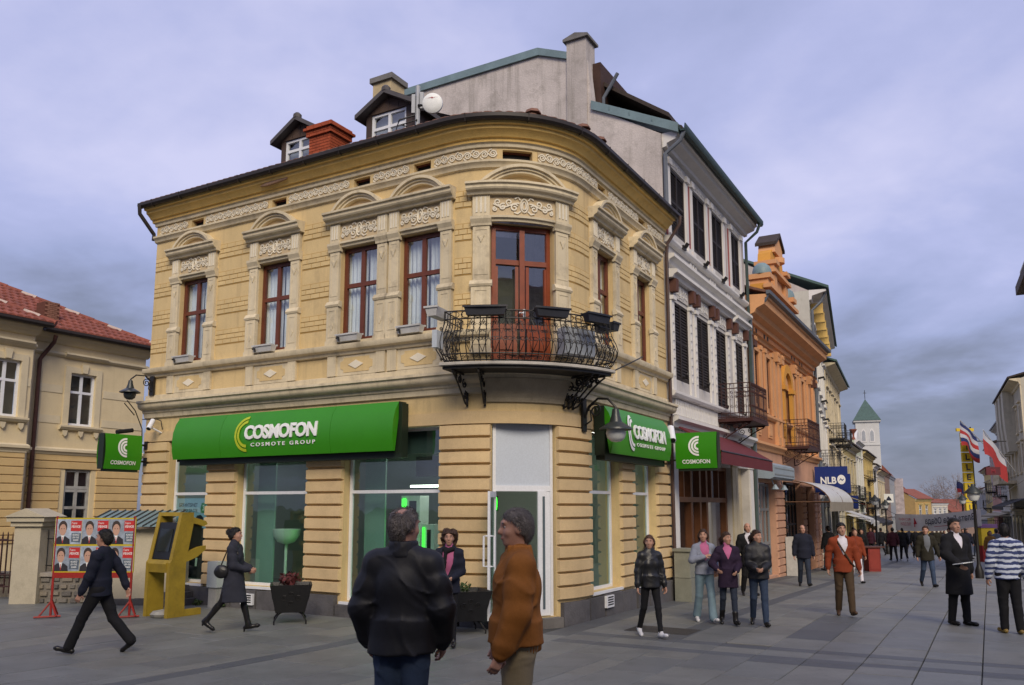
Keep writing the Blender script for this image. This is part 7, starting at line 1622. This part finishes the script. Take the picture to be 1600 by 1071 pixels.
# ---- walkers on the right
person('person in a black leather jacket and black trousers with white sneakers, long hair', 1018, 836, 996, R(196), 1.57, None, ((14,4,-6),(-12,16,24)), (((-.26,.06,.84), None), ((.27,.04,.84), None)), (-30,0,0), True, 'long', H_LB, SKN, LEA, .86, .026, BLK, .006, None, h=.013, shoe=WSHO, fold=.007, collar=.02)
person('person in a pale grey hooded jacket and light blue trousers', 1103, 828, 973, R(186), 1.62, None, ((14,6,-8),(-10,12,20)), (((-.24,.02,.98), None), ((.05,.22,1.26), (1,-.2,-.6))), (-22,0,0), True, 'long', H_BR, SKN, GHOOD, .90, .024, LBLU, .020, None, h=.014, vneck=1.16, shirt=PINKC, bell=.022, shoe=WSHO, collar=.0)
person('person in a dark plum coat over a pink top and dark jeans', 1140, 836, 977, R(176), 1.58, None, ((12,6,-8),(-10,14,22)), (((-.12,.24,1.02), None), ((.24,.24,1.06), None)), (30,0,0), True, 'pony', H_BR, SKN, PLUM, .70, .030, JEAND, .008, h=.014, vneck=1.24, shirt=PINKC, boots=.35)
def phone(rf):
    c = rf['T'](0,.33,1.08); m = MB(); m.box(c[0]-.035, c[0]+.035, c[1]-.006, c[1]+.006, c[2]-.05, c[2]+.05); attach_thing('mobile_phone', 'small dark mobile phone held by the person in black jacket and jeans', 'phone', rf, m, SHO)
person('person in a black jacket and blue jeans with a ponytail holding a phone', 1188, 827, 978, R(170), 1.63, None, ((10,4,-4),(-12,16,24)), (((-.06,.26,1.06), None), ((.06,.26,1.06), None)), (40,0,0), True, 'pony', H_BR, SKN, NYL, .86, .036, JEAN, .014, None, h=.014, collar=.03, extra=phone)
person('person in a dark suit and white shirt walking behind the ponytail woman', 1172, 829, 932, R(180), 1.76, None, ((12,6,-6),(-10,14,22)), None, (0,0,0), False, 'bald', H_BK, SKR, BLK, .74, .026, BLK, .02, None, h=.02, vneck=1.2, shirt=SHRT)
person('person in a dark blue sweater and jeans by the barred window, receding hair', 1258, 829, 917, R(170), 1.74, None, ((14,6,-12),(-10,12,20)), (((-.28,.02,.86), None), ((.28,.06,.86), None)), (10,0,0), False, 'bald', H_BK, SKR, NAVYC, .80, .028, JEAND, .022, None, h=.018, fat=1.12)
def strap(rf):
    m = MB(); m.tube([rf['T'](.10,-.05,1.47), rf['T'](.09,.09,1.40), rf['T'](.0,.155,1.22), rf['T'](-.12,.14,1.02), rf['T'](-.2,.03,.93)], .016, 5); attach_thing('bag_strap', 'brown bag strap across the rust red cardigan', 'strap', rf, m, BRWN)
person('person in a rust red cardigan over a white shirt and brown corduroy trousers', 1322, 810, 963, R(168), 1.75, None, ((15,6,-12),(-8,10,16)), (((-.29,.06,.86), None), ((.28,-.04,.88), None)), (6,0,0), False, 'short', H_BK, SKN, RUST, .82, .024, BRWN, .022, None, h=.013, vneck=1.14, shirt=SHRT, shoe=M('shoe_brown', (.06,.03,.015), .5, .2, 6, .1), extra=strap)
person('person in a dark olive blazer over a grey shirt and jeans', 1452, 820, 917, R(172), 1.78, None, ((14,6,-8),(-14,18,26)), (((-.33,.06,.86), None), ((.28,.0,.86), None)), (-25,0,0), False, 'short', H_BR, SKR, DOLV, .76, .028, JEAN, .018, None, h=.018, vneck=1.0, shirt=GTEE)
def paper(rf):
    c = rf['A'][1][2]+np.array([.02,.10,.0]); m = MB(); v = []
    for z in (0, .012):
        for (a_, b_) in ((-.11,-.10), (.11,-.10), (.11,.12), (-.11,.12)): v.append((c[0]+a_, c[1]+b_, c[2]+z+.02+b_*.15-a_*.1))
    m.box8(v); attach_thing('papers', 'bundle of white papers held out by the person in the long black coat', 'papers', rf, m, WHITE)
person('person in a long black coat, white shirt and tie holding white papers', 1503, 808, 977, R(196), 1.87, None, ((3,3,0),(-5,4,0)), (((-.26,.0,.86), None), ((.26,.30,1.02), (1,-1,-.3))), (-10,0,0), False, 'short', H_BK, SKN, BLK, .5, .040, BLK, .022, None, h=.013, coat=(.50,.235,.185), vneck=1.24, shirt=SHRT, extra=paper)
# striped hoodie: woven bands of blue and white
SM = bpy.data.materials.new('knit_stripes'); SM.use_nodes = True; n_ = SM.node_tree; L_ = n_.links.new; bb_ = n_.nodes['Principled BSDF']; bb_.inputs['Roughness'].default_value = .9
tc_ = n_.nodes.new('ShaderNodeTexCoord'); wv = n_.nodes.new('ShaderNodeTexWave'); wv.bands_direction = 'Z'; wv.inputs['Scale'].default_value = 3.6; wv.inputs['Distortion'].default_value = 2.6; wv.inputs['Detail'].default_value = 3; wv.inputs['Detail Scale'].default_value = 2.5
rm = n_.nodes.new('ShaderNodeValToRGB'); rm.color_ramp.elements[0].position = .42; rm.color_ramp.elements[0].color = (.035,.05,.14,1); rm.color_ramp.elements[1].position = .56; rm.color_ramp.elements[1].color = (.52,.57,.66,1)
L_(tc_.outputs['Object'], wv.inputs['Vector']); L_(wv.outputs[1], rm.inputs[0]); L_(rm.outputs[0], bb_.inputs['Base Color'])
def hood(rf):
    s_ = SDF(); s_.el(rf['T'](0,-.115,1.42), (.13,.06,.09), .04); s_.rc(rf['T'](-.09,-.05,1.47), rf['T'](.09,-.05,1.47), .045, .045, .04); s_.cut(folds(.006, 1.5)); s_.build('hood', SM, rf['root'], .014)
person('person seen from behind in a blue and white striped hooded sweater and black trousers', 1582, 815, 990, R(-12), 1.78, None, ((3,2,0),(-4,4,4)), (((-.29,.04,.86), None), ((.29,.04,.86), None)), (-15,0,0), False, 'crop', H_BK, SKR, SM, .86, .030, BLK, .024, None, h=.014, shoe=M('shoe_gold', (.20,.13,.03), .4, .2, 6, .1), extra=hood)
# ---- small figures farther off
far_ = [(1297,832,893,R(20),'in a dark jacket with a backpack near the curved awning',BLK,JEAND,H_BK,False), (1340,832,912,R(175),'in a red top partly hidden behind the cardigan wearer',RUST,SHRT,H_BR,True), (1397,823,877,R(-10),'seen from behind in a burgundy jacket walking down the street',BURG,BLK,H_BK,False), (1413,824,877,R(-8),'seen from behind in a black jacket with white shoes beside the burgundy jacket',BLK,BLK,H_BK,False), (1433,823,872,R(170),'with bald head and dark coat walking up the middle of the street',BLK,BLK,H_GR,False), (1487,822,885,R(175),'in a brown coat just behind the long black coat',BRWN,BLK,H_BR,False), (1551,842,888,R(170),'in a mustard coat by the dark shop on the right',MUST,JEAND,H_BR,True), (1349,836,886,R(150),'in a dark coat by the red stall',BLK,BLK,H_BR,True), (1378,834,868,R(10),'in black far down beside the lamp post',BLK,BLK,H_BK,False), (1466,834,868,R(0),'in dark clothes far down the street by the banner',DOLV,BLK,H_BK,False), (1478,836,866,R(180),'in a dark grey coat far down beside the banner end',CHAR,BLK,H_BR,True), (1560,844,882,R(0),'in a grey jacket at the dark shop front on the right',GTEE,BLK,H_BK,False), (1514,840,874,R(180),'in navy beside the right-hand lamp post',NAVYC,JEAND,H_BK,False), (1345,838,874,R(20),'in brown at the awnings of the pale house',BRWN,BLK,H_BR,True), (1442,838,862,R(0),'small and dark at the far end of the street',BLK,BLK,H_BK,False), (1368,838,866,R(180),'in charcoal near the cafe awning',CHAR,JEAND,H_BK,True)]
crowd = [(1388,862,'by the left-hand lamp posts',BLK,BLK), (1405,860,'behind the burgundy jacket',DOLV,JEAND), (1422,864,'left of the bald walker',NAVYC,BLK), (1447,863,'beyond the olive blazer',BURG,BLK), (1459,866,'right of the olive blazer',BLK,JEAND), (1472,861,'under the right half of the banner',BRWN,BLK), (1498,864,'behind the long black coat',CHAR,BLK), (1507,868,'by the foot of the right-hand lamp post',BLK,BLK), (1528,870,'between the lamp post and the vending stand',BLK,JEAND), (1540,874,'in front of the vending stand',NAVYC,BLK), (1335,873,'under the white awning',BLK,BLK), (1362,870,'beside the red stall in the shade of the awnings',BURG,BLK)]
for k_, (x_, ft, lb, c1, c2) in enumerate(crowd): far_.append((x_, 0, ft, R(180*(k_ % 2)+10*(k_ % 3)), 'small in the crowd '+lb, c1, c2, (H_BK, H_BR)[k_ % 2], k_ % 3 == 0))
for (x_, tp, ft, fc, lb, c1, c2, hr, fm) in far_:
    person('person '+lb, x_, tp, ft, fc, 1.66 if fm else 1.77, None, ((14,6,-6),(-12,14,22)), None, (0,0,0), fm, 'bald' if 'bald' in lb else ('long' if fm else 'short'), hr, SKN, c1, .78, .028, c2, .016, None, h=.026, facial=False, shoe=WSHO if 'white shoes' in lb else SHO, vneck=None)
# ================================================================ street furniture, banner, flags, trees farther down
def lamp_post(x, y, h, label):
    z = gz(x, y); t = thing('street_lamp', label, 'street lamp', 'lamp posts along the street', (x, y, z))
    m = MB(); m.lathe((0,0,0), [(.14,0),(.14,.25),(.09,.4),(.06,.5),(.05,h-.4),(.07,h-.35),(.03,h-.2),(.03,h)], 10); m.build('post', IRON, t, smooth=True)
    m = MB(); m.lathe((0,0,h), [(.05,.35),(.08,.25),(.30,.05),(.31,0),(.28,0),(.1,.1)], 12); m.build('lamp_shade', SHADE, t, smooth=True); m = MB(); m.lathe((0,0,h), [(.2,.0),(.21,-.1),(.14,-.25),(0,-.3)], 12); m.build('lamp_globe', GLOBE, t, smooth=True)
def at_dist(px_, Y): r = pray(px_, 800); return r[0]*Y/r[1], Y
for px_, Y, h, l in ((1523,30.0,3.0,'dark street lamp with white globe right of the long black coat'), (1505,52.0,3.6,'dark street lamp beside the banner near the right-hand houses'), (1368,50.0,3.4,'dark street lamp near the cafe awnings on the left'), (1384,58.0,3.4,'dark street lamp behind the burgundy jacket')):
    x, y = at_dist(px_, Y); lamp_post(x, y, h, l)
# banner across the street (its writing is seen from the back)
a = pdist(1399, 815, 46.0); b = pdist(1533, 808, 40.0); zt_, zb_ = pdist(1399,803,46)[2], pdist(1399,829,46)[2]
def BN(u, v, o=0.0): 
    q = a*(1-u)+b*u; d = (b-a)[:2]; n = np.array([d[1], -d[0]]); n /= np.linalg.norm(n); sag = -.28*math.sin(math.pi*u)
    t0 = pdist(1399,803,46)[2]*(1-u)+pdist(1533,795,40)[2]*u; b0 = pdist(1399,829,46)[2]*(1-u)+pdist(1533,822,40)[2]*u
    return (q[0]+n[0]*o, q[1]+n[1]*o, b0+(t0-b0)*v+sag*.5)
t = thing('street_banner', 'white cloth banner with mirrored handwriting hung across the street', 'banner'); m = MB(); n = 24; vs = []; 
for i in range(n+1):
    for v in (0, 1): vs.append(BN(i/n, v, .04*math.sin(i*1.3)))
m.add(vs, [(2*i,2*i+2,2*i+3,2*i+1) for i in range(n)]); m.build('cloth', M('banner_cloth', (.80,.78,.76), .9, .05, 3, 0), t, smooth=True)
sgn = 1 if (BN(.5,.5,1)[1] < BN(.5,.5,0)[1]) else -1
INK = M('ink_navy', (.02,.025,.05), .8, .1, 3, 0); INR = M('ink_red', (.45,.03,.05), .8, .1, 3, 0)
for txt, u0, u1, v0, v1, mt in (('Злата Буба Обада', .40, .95, .32, .80, INK), ('4', .255, .295, .25, .8, INR), ('МАЛ ЕКРАН', .09, .22, .32, .52, INR), ('ФЕСТИВАЛ', .07, .22, .62, .78, INR)):
    letter('lettering', text_fit(txt, u1-u0, v1-v0, .01), lambda x, y, z: BN(u1-x, v0+y, sgn*.10), mt, t)
letter('underline', ([(.5,.24,0),(.75,.24,0),(.75,.27,0),(.5,.27,0)], [(0,1,2,3)]), lambda x, y, z: BN(x, y, sgn*.10), INR, t)
m = MB(); m.tube([BN(0,1), BN(-.06,1.1), tuple(np.array(LC(.5,4.2,.1)))], .012, 4); m.tube([BN(1,1), tuple(np.array(L3(-5.5,4.0,.1)))], .012, 4); m.build('rope', IRON, t)
# vertical yellow letter sign
t = thing('letter_sign', 'tall vertical yellow sign with stacked black letters on the right-hand side', 'sign'); YS = M('sign_yellow', (.62,.44,.02), .5, .08, 3, 0)
ps = pdist(1514, 745, 58.0); w_ = 58/FPX*15; zt_ = pdist(1514,676,58)[2]; zb_ = pdist(1514,818,58)[2]
for k in range(9):
    z1 = zt_-(zt_-zb_)*k/9; z0 = z1-(zt_-zb_)/9+.04; m = MB(); m.box(ps[0]-w_/2, ps[0]+w_/2, ps[1], ps[1]+.2, z0, z1); bx_ = m.build('letter_box', YS, t)
    letter('lettering', text_fit('MILENIUM '[k] if False else 'MILLENIUM'[k], w_*.42 if 'MILLENIUM'[k] != 'I' else w_*.1, (z1-z0)*.62, .03), lambda x, y, z: (ps[0]-w_*.21+x+(w_*.16 if 'MILLENIUM'[k] == 'I' else 0), ps[1]-.01, z0+(z1-z0)*.2+y), INK, bx_)
m = MB(); m.box(ps[0]-w_*.9, ps[0]+w_*.9, ps[1]+.02, ps[1]+.16, zt_+.08, zt_+.3); m.build('top_bar', YS, t); m = MB(); m.tube([(ps[0]+w_*.6,ps[1]+.1,zb_), (ps[0]+w_*.6,ps[1]+.1,zt_+.4)], .05, 6); m.build('pole', IRON, t)
for z in (zb_+.5, zt_-.6): m = MB(); m.tube([(ps[0],ps[1]+.1,z), (ps[0]+3,ps[1]+.3,z)], .04, 5); m.build('wall_bracket', IRON, t)
# flags
def flag(label, p0, p1, hang, cols, w, hgt, nx=8):
    t = thing('flag', label, 'flag', 'flags on the right-hand houses'); m = MB(); m.tube([p0, p1], .03, 6); m.build('pole', M('pole_white', (.5,.5,.5), .5, .1, 3, 0), t)
    p0 = np.array(p0, float); p1 = np.array(p1, float); k = len(cols)
    for c_, mat in enumerate(cols):
        m = MB(); vs = []
        for i in range(nx+1):
            u = i/nx; q = p1+(p0-p1)*u*hang
            for j in (0, 1): v = (c_+j)/k; vs.append((q[0]+.05*math.sin(u*7)*v, q[1]+.12*math.sin(u*9+v*3), q[2]-hgt*v*(1-.15*math.sin(u*6))-.03))
        m.add(vs, [(2*i,2*i+2,2*i+3,2*i+1) for i in range(nx)]); m.build('cloth_band', mat, t, smooth=True)
FW = M('flag_white', (.42,.42,.45), .9, .1, 2, 0); FR = M('flag_red', (.30,.025,.025), .9, .15, 2, 0); FB = M('flag_blue', (.02,.03,.12), .9, .15, 2, 0)
flag('white and red flag on a pole from the cream house balcony', pdist(1590,742,60), pdist(1536,672,55), .62, [FW,FR,FR], 2, 1.6)
flag('red, white and blue flag hanging from a slanting white pole', pdist(1561,718,60), pdist(1500,657,56), .42, [FB,FW,FR,FW,FB,FR], 2, 1.7)
flag('small blue and red flag beside the tall yellow letter sign', pdist(1512,762,62), pdist(1495,750,60), .8, [FB,FB,FR], 1, .9)
m = MB(); c = pdist(1552,735,52); m.box(c[0]-.45, c[0]+.45, c[1], c[1]+.15, c[2]-.3, c[2]+.2); t = m.build('shop_sign', M('sign_maroon', (.10,.015,.02), .5, .1, 3, 0)); tag(t, 'small dark red shop sign below the stone balcony', 'sign')
letter('lettering', text_fit('M', .26, .26, .03), lambda x, y, z: (c[0]-.13+x, c[1]-.01, c[2]-.18+y), M('ink_dullred', (.22,.02,.03), .7, .1, 3, 0), t)
# cafe awnings and a red stall on the left of the street
def awn(label, P, a0, a1, z0, z1, reach, mat):
    t = thing('awning', label, 'awning', 'shop awnings down the street'); m = MB(); m.sweep(P, a0, a1, [(.05,z0),(.07,z0+.03),(reach,z1+.03),(reach,z1)]); m.build('canopy', mat, t); m = MB(); m.sweep(P, a0, a1, [(reach,z1+.02),(reach+.02,z1+.02),(reach+.02,z1-.25),(reach,z1-.25)]); m.build('valance', mat, t)
    m = MB(); m.tube([P(a0+.1,z0-.6,.05), P(a0+.1,z1,reach-.05)], .025, 5); m.tube([P(a1-.1,z0-.6,.05), P(a1-.1,z1,reach-.05)], .025, 5); m.build('frame', IRON, t)
AWB = M('awning_beige', (.34,.30,.22), .85, .12, 3, .1); AWR = M('awning_rust', (.16,.035,.02), .85, .12, 3, .1); AWW = M('awning_white', (.50,.50,.48), .85, .08, 3, .1); AWK = M('awning_dark', (.03,.03,.035), .85, .12, 3, .1)
awn('beige awning on the pale three-storey house', LA, 2.0, 7.5, 2.9, 2.2, 1.9, AWB); awn('rust red open awning beyond the beige one', LA, 8.5, 14.0, 2.6, 2.1, 2.0, AWR); awn('pale cream awning on the cream three-storey house', LB, .5, 6.0, 2.0, 1.2, 2.2, AWW); awn('long white awning on the cream house with brown shutters', LC, .5, 7.0, 1.4, .8, 1.9, AWW); awn('dark awning below the pale green house', LC, 9.0, 18.0, 1.2, .6, 2.0, AWK); awn('dark awning below the ochre yellow house', LC, 21.0, 32.0, 1.0, .4, 1.8, AWK)
awn('dark awning over the shops on the right-hand side', L3, -4.0, 9.0, 2.6, 2.0, 1.6, AWK); awn('grey parasol-like awning beyond the banner on the right', L3, 13.0, 30.0, 1.4, .7, 2.6, AWB); 
t = thing('blue_sign', 'small blue square sign under the beige awning', 'sign'); m = MB(); m.fbox(LA, 8.1, 8.2, 1.9, 2.6, .9, 1.6); m.build('panel', BLU, t)
t = thing('shop_sign', 'white square sign with black mark on the cream red-roofed house', 'sign'); m = MB(); m.fbox(LC, 50.0, 50.1, 2.5, 3.6, .1, 1.2); m.build('panel', WHITE, t); m = MB(); m.prism(lambda u, z, o: LC(50.0-o, z, u), [(.3,2.75),(1.0,2.75),(.9,3.0),(.65,3.35),(.4,3.0)], .005, .01); m.build('mark', INK, t)
x, y = at_dist(1358, 34.0); z = gz(x, y); t = thing('stall', 'dark red wooden stall counter on the paving by the awnings', 'stall', None, (x, y, z)); m = MB(); m.box(-.24, .24, -.25, .25, 0, .95); m.build('body', M('stall_red', (.20,.02,.015), .6, .2, 4, .1), t); m = MB(); m.box(-.40, .40, -.32, .32, .951, 1.0); m.build('top', M('stall_brown', (.09,.03,.02), .6, .2, 4, .1), t); m = MB(); m.box(-.19, .19, -.262, -.252, .1, .88); m.build('front_panel', M('stall_red2', (.24,.03,.02), .6, .2, 4, .1), t)
# vending stand on the right
x, y = at_dist(1538, 46.0); z = gz(x, y); t = thing('vending_stand', 'yellow and red striped vending stand on the right-hand side', 'stand', None, (x, y, z)); m = MB(); m.box(-.42, .42, -.3, .3, 0, .9); m.build('lower', FR, t); m = MB(); m.box(-.42, .42, -.3, .3, .9, 1.85); m.build('upper', YS, t); m = MB(); m.box(-.46, .46, -.34, .34, 1.85, 2.05); m.build('top', M('stand_violet', (.16,.08,.2), .6, .1, 3, 0), t)
# bare trees at the end of the street
BRK_ = M('bark_pale', (.20,.155,.13), .9, .3, 4, .3)
def tree(px_, py_, Y, label, sc=1.0):
    x, y, zt0 = pdist(px_, py_, Y); z = gz(x, y); t = thing('bare_tree', label, 'tree', 'bare trees at the end of the street', (x, y, z)); H_ = zt0-z; m = MB(); m.tube([(0,0,0), (.05,0,H_*.3), (0,.1,H_*.5)], [.22,.17,.12], 7); tr = m.build('trunk', BRK_, t); m = MB()
    def br(p, d, l, r_, n):
        q = p+d*l; m.tube([p, (p+q)/2+rng.normal(size=3)*l*.06, q], [r_, r_*.8, r_*.6], 4, False)
        if n == 0: return
        for _ in range(3):
            e = d+rng.normal(size=3)*.55; e[2] = abs(e[2])*.8+.15; e /= np.linalg.norm(e); br(q, e, l*.72, r_*.62, n-1)
    for k in range(5): d = np.array([math.cos(k*1.3)*.6, math.sin(k*1.3)*.6, .8]); d /= np.linalg.norm(d); br(np.array([0,0.,H_*(.3+.05*k)]), d, H_*.26, .09, 4)
    m.build('crown', BRK_, t, kind='stuff')
tree(1482, 752, 165, 'tall bare pale tree above the low house at the street end'); tree(1496, 766, 160, 'smaller bare tree beside the tall one at the street end'); tree(1470, 770, 170, 'short bare tree left of the tall one at the street end')
# the far part of the street surface, too far off to tell the slabs apart
m = MB(); vs = []
for i in range(27):
    Y_ = 45.6+(4.5*i)
    for u in (-60, -20, 0, 15, 30, 45, 60, 75, 100): X_ = u+ (Y_-45)*.5; vs.append((X_, Y_, gz(X_, Y_)-.004))
m.add(vs, [(9*i+j, 9*i+j+1, 9*i+10+j, 9*i+9+j) for i in range(26) for j in range(8)]); m.build('street', SLB[0], None, kind='structure')
# ================================================================ houses added behind the camera, made tall to shade paving; they show in shop glass
LO = Line((-42.0, -9.5), R(90), -1)
OP1 = house('bank_building', 'tall grey bank building across the square, seen only mirrored in the shop glass', LO, 0, 34, -.2, 15.5, GYF, WHT, tuple((i+.5)/11 for i in range(11)), ((4.6,6.8), (8.2,10.4), (11.8,14.0)), ROOF, 1.5, .6, (), None, True, depth=10)
OP2 = house('added_cream_block', 'unseen cream block added across the square to shade it, beside the grey bank building', LO, 34.2, 66, -.2, 13.5, CRM, TRIM, tuple((i+.5)/9 for i in range(9)), ((4.4,6.6), (7.8,10.0), (10.8,12.6)), RTL, 1.5, .6, (), None, True, depth=10)
m = MB(); m.fbox(LO, 22, 31, 3.0, 4.0, .2, .3); sg_ = m.build('fascia_board', WHITE, OP1)
letter('lettering', text_fit('СТОПАНСКА БАНКА', 7.6, .55, .02), lambda x, y, z: LO(30.4-x, 3.25+y, .31), INK, sg_)
